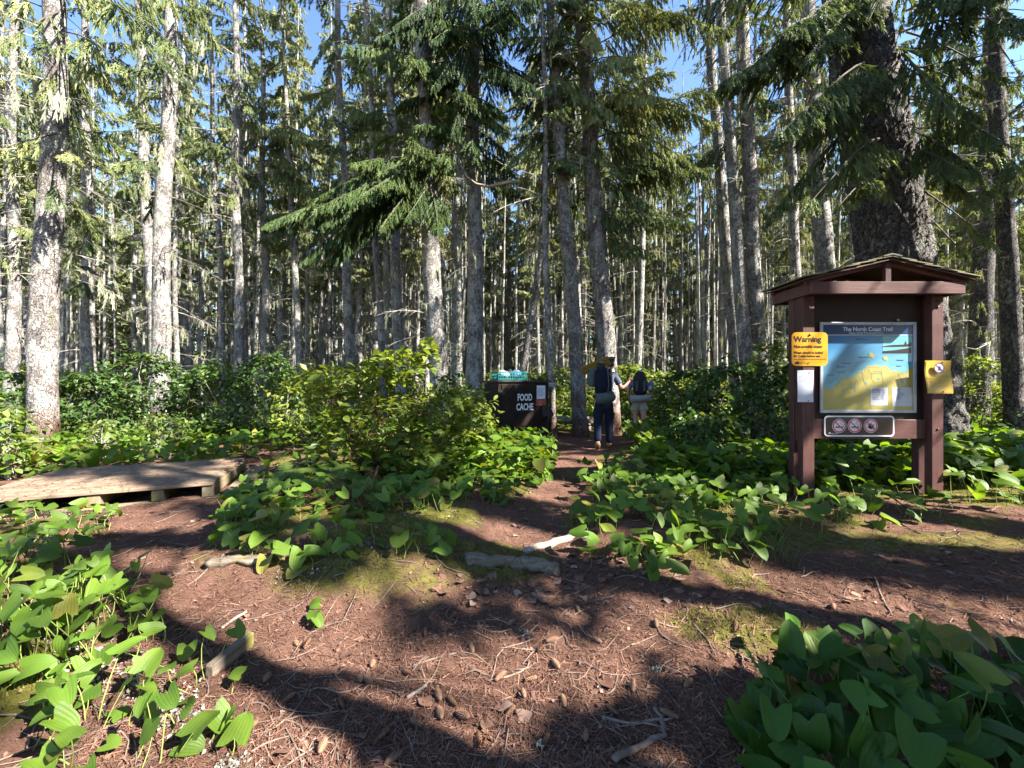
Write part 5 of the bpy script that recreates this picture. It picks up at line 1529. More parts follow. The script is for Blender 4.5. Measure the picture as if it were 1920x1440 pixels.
half = ((rx1 - rx0) / 2 + .045) / math.cos(slope)
zr = 2.635
sheet = None
SHM = None
for sg in (-1, 1):
    mt = Matrix.Translation((xm, 0, zr)) @ (Matrix.Rotation(slope, 4, 'Y') if sg > 0 else Matrix.Rotation(-slope, 4, 'Y') @ Matrix.Diagonal((-1, 1, 1, 1)))
    for y0 in (yf + .002, yb - .042):
        mb = MB(); mb.box(.012, half - .03, y0 + .03 if y0 < 4.5 else y0 - .03, y0 + .07 if y0 < 4.5 else y0 + .01, -.058, -.022, mtx=mt); mb.build('rafter', M['brown_h'], kb)
    mb = MB(); mb.box(.004, half, yf - .03, yb + .03, -.02, -.006, mtx=mt); mb.build('sheathing', M['brown'], kb)
    if SHM is None:
        mb = MB(); mb.box(0, .26, 0, .118, 0, .014, bev=.003)
        o_ = mb.build('shingle', M['shingle']); SHM = o_.data; bpy.data.objects.remove(o_)
    for c_ in range(5):
        for r_ in range(6):
            x0 = half + .03 - .24 - c_ * .175
            loc = mt @ Vector((x0 + .12, yf - .045 + r_ * .1235 + .06, .0045 + .0035 * c_ * .3))
            rot = Euler((0, (slope if sg > 0 else -slope + math.pi) + (-.035 if sg > 0 else .035) + rng.normal(0, .008), rng.normal(0, .012)))
            e = link('shingle', SHM, kb)
            base = Matrix.Translation(loc - ko) @ (Matrix.Rotation(slope - .055 + rng.normal(0, .006), 4, 'Y') if sg > 0 else Matrix.Rotation(math.pi, 4, 'Z') @ Matrix.Rotation(slope - .055 + rng.normal(0, .006), 4, 'Y')) @ Matrix.Rotation(rng.normal(0, .012), 4, 'Z') @ Matrix.Translation((-.13, -.059, .004))
            e.matrix_basis = base
mb = MB()
for sg in (-1, 1):
    mt = Matrix.Translation((xm, 0, zr + .034)) @ (Matrix.Rotation(slope, 4, 'Y') if sg > 0 else Matrix.Rotation(-slope, 4, 'Y') @ Matrix.Diagonal((-1, 1, 1, 1)))
    mb.box(-.002 if sg > 0 else .001, .10, yf - .05, yb + .05, -.006, .008 if sg > 0 else .010, mtx=mt)
mb.build('ridge_cap', M['shingle'], kb)

# map
Ym = 4.471
mp = thing('trail_map', 'large framed blue and yellow trail map in the centre of the information board', 'map', (4.016, Ym, 1.487))
mx0, mx1, mz0, mz1 = 3.473, 4.560, .975, 1.998
mb = MB(); mb.box(mx0 + .01, mx1 - .01, Ym - .014, Ym - .002, mz0 + .01, mz1 - .01); mb.build('backing', M['frame'], mp)
for (a, b, c_, d_) in ((mx0, mx1, mz0, mz0 + .032), (mx0, mx1, mz1 - .032, mz1), (mx0, mx0 + .034, mz0 + .0325, mz1 - .0325), (mx1 - .034, mx1, mz0 + .0325, mz1 - .0325)):
    mb = MB(); mb.box(a, b, Ym - .026, Ym - .0145, c_, d_, bev=.003); mb.build('frame', M['frame'], mp)
ys = Ym - .0145
ix0, ix1, iz0, iz1 = mx0 + .035, mx1 - .035, mz0 + .033, mz1 - .033
flat(mp, 'sea', [(ix0, iz0), (ix1, iz0), (ix1, iz1 - .115), (ix0, iz1 - .115)], ys, 'sea')
flat(mp, 'title_band', [(ix0, iz1 - .108), (ix1, iz1 - .108), (ix1, iz1), (ix0, iz1)], ys, 'navy')
flat(mp, 'rule', [(ix0, iz1 - .1145), (ix1, iz1 - .1145), (ix1, iz1 - .1085), (ix0, iz1 - .1085)], ys, 'white')
W_, H_ = ix1 - ix0, iz1 - .115 - iz0
coast = [(0, .27), (.04, .30), (.08, .27), (.12, .31), (.17, .34), (.2, .40), (.24, .42), (.28, .45), (.31, .43), (.35, .46), (.40, .50), (.43, .52), (.46, .55), (.50, .60), (.53, .585), (.57, .60), (.62, .59), (.66, .58), (.70, .60), (.73, .56), (.76, .52), (.80, .53), (.84, .50), (.88, .51), (.92, .48), (.96, .56), (1, .57)]
nz = np.random.default_rng(5)
dense = []
for (a, b), (c_, d_) in zip(coast[:-1], coast[1:]):
    for k in range(3): dense.append((a + (c_ - a) * k / 3 + nz.normal(0, .003), b + (d_ - b) * k / 3 + nz.normal(0, .006)))
dense[0] = (0, .27); dense.append((1, .57))
flat(mp, 'shallows', [(ix0, iz0)] + [(ix1, iz0)] + [(ix0 + W_ * a, iz0 + H_ * min(b + .045 + .03 * math.sin(a * 9), .97)) for a, b in reversed(dense)], ys - .0012, 'shoal')
flat(mp, 'land', [(ix0, iz0), (ix1, iz0)] + [(ix0 + W_ * a, iz0 + H_ * b) for a, b in reversed(dense)], ys - .0024, 'land')
for (a, b, r_) in ((.535, .735, .028), (.55, .72, .02), (.70, .69, .024), (.685, .695, .02)):
    flat(mp, 'island', disc(ix0 + W_ * a, iz0 + H_ * b, r_, 9), ys - .0024 - r_ * .01, 'land')
flat(mp, 'inset_picture', [(ix0 + W_ * .665, iz0 + H_ * .79), (ix1 - .02, iz0 + H_ * .79), (ix1 - .02, iz0 + H_ * .985), (ix0 + W_ * .665, iz0 + H_ * .985)], ys - .0012, 'shoal')
flat(mp, 'inset_shore', [(ix0 + W_ * .665, iz0 + H_ * .76), (ix1 - .02, iz0 + H_ * .76), (ix1 - .02, iz0 + H_ * .835), (ix0 + W_ * .8, iz0 + H_ * .80), (ix0 + W_ * .665, iz0 + H_ * .785)], ys - .0026, 'signbrown')
flat(mp, 'inset_trees', [(ix0 + W_ * .665, iz0 + H_ * .843), (ix1 - .02, iz0 + H_ * .85), (ix1 - .02, iz0 + H_ * .91), (ix0 + W_ * .93, iz0 + H_ * .875), (ix0 + W_ * .92, iz0 + H_ * .925), (ix0 + W_ * .90, iz0 + H_ * .875), (ix0 + W_ * .82, iz0 + H_ * .872), (ix0 + W_ * .75, iz0 + H_ * .868), (ix0 + W_ * .665, iz0 + H_ * .853)], ys - .0026, 'signbrown')
for k_, (a, b, c_, d_) in enumerate(((.53, .72, .06, .30), (.77, .98, .05, .30))):
    flat(mp, 'legend_box', [(ix0 + W_ * a, iz0 + H_ * c_), (ix0 + W_ * b, iz0 + H_ * c_), (ix0 + W_ * b, iz0 + H_ * d_), (ix0 + W_ * a, iz0 + H_ * d_)], ys - .0036, 'paper')
cl_ = [(ix0 + W_ * a, iz0 + H_ * b) for a, b in dense]
mb = MB()
for q in range(3, len(cl_) - 2, 1):
    if q % 2: continue
    mb.box(cl_[q][0] - .006, cl_[q][0] + .006, ys - .0040, ys - .0032, cl_[q][1] - .020, cl_[q][1] - .015)
mb.build('trail_line', M['red'], mp)
mb = MB()
for (a, b) in ((.22, .38), (.36, .44), (.52, .56), (.68, .56), (.84, .48), (.45, .52), (.93, .47)):
    x_, z_ = ix0 + W_ * a, iz0 + H_ * b
    pts_ = [(x_, ys - .0036, z_)]
    for q in range(6):
        x_ += nz.normal(.004, .012); z_ -= .028; pts_.append((x_, ys - .0036, max(z_, iz0 + .01)))
    mb.tube(pts_, .0016, 4)
mb.build('rivers', M['sea'], mp)
for (a, b, r_) in ((.33, .30, .020), (.48, .36, .014), (.62, .42, .016), (.88, .38, .018)):
    flat(mp, 'lake', [(ix0 + W_ * a + r_ * math.cos(t_) * (1 + .3 * math.sin(3 * t_)), iz0 + H_ * b + r_ * .7 * math.sin(t_)) for t_ in np.linspace(0, 6.28, 12)[:-1]], ys - .0038, 'sea')
text('The North Coast Trail', .062, (ix0 + W_ * .5, ys - .0018, iz1 - .066), 'white', mp, 'CENTER', .0010, width=.98)
text('Cape Scott Provincial Park', .036, (ix0 + W_ * .48, ys - .0018, iz1 - .100), 'pale_print', mp, 'CENTER', .0004)
text('Pacific Ocean', .022, (ix0 + W_ * .42, ys - .0018, iz1 - .165), 'navy', mp, 'CENTER', shear=.25)
text('Cape Scott\nProvincial Park', .022, (ix0 + W_ * .60, ys - .0032, iz0 + H_ * .505), 'grey_print', mp, 'CENTER')
for (a, b, s_) in ((.08, .46, 'Cape Scott'), (.2, .57, 'Nissen Bight'), (.2, .50, 'Laura Creek'), (.27, .62, 'Irony Creek'), (.45, .70, 'Shuttleworth'), (.86, .66, 'Shushartie'), (.84, .58, 'Nahwitti')):
    text(s_, .018, (ix0 + W_ * a, ys - .0030, iz0 + H_ * b), 'navy', mp, 'CENTER')
text('Kilometres\nNissen Bight   0.0\nLaura Creek    8.8\nIrony Creek   16.2\nCape Sutil    24.0\nNahwitti      32.3\nShushartie    43.1', .019, (ix0 + W_ * .545, ys - .0048, iz0 + H_ * .272), 'grey_print', mp)
text('Legend\n  Trail\n  Camping\n  Food cache\n  Water\n  Beach', .021, (ix0 + W_ * .80, ys - .0048, iz0 + H_ * .268), 'grey_print', mp)
mb = MB(); mb.tube([(4.36, Ym - .004, 2.022), (4.36, Ym - .022, 2.022)], .016, 12); mb.build('screw', M['metal'], mp)

# warning sign
ws = thing('warning_sign', 'yellow water warning sign with rounded corners on the left post of the information board', 'sign', (3.29, 4.37, 1.68))
x0, x1, z0, z1 = 3.092, 3.490, 1.500, 1.872
yy = 4.366
flat(ws, 'plate', rounded(x0, x1, z0, z1, .05), yy, 'yellow', .004)
yt = yy - .0055
text('Warning', .086, (x0 + .022, yt, z1 - .105), 'black', ws, 'LEFT', .0022, width=1.0)
text('Non-potable water', .044, (x0 + .022, yt, z1 - .172), 'black', ws, 'LEFT', .0008, width=.92)
text('Water should be boiled\nfor 2 mins before use', .037, (x0 + .022, yt, z1 - .237), 'black', ws, 'LEFT', .0007, width=.90)
flat(ws, 'rule', [(x0 + .02, z0 + .072), (x1 - .02, z0 + .072), (x1 - .02, z0 + .076), (x0 + .02, z0 + .076)], yt + .001, 'black')
flat(ws, 'emblem', [(x0 + .03, z0 + .022), (x0 + .085, z0 + .022), (x0 + .082, z0 + .034), (x0 + .07, z0 + .05), (x0 + .052, z0 + .05), (x0 + .036, z0 + .036)], yt + .001, 'black')
text('BC Parks', .028, (x0 + .092, yt, z0 + .024), 'ochre', ws, 'LEFT', .0006)
flat(ws, 'print_mark', [(x0 + .165, z0 + .012), (x0 + .19, z0 + .02), (x0 + .2, z0 + .046), (x0 + .182, z0 + .042), (x0 + .172, z0 + .03)], yt + .001, 'black')
mb = MB(); mb.tube([((x0 + x1) / 2, yy - .003, z1 - .028), ((x0 + x1) / 2, yy - .012, z1 - .028)], .012, 10); mb.build('screw', M['darkmetal'], ws)
# paper sheet under it
ps = thing('paper_notice', 'white paper notice pinned to the left post below the yellow warning sign', 'notice', (3.245, 4.37, 1.28))
mb = MB()
V = []; F = []
for j in range(7):
    for i in range(6):
        a = i / 5; b = j / 6
        V.append(Vector((3.157 + .176 * a, 4.364 - .006 * math.sin(a * 3.1) - .003 * math.sin(b * 5 + a * 3), 1.10 + .352 * b)))
for j in range(6):
    for i in range(5): F.append((j * 6 + i, j * 6 + i + 1, j * 6 + i + 7, j * 6 + i + 6))
mb.add(V, F, smooth=True); mb.build('sheet', M['paper'], ps)
flat(ps, 'rule', [(3.20, 1.405), (3.32, 1.405), (3.32, 1.408), (3.20, 1.408)], 4.352, 'grey_print', .0008)
for k_ in range(3):
    flat(ps, 'text_line', [(3.195, 1.385 - k_ * .02), (3.30 - k_ * .02, 1.385 - k_ * .02), (3.30 - k_ * .02, 1.388 - k_ * .02), (3.195, 1.388 - k_ * .02)], 4.352, 'grey_print', .0008)
for (a, b) in ((3.285, 1.425), (3.272, 1.115)):
    mb = MB(); mb.tube([(a, 4.362, b), (a, 4.352, b)], .006, 8); mb.build('pin', M['darkmetal'], ps)
# smoking sign
ns = thing('no_smoking_sign', 'dark sign with three round prohibition symbols along the bottom of the information board', 'sign', (3.885, 4.42, .83))
x0, x1, z0, z1 = 3.492, 4.276, .712, .945
y0 = 4.420
flat(ns, 'plate', rounded(x0, x1, z0, z1, .04), y0, 'signbrown', .004)
o1 = rounded(x0, x1, z0, z1, .04, 6); o2 = rounded(x0 + .015, x1 - .015, z0 + .015, z1 - .015, .03, 6)
mb = MB(); V = [Vector((a, y0 - .0042, b)) for a, b in o1] + [Vector((a, y0 - .0042, b)) for a, b in o2] + [Vector((a, y0 - .0062, b)) for a, b in o1] + [Vector((a, y0 - .0062, b)) for a, b in o2]
n = len(o1); F = []
for i in range(n):
    j = (i + 1) % n
    F += [(2 * n + i, 2 * n + j, 3 * n + j, 3 * n + i), (i, j, 2 * n + j, 2 * n + i), (n + i, 3 * n + i, 3 * n + j, n + j), (i, n + i, n + j, j)]
mb.add(V, F); mb.build('border', M['white'], ns)
yd = y0 - .0045
for k_, cx in enumerate((3.492 + .168, 3.492 + .342, 3.492 + .522)):
    cz = .832; R_ = .079
    flat(ns, 'disc', disc(cx, cz, R_), yd, 'white')
    ring(ns, 'red_ring', cx, cz, R_ - .005, .013, yd - .0012, 'red')
    if k_ < 2:
        q = [(-.042, -.021), (.044, -.021), (.044, -.007), (-.042, -.007)] if k_ == 0 else [(-.05, -.014), (-.025, -.021), (.044, -.021), (.044, -.007), (-.025, -.007)]
        flat(ns, 'cigarette', [(cx + a, cz + b) for a, b in q], yd - .0012, 'black')
        mb = MB(); mb.tube([(cx + .050, yd - .0015, cz - .012), (cx + .048, yd - .0015, cz + .012), (cx + .03, yd - .0015, cz + .016), (cx + .016, yd - .0015, cz + .026), (cx + .02, yd - .0015, cz + .042), (cx + .034, yd - .0015, cz + .038)], .0022, 5); mb.build('smoke', M['grey_print'], ns)
    else:
        mb = MB()
        for a_, l_ in ((90, .062), (45, .055), (135, .055), (5, .046), (175, .046), (-35, .026), (215, .026)):
            a_ = math.radians(a_); e = Vector((math.cos(a_), 0, math.sin(a_))); t_ = Vector((-e.z, 0, e.x))
            c0_ = Vector((cx, yd - .0024, cz - .018))
            mb.add([c0_ - t_ * .003, c0_ + e * l_ * .5 - t_ * .0085, c0_ + e * l_, c0_ + e * l_ * .5 + t_ * .0085, c0_ + t_ * .003], [(0, 1, 2, 3, 4)])
        mb.tube([(cx, yd - .0022, cz - .018), (cx, yd - .0022, cz - .045)], .002, 5)
        mb.build('hemp_leaf', M['black'], ns)
    slash(ns, cx, cz, R_ - .014, .011, yd - .0030, 'red')
flat(ns, 'emblem', [(x0 + .045, z0 + .032), (x0 + .078, z0 + .032), (x0 + .07, z0 + .046), (x0 + .058, z0 + .05)], yd, 'white')
text('BC Parks', .020, (x0 + .082, yd - .0005, z0 + .028), 'white', ns)
# yellow laminated notice on the right post
fn = thing('fire_notice', 'curled yellow laminated campfire notice on the right post of the information board', 'notice', (4.71, 4.37, 1.38))
def cx_(a, b): return 4.56 + .268 * a + .018 * (1 - b) * (1 - .2 * a)
def cy_(a, b): return 4.362 - .022 * (1 - b) ** 2 * 1.2 - .014 * abs(a - .5) ** 2 * 4 * (b) - .004 * math.sin(b * 7)
mb = MB(); V = []; F = []; V2 = []
for j in range(10):
    for i in range(9):
        a, b = i / 8, j / 9
        V.append(Vector((cx_(a, b), cy_(a, b), 1.205 + .345 * b)))
        V2.append(Vector((cx_(a * 1.08 - .04, b), cy_(a, b) + .002, 1.195 + .365 * b)))
for j in range(9):
    for i in range(8): F.append((j * 9 + i, j * 9 + i + 1, j * 9 + i + 10, j * 9 + i + 9))
mb.add(V, F, smooth=True); mb.build('sheet', M['paleyellow'], fn)
mb = MB(); mb.add(V2, F, smooth=True); mb.build('laminate', M['ochre'], fn)
yq = 4.338
cxx, czz = 4.695, 1.475
flat(fn, 'disc', disc(cxx, czz, .052, 24), yq, 'white')
ring(fn, 'purple_ring', cxx, czz, .056, .009, yq - .0012, 'purple')
flat(fn, 'flame', [(cxx - .012, czz - .012), (cxx + .016, czz - .014), (cxx + .02, czz + .006), (cxx + .008, czz + .012), (cxx + .002, czz + .03), (cxx - .006, czz + .014), (cxx - .014, czz + .022)], yq - .0012, 'grey_print')
flat(fn, 'firewood', [(cxx - .022, czz - .026), (cxx + .03, czz - .022), (cxx + .03, czz - .014), (cxx - .022, czz - .017)], yq - .0012, 'black')
slash(fn, cxx, czz, .05, .007, yq - .0026, 'purple')
text('Fires Allowed In 3 Areas', .026, (4.595, yq - .002, 1.378), 'ochre', fn, 'LEFT', .0006, width=.86)
for k_, (b, l_) in enumerate(((1.35, .14), (1.325, .2), (1.305, .19), (1.285, .2), (1.265, .17))):
    flat(fn, 'text_line', [(4.60, b), (4.60 + l_, b), (4.60 + l_, b + .006), (4.60, b + .006)], yq, 'ochre')
for (a, b) in ((4.73, 1.535), (4.735, 1.215)):
    mb = MB(); mb.tube([(a, 4.345, b), (a, 4.33, b)], .007, 8); mb.build('pin', M['darkmetal'], fn)

# ---- rope loop on the shaded trunk, and cord on the thin stem
rt = near_trees[26][0]; zr_ = 1.3 - (655 - 720) / FPX * 11.2
mb = MB(); c_ = pt(1850, 655, 11.1)
loop_ = [c_ + Vector((.22 * math.cos(a) * .8 - .1, -.02 * math.sin(a), .28 * math.sin(a) - .05)) for a in np.linspace(0.2, 3.1, 12)]
loop_ = [pt(1812, 652, 11.1), pt(1830, 655, 11.0), pt(1852, 645, 10.95), pt(1856, 640, 10.95), pt(1853, 660, 10.95), pt(1852, 678, 10.95)]
mb.tube(loop_, .012, 6); mb.tube([pt(1838, 668, 11), pt(1836, 652, 11), pt(1842, 646, 11), pt(1852, 643, 10.95)], .014, 6)
rp = thing('rope', 'pale rope looped on the broad shaded trunk right of the information board', 'rope', c_)
mb.build('cord', M['rope'], rp)
tt, cr, axis, rad, inf = near_trees[16]
bz = pt(1035, 715, 9.6).z
cb_ = Vector(tt.location) + Vector(axis(bz)); rr = rad(bz) + .012
mb = MB()
for k_ in range(3):
    mb.tube([cb_ + Vector((rr * math.cos(a), rr * math.sin(a), -.03 * k_ + .02 * math.sin(a))) for a in np.linspace(0, 6.28, 14)], .009, 5)
mb.tube([cb_ + Vector((rr, -.02, 0)), cb_ + Vector((.16, -.02, -.06)), cb_ + Vector((.35, -.03, -.13))], .008, 5)
rp = thing('rope', 'pale cord wound round the thin stem beside the food cache', 'rope', cb_)
mb.build('cord', M['rope'], rp)

# ---- food cache
fc = thing('food_cache', 'tall dark brown food cache box with white lettering behind the sunlit shrub', 'storage box', (.08, 9.22, gzz(.08, 9.2) - .02), math.radians(21))
W2, D2, HB_ = .60, .52, 1.42
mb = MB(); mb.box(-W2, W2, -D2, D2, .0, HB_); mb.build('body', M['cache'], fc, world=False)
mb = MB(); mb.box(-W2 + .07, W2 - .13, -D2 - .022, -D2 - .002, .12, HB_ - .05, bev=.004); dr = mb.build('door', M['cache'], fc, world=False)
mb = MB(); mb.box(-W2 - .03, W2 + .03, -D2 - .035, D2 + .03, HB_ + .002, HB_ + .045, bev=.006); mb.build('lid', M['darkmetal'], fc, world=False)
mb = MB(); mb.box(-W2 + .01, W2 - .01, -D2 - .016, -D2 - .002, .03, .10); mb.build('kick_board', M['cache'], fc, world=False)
for zz_ in (.42, 1.16):
    mb = MB(); mb.box(-W2 + .02, -W2 + .13, -D2 - .034, -D2 - .0235, zz_, zz_ + .07); mb.tube([(-W2 + .062, -D2 - .034, zz_ - .02), (-W2 + .062, -D2 - .034, zz_ + .09)], .012, 8); mb.build('hinge', M['darkmetal'], fc, world=False)
mb = MB(); mb.prism([(W2 - .20, .66), (W2 + .035, .66), (W2 + .055, .72), (W2 - .04, .88), (W2 - .22, .88)], -D2 - .15, -D2 - .003); mb.build('latch_housing', M['darkmetal'], fc, world=False)
mb = MB(); mb.box(W2 - .32, W2 - .07, -D2 - .027, -D2 - .0225, .90, 1.045); mb.build('patch', M['rustpatch'] if 'rustpatch' in M else plain('worn red paint', (.22, .06, .04), .6, .3, .3, 20), fc, world=False)
yl = -D2 - .0245
text('FOOD', .205, (.01, yl, 1.02), 'white', dr, 'CENTER', .006, width=.60, world=False)
text('CACHE', .205, (.01, yl, .81), 'white', dr, 'CENTER', .006, width=.60, world=False)
def cpt(x, y, z): return Matrix.Translation(fc.location) @ Matrix.Rotation(fc.rotation_euler.z, 4, 'Z') @ Vector((x, y, z))
cn = thing('cache_notice', 'small white paper notice at the top right of the food cache door', 'notice', cpt(W2 - .20, -D2 - .03, 1.20), fc.rotation_euler.z)
mb = MB(); mb.box(-.105, .105, -.003, .0, -.15, .15); mb.build('sheet', M['paper'], cn, world=False)
for k_ in range(6):
    mb = MB(); mb.box(-.08, .08 - .02 * (k_ % 3), -.0045, -.0032, .07 - k_ * .03, .078 - k_ * .03); mb.build('text_line', M['grey_print'], cn, world=False)
# crate on top
cr0 = cpt(-.24, -.20, HB_ + .048)
ct = thing('plastic_crate', 'teal plastic crate standing on top of the food cache', 'crate', cr0, fc.rotation_euler.z)
cw, cd, ch = .34, .24, .19
for nm, box in (('base', (-cw, cw, -cd, cd, 0, .015)),):
    mb = MB(); mb.box(*box); mb.build(nm, M['teal'], ct, world=False)
for (ax_, s_) in (('x', -1), ('x', 1), ('y', -1), ('y', 1)):
    mb = MB()
    def bb(a0, a1, z0_, z1_):
        if ax_ == 'y': mb.box(a0, a1, s_ * cd - .008, s_ * cd + .008, z0_, z1_)
        else: mb.box(s_ * cw - .008, s_ * cw + .008, a0, a1, z0_, z1_)
    h_ = cw if ax_ == 'y' else cd - .0085
    bb(-h_, h_, .0155, .04); bb(-h_, h_, ch - .03, ch); bb(-h_, h_, .085, .105)
    k_ = int(h_ * 2 / .055)
    for q in range(k_ + 1):
        a = -h_ + (2 * h_ - .014) * q / k_
        bb(a, a + .014, .0405, .0845); bb(a, a + .014, .1055, ch - .0305)
    mb.build('side', M['teal'], ct, world=False)
def bag(label, x, y, z, rx, ry, rz, mat, seed):
    bm = bmesh.new(); bmesh.ops.create_icosphere(bm, subdivisions=3, radius=1)
    V = np.array([v.co for v in bm.verts])
    f = 0.75 + .5 * fbm(V * 1.8 + seed * 7, 3, seed)
    V = V * f[:, None] * [rx, ry, rz]; V[:, 2] = np.maximum(V[:, 2], -rz * .7)
    F = np.array([[v.index for v in q.verts] for q in bm.faces]); bm.free()
    P = cpt(x, y, z)
    o = link('plastic_bag', np_mesh('plastic_bag', V, F, M[mat], smooth=True), None, P, (0, 0, fc.rotation_euler.z))
    tag(o, label, 'bag')
bag('crumpled pale bag in the left half of the teal crate', -.38, -.20, HB_ + .16, .15, .15, .11, 'bag_white', 3)
bag('crumpled blue bag in the right half of the teal crate', -.07, -.20, HB_ + .17, .14, .15, .12, 'bag_blue', 5)
bag('small dark bundle between the two bags in the teal crate', -.22, -.22, HB_ + .2, .07, .09, .1, 'pack_black', 8)
# low grey log bench behind the stems
lg = thing('log_bench', 'low grey log seat behind the leaning reddish spruce', 'log', (1.35, 11.2, gzz(1.35, 11.2)))
mb = MB(); mb.tube([(-.9, 0, .28), (0, .03, .30), (1.1, 0, .28)], .11, 12); mb.build('seat', M['log'], lg, world=False)
for xx in (-.6, .8):
    mb = MB(); mb.tube([(xx, 0, -.05), (xx, 0, .2)], .1, 10); mb.build('leg', M['log'], lg, world=False)

# ---- people
def skin_mesh(name, verts, edges, radii, mat, parent, sub=2):
    me = bpy.data.meshes.new(name); me.from_pydata(verts, edges, [])
    o = bpy.data.objects.new(name, me); COL.objects.link(o)
    sk = o.modifiers.new('skin', 'SKIN'); sk.use_smooth_shade = True
    for i, r in enumerate(radii):
        o.data.skin_vertices[0].data[i].radius = r if hasattr(r, '__len__') else (r, r)
    o.data.skin_vertices[0].data[0].use_root = True
    if sub:
        ss = o.modifiers.new('sub', 'SUBSURF'); ss.levels = sub; ss.render_levels = sub
    bpy.context.view_layer.update()
    m2 = bpy.data.meshes.new_from_object(o.evaluated_get(DG()))
    bpy.data.objects.remove(o); bpy.data.meshes.remove(me)
    m2.name = name; m2.materials.clear(); m2.materials.append(M[mat])
    m2.polygons.foreach_set('use_smooth', [True] * len(m2.polygons))
    return link(name, m2, parent)
class Sk:
    def __init__(self): self.v = []; self.e = []; self.r = []
    def p(self, co, r, frm=None):
        self.v.append(tuple(co)); self.r.append(r); i = len(self.v) - 1
        if frm is not None: self.e.append((frm, i))
        return i
    def chain(self, frm, pts):
        for co, r in pts: frm = self.p(co, r, frm)
        return frm
def hand(s, wrist, d, up, k):
    """palm and five fingers, bent round a grip"""
    d = Vector(d).normalized(); n = Vector(up).normalized(); sd = d.cross(n).normalized()
    w = Vector(s.v[wrist])
    palm = s.p(w + d * .055 * k, (.034 * k, .017 * k), wrist)
    for i, (o_, l_) in enumerate(((-.030, .075), (-.010, .083), (.010, .078), (.029, .062))):
        a = w + d * (.09 * k) + sd * o_ * k
        s.chain(palm, [(a, .010 * k), (a + d * l_ * .35 * k - n * l_ * .25 * k, .009 * k), (a + d * l_ * .35 * k - n * l_ * .62 * k, .008 * k), (a + d * l_ * .05 * k - n * l_ * .72 * k, .007 * k)])
    b = w + d * .035 * k - sd * .036 * k
    s.chain(wrist, [(b - n * .008 * k, .011 * k), (b + d * .03 * k - sd * .012 * k - n * .024 * k, .0095 * k), (b + d * .05 * k + sd * .004 * k - n * .038 * k, .008 * k)])
def face(parent, c, fwd, k):
    f = Vector(fwd).normalized(); r = Vector((0, 0, 1)).cross(f).normalized()
    for sg in (-1, 1):
        mb = MB(); e = c + f * .088 * k + r * sg * .031 * k + Vector((0, 0, .012 * k))
        mb.tube([e - f * .006, e, e + f * .006], [.006 * k, .012 * k, .004 * k], 8); mb.build('eye', M['white'], parent, world=False)
    mb = MB(); q = c + f * .088 * k - Vector((0, 0, .055 * k)); mb.tube([q - r * .022 * k, q + f * .004, q + r * .022 * k], [.003, .006 * k, .003], 6); mb.build('mouth', M['red'], parent, world=False)

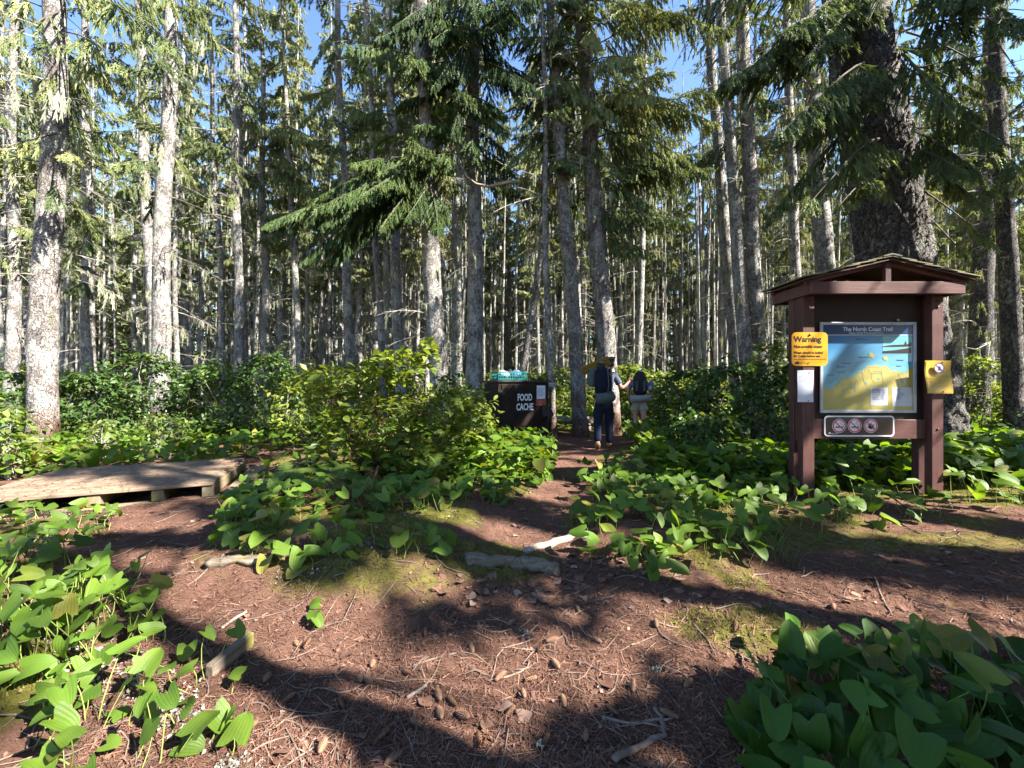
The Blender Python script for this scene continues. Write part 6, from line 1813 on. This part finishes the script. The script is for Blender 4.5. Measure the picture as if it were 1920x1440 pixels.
def person_man():
    x, y = 1.80, 7.75
    t = thing('person', 'hiker in slate blue t-shirt and dark trousers walking up the trail with a navy backpack', 'person', (x, y, gzz(x, y)), math.radians(-8))
    s = Sk()
    pel = s.p((0, 0, .95), (.125, .095))
    wa = s.p((0, .03, 1.10), (.125, .095), pel); ch = s.p((0, .06, 1.33), (.16, .115), wa); nk0 = s.p((.05, .10, 1.50), (.07, .065), ch)
    nk = s.p((.09, .12, 1.56), (.056, .056), nk0); hd = s.p((.13, .14, 1.66), (.078, .09), nk); ht = s.p((.135, .14, 1.75), (.07, .085), hd)
    s.chain(hd, [((.165, .24, 1.655), .016), ((.172, .265, 1.64), .010)])          # nose
    for sg in (-1, 1): s.p((.13 + sg * .085, .125, 1.66), (.018, .02), hd)          # ears
    # arms: right one bent, hand raised to the pole
    sr = s.p((.21, .06, 1.45), (.062, .062), ch)
    el = s.chain(sr, [((.29, .03, 1.30), .053), ((.335, .03, 1.19), .045)])
    wr = s.chain(el, [((.42, .14, 1.22), .040), ((.505, .25, 1.30), .029)])
    hand(s, wr, (.35, .45, .75), (-.6, .6, .1), 1.0)
    sl = s.p((-.20, .08, 1.45), (.062, .062), ch)
    wl = s.chain(sl, [((-.27, .10, 1.30), .053), ((-.29, .12, 1.19), .045), ((-.24, .26, 1.22), .040), ((-.17, .36, 1.28), .029)])
    hand(s, wl, (.3, .6, .6), (.6, .4, 0), 1.0)
    # legs: left one trailing with the heel up, right one planted ahead
    hl = s.p((-.10, 0, .90), (.105, .105), pel)
    al = s.chain(hl, [((-.11, .02, .70), .088), ((-.12, .0, .50), .062), ((-.125, -.10, .30), .058), ((-.13, -.20, .14), .040)])
    s.chain(al, [((-.13, -.17, .06), .042), ((-.13, -.08, .03), .038)])
    hr = s.p((.10, 0, .90), (.105, .105), pel)
    ar = s.chain(hr, [((.11, .05, .70), .088), ((.115, .08, .50), .062), ((.115, .08, .28), .058), ((.115, .07, .09), .040)])
    s.chain(ar, [((.12, .13, .05), .042), ((.125, .23, .035), .036)])
    skin_mesh('body', s.v, s.e, s.r, 'skin', t)
    # shirt
    s = Sk(); a = s.p((0, .0, .90), (.185, .15)); b = s.p((0, .03, 1.08), (.178, .142), a); c = s.p((0, .06, 1.33), (.19, .142), b); d = s.p((.04, .09, 1.48), (.10, .085), c)
    for sg in (-1, 1):
        s.chain(c, [((sg * .205, .06, 1.45), .078), ((.29 * sg if sg > 0 else -.26, .04 if sg > 0 else .09, 1.31), .072), ((.312 * sg if sg > 0 else -.275, .035 if sg > 0 else .10, 1.255), .070)])
    skin_mesh('shirt', s.v, s.e, s.r, 'shirt', t)
    s = Sk(); a = s.p((0, 0, 1.02), (.165, .13)); b = s.p((0, 0, .88), (.185, .15), a)
    s.chain(b, [((-.085, 0, .80), .125), ((-.11, .02, .68), .102), ((-.12, 0, .50), .084), ((-.125, -.10, .31), .078), ((-.13, -.19, .15), .070)])
    s.chain(b, [((.085, .01, .80), .125), ((.11, .05, .68), .102), ((.115, .08, .50), .084), ((.115, .08, .29), .078), ((.115, .07, .10), .072)])
    skin_mesh('trousers', s.v, s.e, s.r, 'jeans', t)
    for pts in ([((-.13, -.215, .17), .058), ((-.13, -.20, .09), .060), ((-.13, -.12, .045), .052), ((-.13, -.03, .035), .044)], [((.115, .065, .15), .058), ((.115, .07, .07), .062), ((.12, .15, .05), .054), ((.125, .25, .04), .044)]):
        s = Sk(); i = s.p(*pts[0]); s.chain(i, pts[1:]); skin_mesh('boot', s.v, s.e, s.r, 'boots', t)
    s = Sk(); i = s.p((.125, .10, 1.61), (.085, .07)); s.chain(i, [((.13, .12, 1.68), (.088, .088)), ((.135, .13, 1.74), (.08, .085))]); skin_mesh('hair', s.v, s.e, s.r, 'hair', t)
    s = Sk(); i = s.p((.132, .135, 1.71), (.10, .11)); j = s.chain(i, [((.132, .135, 1.775), (.088, .098)), ((.132, .135, 1.81), (.05, .06))]); s.chain(i, [((.15, .25, 1.705), (.075, .018)), ((.158, .31, 1.695), (.055, .012))]); skin_mesh('cap', s.v, s.e, s.r, 'cap', t)
    face(t, Vector((.13, .14, 1.66)), (.3, 1, 0), 1.0)
    T = Matrix.Translation(t.location) @ Matrix.Rotation(t.rotation_euler.z, 4, 'Z')
    # backpack
    b = thing('backpack', 'tall navy backpack with grey green bottom worn by the hiker in blue', 'backpack', T @ Vector((0, -.22, 1.0)), t.rotation_euler.z)
    s = Sk(); i = s.p((-.03, .0, .06), (.15, .12)); s.chain(i, [((-.03, -.03, .22), (.19, .16)), ((-.04, -.03, .38), (.185, .16)), ((-.05, 0, .52), (.13, .11)), ((-.06, .02, .60), (.09, .08))]); skin_mesh('main_sack', s.v, s.e, s.r, 'pack_navy', b)
    s = Sk(); i = s.p((-.19, -.04, .01), (.12, .11)); s.chain(i, [((-.07, -.06, .0), (.14, .13)), ((.08, -.06, .03), (.15, .13)), ((.19, -.04, .09), (.11, .11))]); skin_mesh('bottom_pocket', s.v, s.e, s.r, 'pack_grey', b)
    s = Sk(); i = s.p((-.22, .0, .20), (.06, .07)); s.chain(i, [((-.25, .0, .34), (.085, .09)), ((-.24, .01, .50), (.075, .08)), ((-.2, .02, .58), (.04, .05))]); skin_mesh('sleeping_bag', s.v, s.e, s.r, 'pack_grey', b)
    s = Sk(); i = s.p((-.02, .01, .55), (.11, .09)); s.chain(i, [((-.08, .01, .62), (.10, .08)), ((-.15, .02, .62), (.05, .05))]); skin_mesh('top_lid', s.v, s.e, s.r, 'pack_black', b)
    s = Sk(); i = s.p((-.06, -.04, .66), (.05, .05)); s.chain(i, [((-.05, -.05, .72), (.03, .03))]); skin_mesh('grey_tag', s.v, s.e, s.r, 'bag_blue', b)
    s = Sk(); i = s.p((-.26, -.01, .16), (.04, .05)); s.chain(i, [((-.25, -.01, .24), (.045, .05))]); skin_mesh('lime_pouch', s.v, s.e, s.r, 'lime', b)
    for xx in (.05, .11):
        mb = MB(); mb.tube([(xx - .01, -.155, .10), (xx + .01, -.168, .25), (xx, -.165, .42), (xx - .01, -.12, .60)], .012, 6); mb.build('strap', M['strap'], b, world=False)
    for sg in (-1, 1):
        mb = MB(); mb.tube([(sg * .10, .10, .55), (sg * .12, .20, .56), (sg * .13, .36, .50), (sg * .14, .42, .34), (sg * .15, .34, .20), (sg * .13, .12, .12)], .022, 8); mb.build('shoulder_strap', M['pack_black'], b, world=False)
    mb = MB(); mb.tube([(.19 * math.cos(a), .22 + .165 * math.sin(a), .03) for a in np.linspace(0, 6.28, 20)], .032, 8); mb.build('hip_belt', M['pack_black'], b, world=False)
    # rolled yellow mat across the top
    m_ = thing('sleeping_mat', 'folded yellow sleeping mat strapped across the top of the navy backpack', 'mat', T @ Vector((-.02, -.06, 1.70)), t.rotation_euler.z)
    mb = MB(); md = Matrix.Rotation(math.radians(-22), 4, 'Y')
    for k_ in range(6):
        mb.box(-.44, .13, -.055 + .02 * (k_ % 2), .045, -.10 + k_ * .03, -.073 + k_ * .03, 0, mtx=md, bev=.006)
        mb.box(-.435, .125, -.045 + .02 * (k_ % 2), .035, -.0725 + k_ * .03, -.0705 + k_ * .03, 1, mtx=md)
    mb.build('mat_fold', [M['mat_yellow'], M['mat_yellow_dark']], m_, world=False)
    # pole
    pl = thing('walking_stick', 'dark walking pole in the right hand of the hiker in blue', 'pole', T @ Vector((.535, .30, .02)), t.rotation_euler.z)
    mb = MB(); mb.tube([(.05, .10, 0), (0, 0, 1.28)], [.007, .010], 8); mb.build('shaft', M['darkmetal'], pl, world=False)
    mb = MB(); mb.tube([(0, 0, 1.281), (-.003, -.01, 1.44), (-.004, -.012, 1.47)], [.016, .018, .014], 8); mb.build('grip', M['pack_black'], pl, world=False)
    return t
def person_woman():
    x, y = 3.10, 9.6
    t = thing('person', 'second hiker with bare legs in pale shorts, ahead on the trail under a black pack', 'person', (x, y, gzz(x, y)), math.radians(-12))
    k = .93; s = Sk()
    def q(a, b, c): return (a * k, b * k, c * k)
    pel = s.p(q(0, 0, .95), (.145, .115)); wa = s.p(q(0, .06, 1.10), (.12, .10), pel); ch = s.p(q(0, .16, 1.31), (.14, .11), wa); nk0 = s.p(q(0, .26, 1.44), (.06, .06), ch)
    nk = s.p(q(0, .32, 1.48), (.05, .05), nk0); hd = s.p(q(0, .38, 1.55), (.072, .085), nk); s.p(q(0, .40, 1.63), (.066, .08), hd)
    s.chain(hd, [(q(0, .48, 1.53), .015), (q(0, .505, 1.51), .009)])
    for sg in (-1, 1): s.p(q(sg * .08, .37, 1.55), (.016, .018), hd)
    sr = s.p(q(.18, .18, 1.40), .05, ch); w_ = s.chain(sr, [(q(.27, .17, 1.28), .044), (q(.31, .20, 1.17), .036), (q(.27, .33, 1.14), .032), (q(.22, .43, 1.20), .024)]); hand(s, w_, (-.3, .6, .5), (-.5, .4, 0), .9)
    sl = s.p(q(-.18, .18, 1.40), .05, ch); w_ = s.chain(sl, [(q(-.26, .16, 1.27), .044), (q(-.27, .22, 1.15), .036), (q(-.27, .35, 1.14), .032), (q(-.26, .46, 1.18), .024)]); hand(s, w_, (0, .7, .5), (.5, .4, 0), .9)
    for sg, dy in ((-1, .07), (1, -.08)):
        h_ = s.p(q(sg * .09, 0, .88), .10, pel)
        a_ = s.chain(h_, [(q(sg * .095, dy * .5, .68), .080), (q(sg * .095, dy * .8, .48), .052), (q(sg * .095, dy * .7 - .02, .32), .056), (q(sg * .095, dy * .8, .09), .034)])
        s.chain(a_, [(q(sg * .10, dy * .8 + .07, .045), .036), (q(sg * .105, dy * .8 + .17, .03), .030)])
    skin_mesh('body', s.v, s.e, s.r, 'skin', t)
    s = Sk(); a = s.p(q(0, 0, 1.0), (.15, .125)); b = s.p(q(0, 0, .92), (.16, .13), a)
    for sg, dy in ((-1, .07), (1, -.08)): s.chain(b, [(q(sg * .085, 0, .86), .115), (q(sg * .095, dy * .35, .76), .112), (q(sg * .097, dy * .5, .66), .110)])
    skin_mesh('shorts', s.v, s.e, s.r, 'khaki', t)
    s = Sk(); a = s.p(q(0, .03, 1.0), (.135, .115)); b = s.p(q(0, .07, 1.12), (.13, .11), a); c = s.p(q(0, .16, 1.31), (.152, .12), b); s.p(q(0, .24, 1.41), (.09, .08), c)
    for sg in (-1, 1): s.chain(c, [(q(sg * .18, .18, 1.40), .065), (q(sg * .25, .17, 1.29), .06)])
    skin_mesh('shirt', s.v, s.e, s.r, 'bag_blue', t)
    for sg, dy in ((-1, .07), (1, -.08)):
        s = Sk(); i = s.p(q(sg * .095, dy * .8, .13), .046); s.chain(i, [(q(sg * .097, dy * .8, .06), .05), (q(sg * .10, dy * .8 + .09, .045), .044), (q(sg * .105, dy * .8 + .18, .035), .036)]); skin_mesh('boot', s.v, s.e, s.r, 'boots', t)
    s = Sk(); i = s.p(q(0, .34, 1.53), (.075, .07)); s.chain(i, [(q(0, .37, 1.60), (.08, .085)), (q(0, .39, 1.66), (.06, .07))]); skin_mesh('hair', s.v, s.e, s.r, 'hair', t)
    face(t, Vector(q(0, .38, 1.55)), (0, 1, -.15), .9)
    T = Matrix.Translation(t.location) @ Matrix.Rotation(t.rotation_euler.z, 4, 'Z')
    b = thing('backpack', 'black backpack with grey straps and a foam roll worn by the second hiker', 'backpack', T @ Vector((0, -.14, .92)), t.rotation_euler.z)
    s = Sk(); i = s.p((0, .0, .08), (.165, .12)); s.chain(i, [((0, -.02, .25), (.18, .14)), ((0, 0, .46), (.175, .14)), ((0, .04, .62), (.13, .11)), ((0, .06, .69), (.07, .07))]); skin_mesh('main_sack', s.v, s.e, s.r, 'pack_black', b)
    s = Sk(); i = s.p((.01, .0, .66), (.06, .05)); s.chain(i, [((.02, -.01, .71), (.045, .04))]); skin_mesh('white_bundle', s.v, s.e, s.r, 'bag_white', b)
    s = Sk(); i = s.p((.22, .0, .24), (.07, .07)); s.chain(i, [((.27, .02, .36), (.075, .075)), ((.24, .03, .46), (.04, .05))]); skin_mesh('side_bag', s.v, s.e, s.r, 'bag_blue', b)
    s = Sk(); i = s.p((.21, -.06, .22), (.05, .045)); s.chain(i, [((.22, -.07, .33), (.045, .04))]); skin_mesh('side_bottle', s.v, s.e, s.r, 'bag_white', b)
    for xx in (-.09, .08):
        mb = MB(); mb.box(xx - .03, xx + .03, -.175, -.155, .20, .44, bev=.006); mb.build('strap', M['strap'], b, world=False)
    mb = MB(); mb.tube([(-.19, -.02, .5), (-.20, -.03, .2), (-.17, -.05, -.08)], .007, 6); mb.build('cord', M['strap'], b, world=False)
    for sg in (-1, 1):
        mb = MB(); mb.tube([(sg * .09, .11, .56), (sg * .11, .28, .56), (sg * .12, .40, .44), (sg * .13, .33, .26), (sg * .12, .12, .14)], .02, 8); mb.build('shoulder_strap', M['pack_black'], b, world=False)
    mb = MB(); mb.tube([(-.26, -.06, .01), (0, -.07, .025), (.29, -.05, .035)], [.082, .085, .082], 14); mb.build('foam_roll', M['foam'], b, world=False)
    return t
person_man()
person_woman()

# =================================================================== LITTER
rng = np.random.default_rng(36)
def on_path(n, y0, y1, p=0.6, lim=0.1):
    """points on the bare floor, denser near the camera"""
    Y = y0 + (y1 - y0) * rng.uniform(0, 1, n) ** (1 / p)
    Y = y0 * (y1 / y0) ** rng.uniform(0, 1, n)
    x = rng.uniform(-1.36, 1.36, n) * Y
    k = bed_mask(x, Y) < lim
    return x[k], Y[k]
# needles and chips
x, y = on_path(85000, 1.15, 7.5, lim=0.35)
n = len(x)
L = rng.uniform(.008, .034, n); w = rng.uniform(.0008, .0018, n) * (0.8 + y * .12)
az = rng.uniform(0, 6.28, n); el = rng.normal(0, .22, n)
D = np.stack([np.cos(az) * np.cos(el), np.sin(az) * np.cos(el), np.sin(el)], -1)
B = np.stack([-np.sin(az), np.cos(az), rng.normal(0, .4, n)], -1)
C = np.stack([x, y, gz_v(x, y) + .004 + np.abs(np.sin(el)) * L * .5], -1)
V = np.stack([C - D * L[:, None] - B * w[:, None], C - D * L[:, None] + B * w[:, None], C + D * L[:, None] + B * w[:, None] * .6, C + D * L[:, None] - B * w[:, None] * .6], 1).reshape(-1, 3)
tag(link('needle_litter', np_mesh('needle_litter', V, np.arange(n * 4).reshape(-1, 4), M['litter'], tint=np.repeat(np.clip(rng.beta(1.9, 3.4, n), 0, 1), 4))), 'dry brown needles and bark chips strewn over the path', 'litter', None, 'stuff')
# fine twigs
x, y = on_path(850, 1.2, 7.5, lim=9)
n = len(x)
s = np.linspace(-1, 1, 5)[None, :, None]
az = rng.uniform(0, 6.28, n); L = rng.uniform(.04, .16, n)
d = np.stack([np.cos(az), np.sin(az)], -1)
c = rng.normal(0, .25, (n, 2))
XY = np.stack([x, y], -1)[:, None, :] + d[:, None, :] * L[:, None, None] * s + c[:, None, :] * L[:, None, None] * s ** 2
Z = gz_v(XY[:, :, 0].ravel(), XY[:, :, 1].ravel()).reshape(n, 5) + .006
V, F = limbs_geo(np.concatenate([XY, Z[:, :, None]], -1), np.tile(np.array([.0018, .0024, .0026, .0022, .0014]), (n, 1)) * rng.uniform(.7, 1.7, (n, 1)), 4)
tag(link('twig_litter', np_mesh('twig_litter', V, F, M['twig_litter'], smooth=True)), 'thin grey and brown twigs strewn over the path', 'litter', None, 'stuff')
# curled dead leaves: those that can be told apart are pieces of the floor, the small ones one mesh
DL = []
for sd in range(4):
    v, f, uv = heart_leaf(6, 2, .06 + .10 * (sd % 2), -.14 + .12 * sd, .05, 60 + sd, .9, .12)
    DL.append(np_mesh('dead_leaf', v, f, M['deadleaf'], smooth=True))
cl = []
for (px, py, rx, ry, m) in ((1150, 1060, 110, 32, 60), (1060, 1100, 140, 30, 40), (900, 1105, 120, 25, 22), (1300, 1110, 140, 22, 24), (330, 1020, 70, 70, 22), (300, 1140, 60, 50, 10), (1600, 1100, 250, 60, 30), (980, 950, 40, 60, 22),
                            (700, 1170, 260, 50, 9), (1000, 1300, 300, 90, 9), (560, 1390, 130, 40, 5), (1780, 1050, 140, 40, 18), (640, 990, 160, 40, 14)):
    for i in range(m):
        a, b = rng.normal(0, .5, 2)
        P = gp(px + a * rx, min(max(py + b * ry, 900), 1436)); cl.append((P.x, P.y))
for (a, b) in cl[:300]:
    link('dead_leaf', DL[int(rng.integers(0, 4))], ground, loc=(a, b, gzz(a, b) + .006), rot=(rng.normal(0, .16), rng.normal(0, .16), rng.uniform(0, 6.28)), scale=rng.uniform(.028, .062))
x, y = on_path(3600, 1.3, 9.0, lim=9)
n = len(x)
low = heart_leaf(3, 1, .4, .1, .1, 9, .9, .1)
R = rotmats(rng.uniform(0, 6.28, n), rng.normal(0, .3, n), rng.normal(0, .4, n))
V, F, UV = scatter(low, np.stack([x, y, gz_v(x, y) + .006], -1), R, rng.uniform(.008, .022, n) * (0.7 + y * .12))
tag(link('leaf_litter', np_mesh('leaf_litter', V, F, M['deadleaf'], tint=np.repeat(rng.uniform(0, 1, n), len(low[0])))), 'small broken dead leaves strewn over the floor', 'litter', None, 'stuff')
# moss tufts
n = 60000
Y = 1.2 * (7.0 / 1.2) ** rng.uniform(0, 1, n); x = rng.uniform(-1.36, 1.36, n) * Y
i = np.clip(np.searchsorted(gx, x), 0, nx - 1); j = np.clip(np.searchsorted(gy, Y), 0, ny - 1)
mv = moss.reshape(ny, nx)[j, i] * (0.4 + fbm(xy0(x, Y) * 6, 3, 66))
k = mv > .52
x, Y = x[k], Y[k]; n = len(x)
h = rng.uniform(.008, .028, n); a = rng.uniform(0, 6.28, n); w = rng.uniform(.003, .007, n) * (0.7 + Y * .2)
B = np.stack([x, Y, gz_v(x, Y) - .003], -1); d = np.stack([np.cos(a), np.sin(a), 0 * a], -1) * w[:, None]
T = B + np.stack([rng.normal(0, .008, n), rng.normal(0, .008, n), h], -1)
V = np.stack([B - d, B + d, T], 1).reshape(-1, 3)
tag(link('moss', np_mesh('moss', V, np.arange(n * 3).reshape(-1, 3), M['moss'], tint=np.repeat(rng.uniform(0, 1, n), 3))), 'yellow-green moss cushions on the forest floor', 'moss', None, 'stuff')
# pale lichen scraps
sc_ = []
for (px, py, rx, ry, m) in ((170, 1270, 120, 60, 170), (330, 1330, 60, 60, 110), (430, 1430, 40, 20, 40), (90, 1190, 120, 40, 60), (90, 965, 100, 25, 70), (660, 1050, 60, 14, 60), (560, 1095, 40, 10, 30), (830, 950, 40, 8, 18), (1235, 1255, 14, 8, 10), (985, 1180, 12, 8, 8), (1010, 1390, 14, 8, 8)):
    for i in range(int(m * 1.5)):
        a, b = rng.normal(0, .62, 2)
        P = gp(px + a * rx, max(py + b * ry, 900)); sc_.append((P.x, P.y))
sc_ = np.array(sc_); n = len(sc_)
fl = heart_leaf(3, 1, .6, -.5, .3, 3, 1.2, .3)
R = rotmats(rng.uniform(0, 6.28, n), rng.normal(0, .8, n), rng.normal(0, .9, n))
V, F, UV = scatter(fl, np.stack([sc_[:, 0], sc_[:, 1], gz_v(sc_[:, 0], sc_[:, 1]) + .008], -1), R, rng.uniform(.005, .016, n))
tag(link('lichen_scraps', np_mesh('lichen_scraps', V, F, M['lichen'], tint=np.repeat(rng.uniform(0, 1, n) ** 1.3, len(fl[0])))), 'pale scraps of fallen lichen among the plants and on the path', 'lichen', None, 'stuff')

# spruce cones
def cone_mesh():
    mb = MB()
    prof = [(0, .004), (.06, .011), (.18, .0155), (.4, .0175), (.65, .015), (.85, .010), (1, .003)]
    L = .075
    mb.tube([(p * L - L / 2, 0, 0) for p, r in prof], [r * .8 for p, r in prof], 10)
    for r_ in range(11):
        u = .04 + .088 * r_
        rr = float(np.interp(u, [p for p, _ in prof], [r for _, r in prof]))
        for q in range(7):
            a = 2 * math.pi * (q + .5 * (r_ % 2)) / 7
            e = Vector((0, math.cos(a), math.sin(a))); tg = Vector((0, -math.sin(a), math.cos(a)))
            xx = (u - .5) * L
            mb.add([Vector((xx, 0, 0)) + e * rr * .7 - tg * .005, Vector((xx, 0, 0)) + e * rr * .7 + tg * .005, Vector((xx + .013, 0, 0)) + e * rr * 1.22], [(0, 1, 2)])
    o = mb.build('spruce_cone', M['conewood'])
    me = o.data; bpy.data.objects.remove(o)
    return me
M['conewood'] = plain('brown cone scales', (0.16, 0.085, 0.05), 0.7, 0.3, .35, 60)
cm = cone_mesh()
spots = [(990, 1262), (820, 1300), (850, 1310), (960, 1330), (870, 1340), (825, 1335), (1035, 1195), (1045, 1245), (670, 1262), (690, 1265), (935, 1260), (715, 1372), (1085, 1145), (800, 1185), (885, 1212), (905, 1095), (560, 1190), (1010, 1215),
         (760, 1255), (575, 1195), (1060, 1310), (1150, 1330), (1250, 1340), (640, 1310), (540, 1300), (1190, 1290), (1020, 1380), (900, 1380), (780, 1350), (1120, 1200), (1230, 1180), (1340, 1240), (1380, 1190), (700, 1230), (500, 1260), (1290, 1290),
         (1420, 1150), (1560, 1130), (1650, 1160), (1490, 1170), (960, 1160), (850, 1150), (470, 1350), (600, 1400), (740, 1420), (1180, 1400), (1100, 1370), (1330, 1130), (1700, 1100), (980, 1290)]
for i, (px, py) in enumerate(spots):
    P = gp(px + rng.normal(0, 3), py)
    o = link('spruce_cone', cm, None, (P.x, P.y, gzz(P.x, P.y) + .013), (rng.uniform(0, 6), rng.normal(0, .12), rng.uniform(0, 6.28)), rng.uniform(.65, .95))
    tag(o, 'brown spruce cone lying on the needle-covered path', 'cone', 'spruce cones on the path')
# sticks that can be told apart
def stick(label, pts, r0, r1=None, mat='twig_litter', name='stick', sides=8, lift=0.0):
    W = []
    for q in pts:
        P = gp(q[0], q[1]); z = gzz(P.x, P.y) + r0 * .8 + (q[2] if len(q) > 2 else 0)
        W.append(Vector((P.x, P.y, z)))
    o = thing(name, label, 'stick' if name == 'stick' else 'log', W[0])
    n = len(W); out = []
    for i in range(n - 1):
        for k in range(4): out.append(W[i].lerp(W[i + 1], k / 4))
    out.append(W[-1])
    out = [p + Vector((rng.normal(0, r0 * .25), rng.normal(0, r0 * .25), rng.normal(0, r0 * .1))) for p in out]
    mb = MB(); m = len(out)
    mb.tube(out, [r0 + ((r1 if r1 is not None else r0) - r0) * i / (m - 1) * (1 + .1 * rng.normal()) for i in range(m)], sides)
    off = o.location
    ob = mb.build('wood', M[mat], o)
    if name == 'log':
        co = np.array([v.co for v in ob.data.vertices])
        f = (fbm(co * 14 + r0 * 90, 3, 5) - .5) * r0 * 1.1
        nn = np.array([v.normal for v in ob.data.vertices])
        co = co + nn * f[:, None]; co[:, 2] = np.where(co[:, 2] > r0 * .2, r0 * .2 + (co[:, 2] - r0 * .2) * .55, co[:, 2]) - r0 * .35
        ob.data.vertices.foreach_set('co', co.astype(np.float32).ravel()); ob.data.update()
    return o
stick('curved dark root-like branch on the path beside the large dark corner clump', [(1150, 1425), (1200, 1395), (1245, 1375), (1240, 1345), (1225, 1330)], .012, .007)
stick('thin forked twig lying left of the curved dark branch', [(1130, 1340), (1180, 1352), (1230, 1350), (1270, 1345)], .007, .004)
stick('straight pale twig on the sunlit part of the path', [(745, 1252), (800, 1236), (860, 1222)], .006, .004)
stick('bent pale twig at the lower edge of the right bed', [(1205, 1075), (1225, 1055), (1245, 1042)], .005, .003, 'log')
stick('long thin twig pointing at the right bed from the path', [(1250, 1090), (1275, 1065), (1262, 1050)], .004, .002)
stick('broken pale stick at the left path', [(415, 1165), (440, 1150), (462, 1138)], .008, .006, 'log')
stick('dark bent twig in front of the information board', [(1640, 1080), (1655, 1120), (1672, 1150)], .006, .004)
stick('thin fallen branch left of the big dark corner clump', [(1300, 1180), (1330, 1210), (1345, 1240)], .006, .003)
stick('short pale stick in the bottom middle of the path', [(765, 1300), (785, 1288), (800, 1280)], .008, .007, 'log')
stick('long slender pale twig across the moss in front of the shrub', [(690, 975), (760, 968), (830, 960)], .007, .004, 'log')
stick('pale driftwood log lying across the start of the narrow trail', [(985, 1035), (1030, 1018), (1075, 1003)], .038, .030, 'log', 'log', 10)
stick('flat half-buried mossy log edging the bank at the middle of the path', [(870, 1066), (930, 1060), (985, 1060), (1045, 1072)], .055, .05, 'log_moss', 'log', 12)
stick('dark mossy log in shade at the left end of the bank', [(385, 1082), (440, 1078), (505, 1076)], .045, .05, 'log_moss', 'log', 12)
# weathered edging board stuck in the ground on the left
A = gp(392, 1262); B2 = gp(470, 1196)
ed = thing('edging_board', 'weathered board set on edge beside the bottom left plants', 'board', (A.x, A.y, gzz(A.x, A.y)), math.atan2(B2.y - A.y, B2.x - A.x))
mb = MB(); Lb = (B2 - A).length
mb.box(0, Lb, -.022, .022, -.06, .055, bev=.006)
mb.build('plank', M['log_moss'], ed, world=False)
# red rotten stump
c0 = gp(700, 935); c0.y = 4.75; c0.x = (698 - 960) / FPX * 4.75
st = thing('tree_stump', 'splintered red rotten stump below the big sunlit shrub', 'stump', (c0.x, c0.y, gzz(c0.x, c0.y)))
mb = MB()
for i in range(9):
    a = i * .7; r_ = .075 * rng.uniform(.6, 1.2); h = rng.uniform(.10, .34)
    mb.tube([(math.cos(a) * r_, math.sin(a) * r_, -.05), (math.cos(a) * r_ * .95, math.sin(a) * r_, h * .5), (math.cos(a) * r_ * .8 + rng.normal(0, .02), math.sin(a) * r_ * .8, h)], [.045, .034, .006], 6)
mb.build('wood', M['stump'], st, world=False)
# a dead red twig heap beside it
P0 = gp(645, 975)
hp = thing('twig_heap', 'small heap of dead red-brown fern stalks under the big shrub', 'twigs', (P0.x, P0.y, gzz(P0.x, P0.y)))
n = 160
s = np.linspace(0, 1, 4)[None, :, None]
b = rng.normal(0, .16, (n, 3)) * [1.5, .8, .25] + [0, 0, .05]; d = rng.normal(0, .16, (n, 3)) * [1, 1, .4]
V, F = limbs_geo(b[:, None, :] + d[:, None, :] * s + np.array([0, 0, .06]) * s * (1 - s) * 3, np.tile(np.array([.003, .003, .0025, .0015]), (n, 1)), 3)
tag(link('stalks', np_mesh('stalks', V, F, M['stump']), hp), kind='stuff')
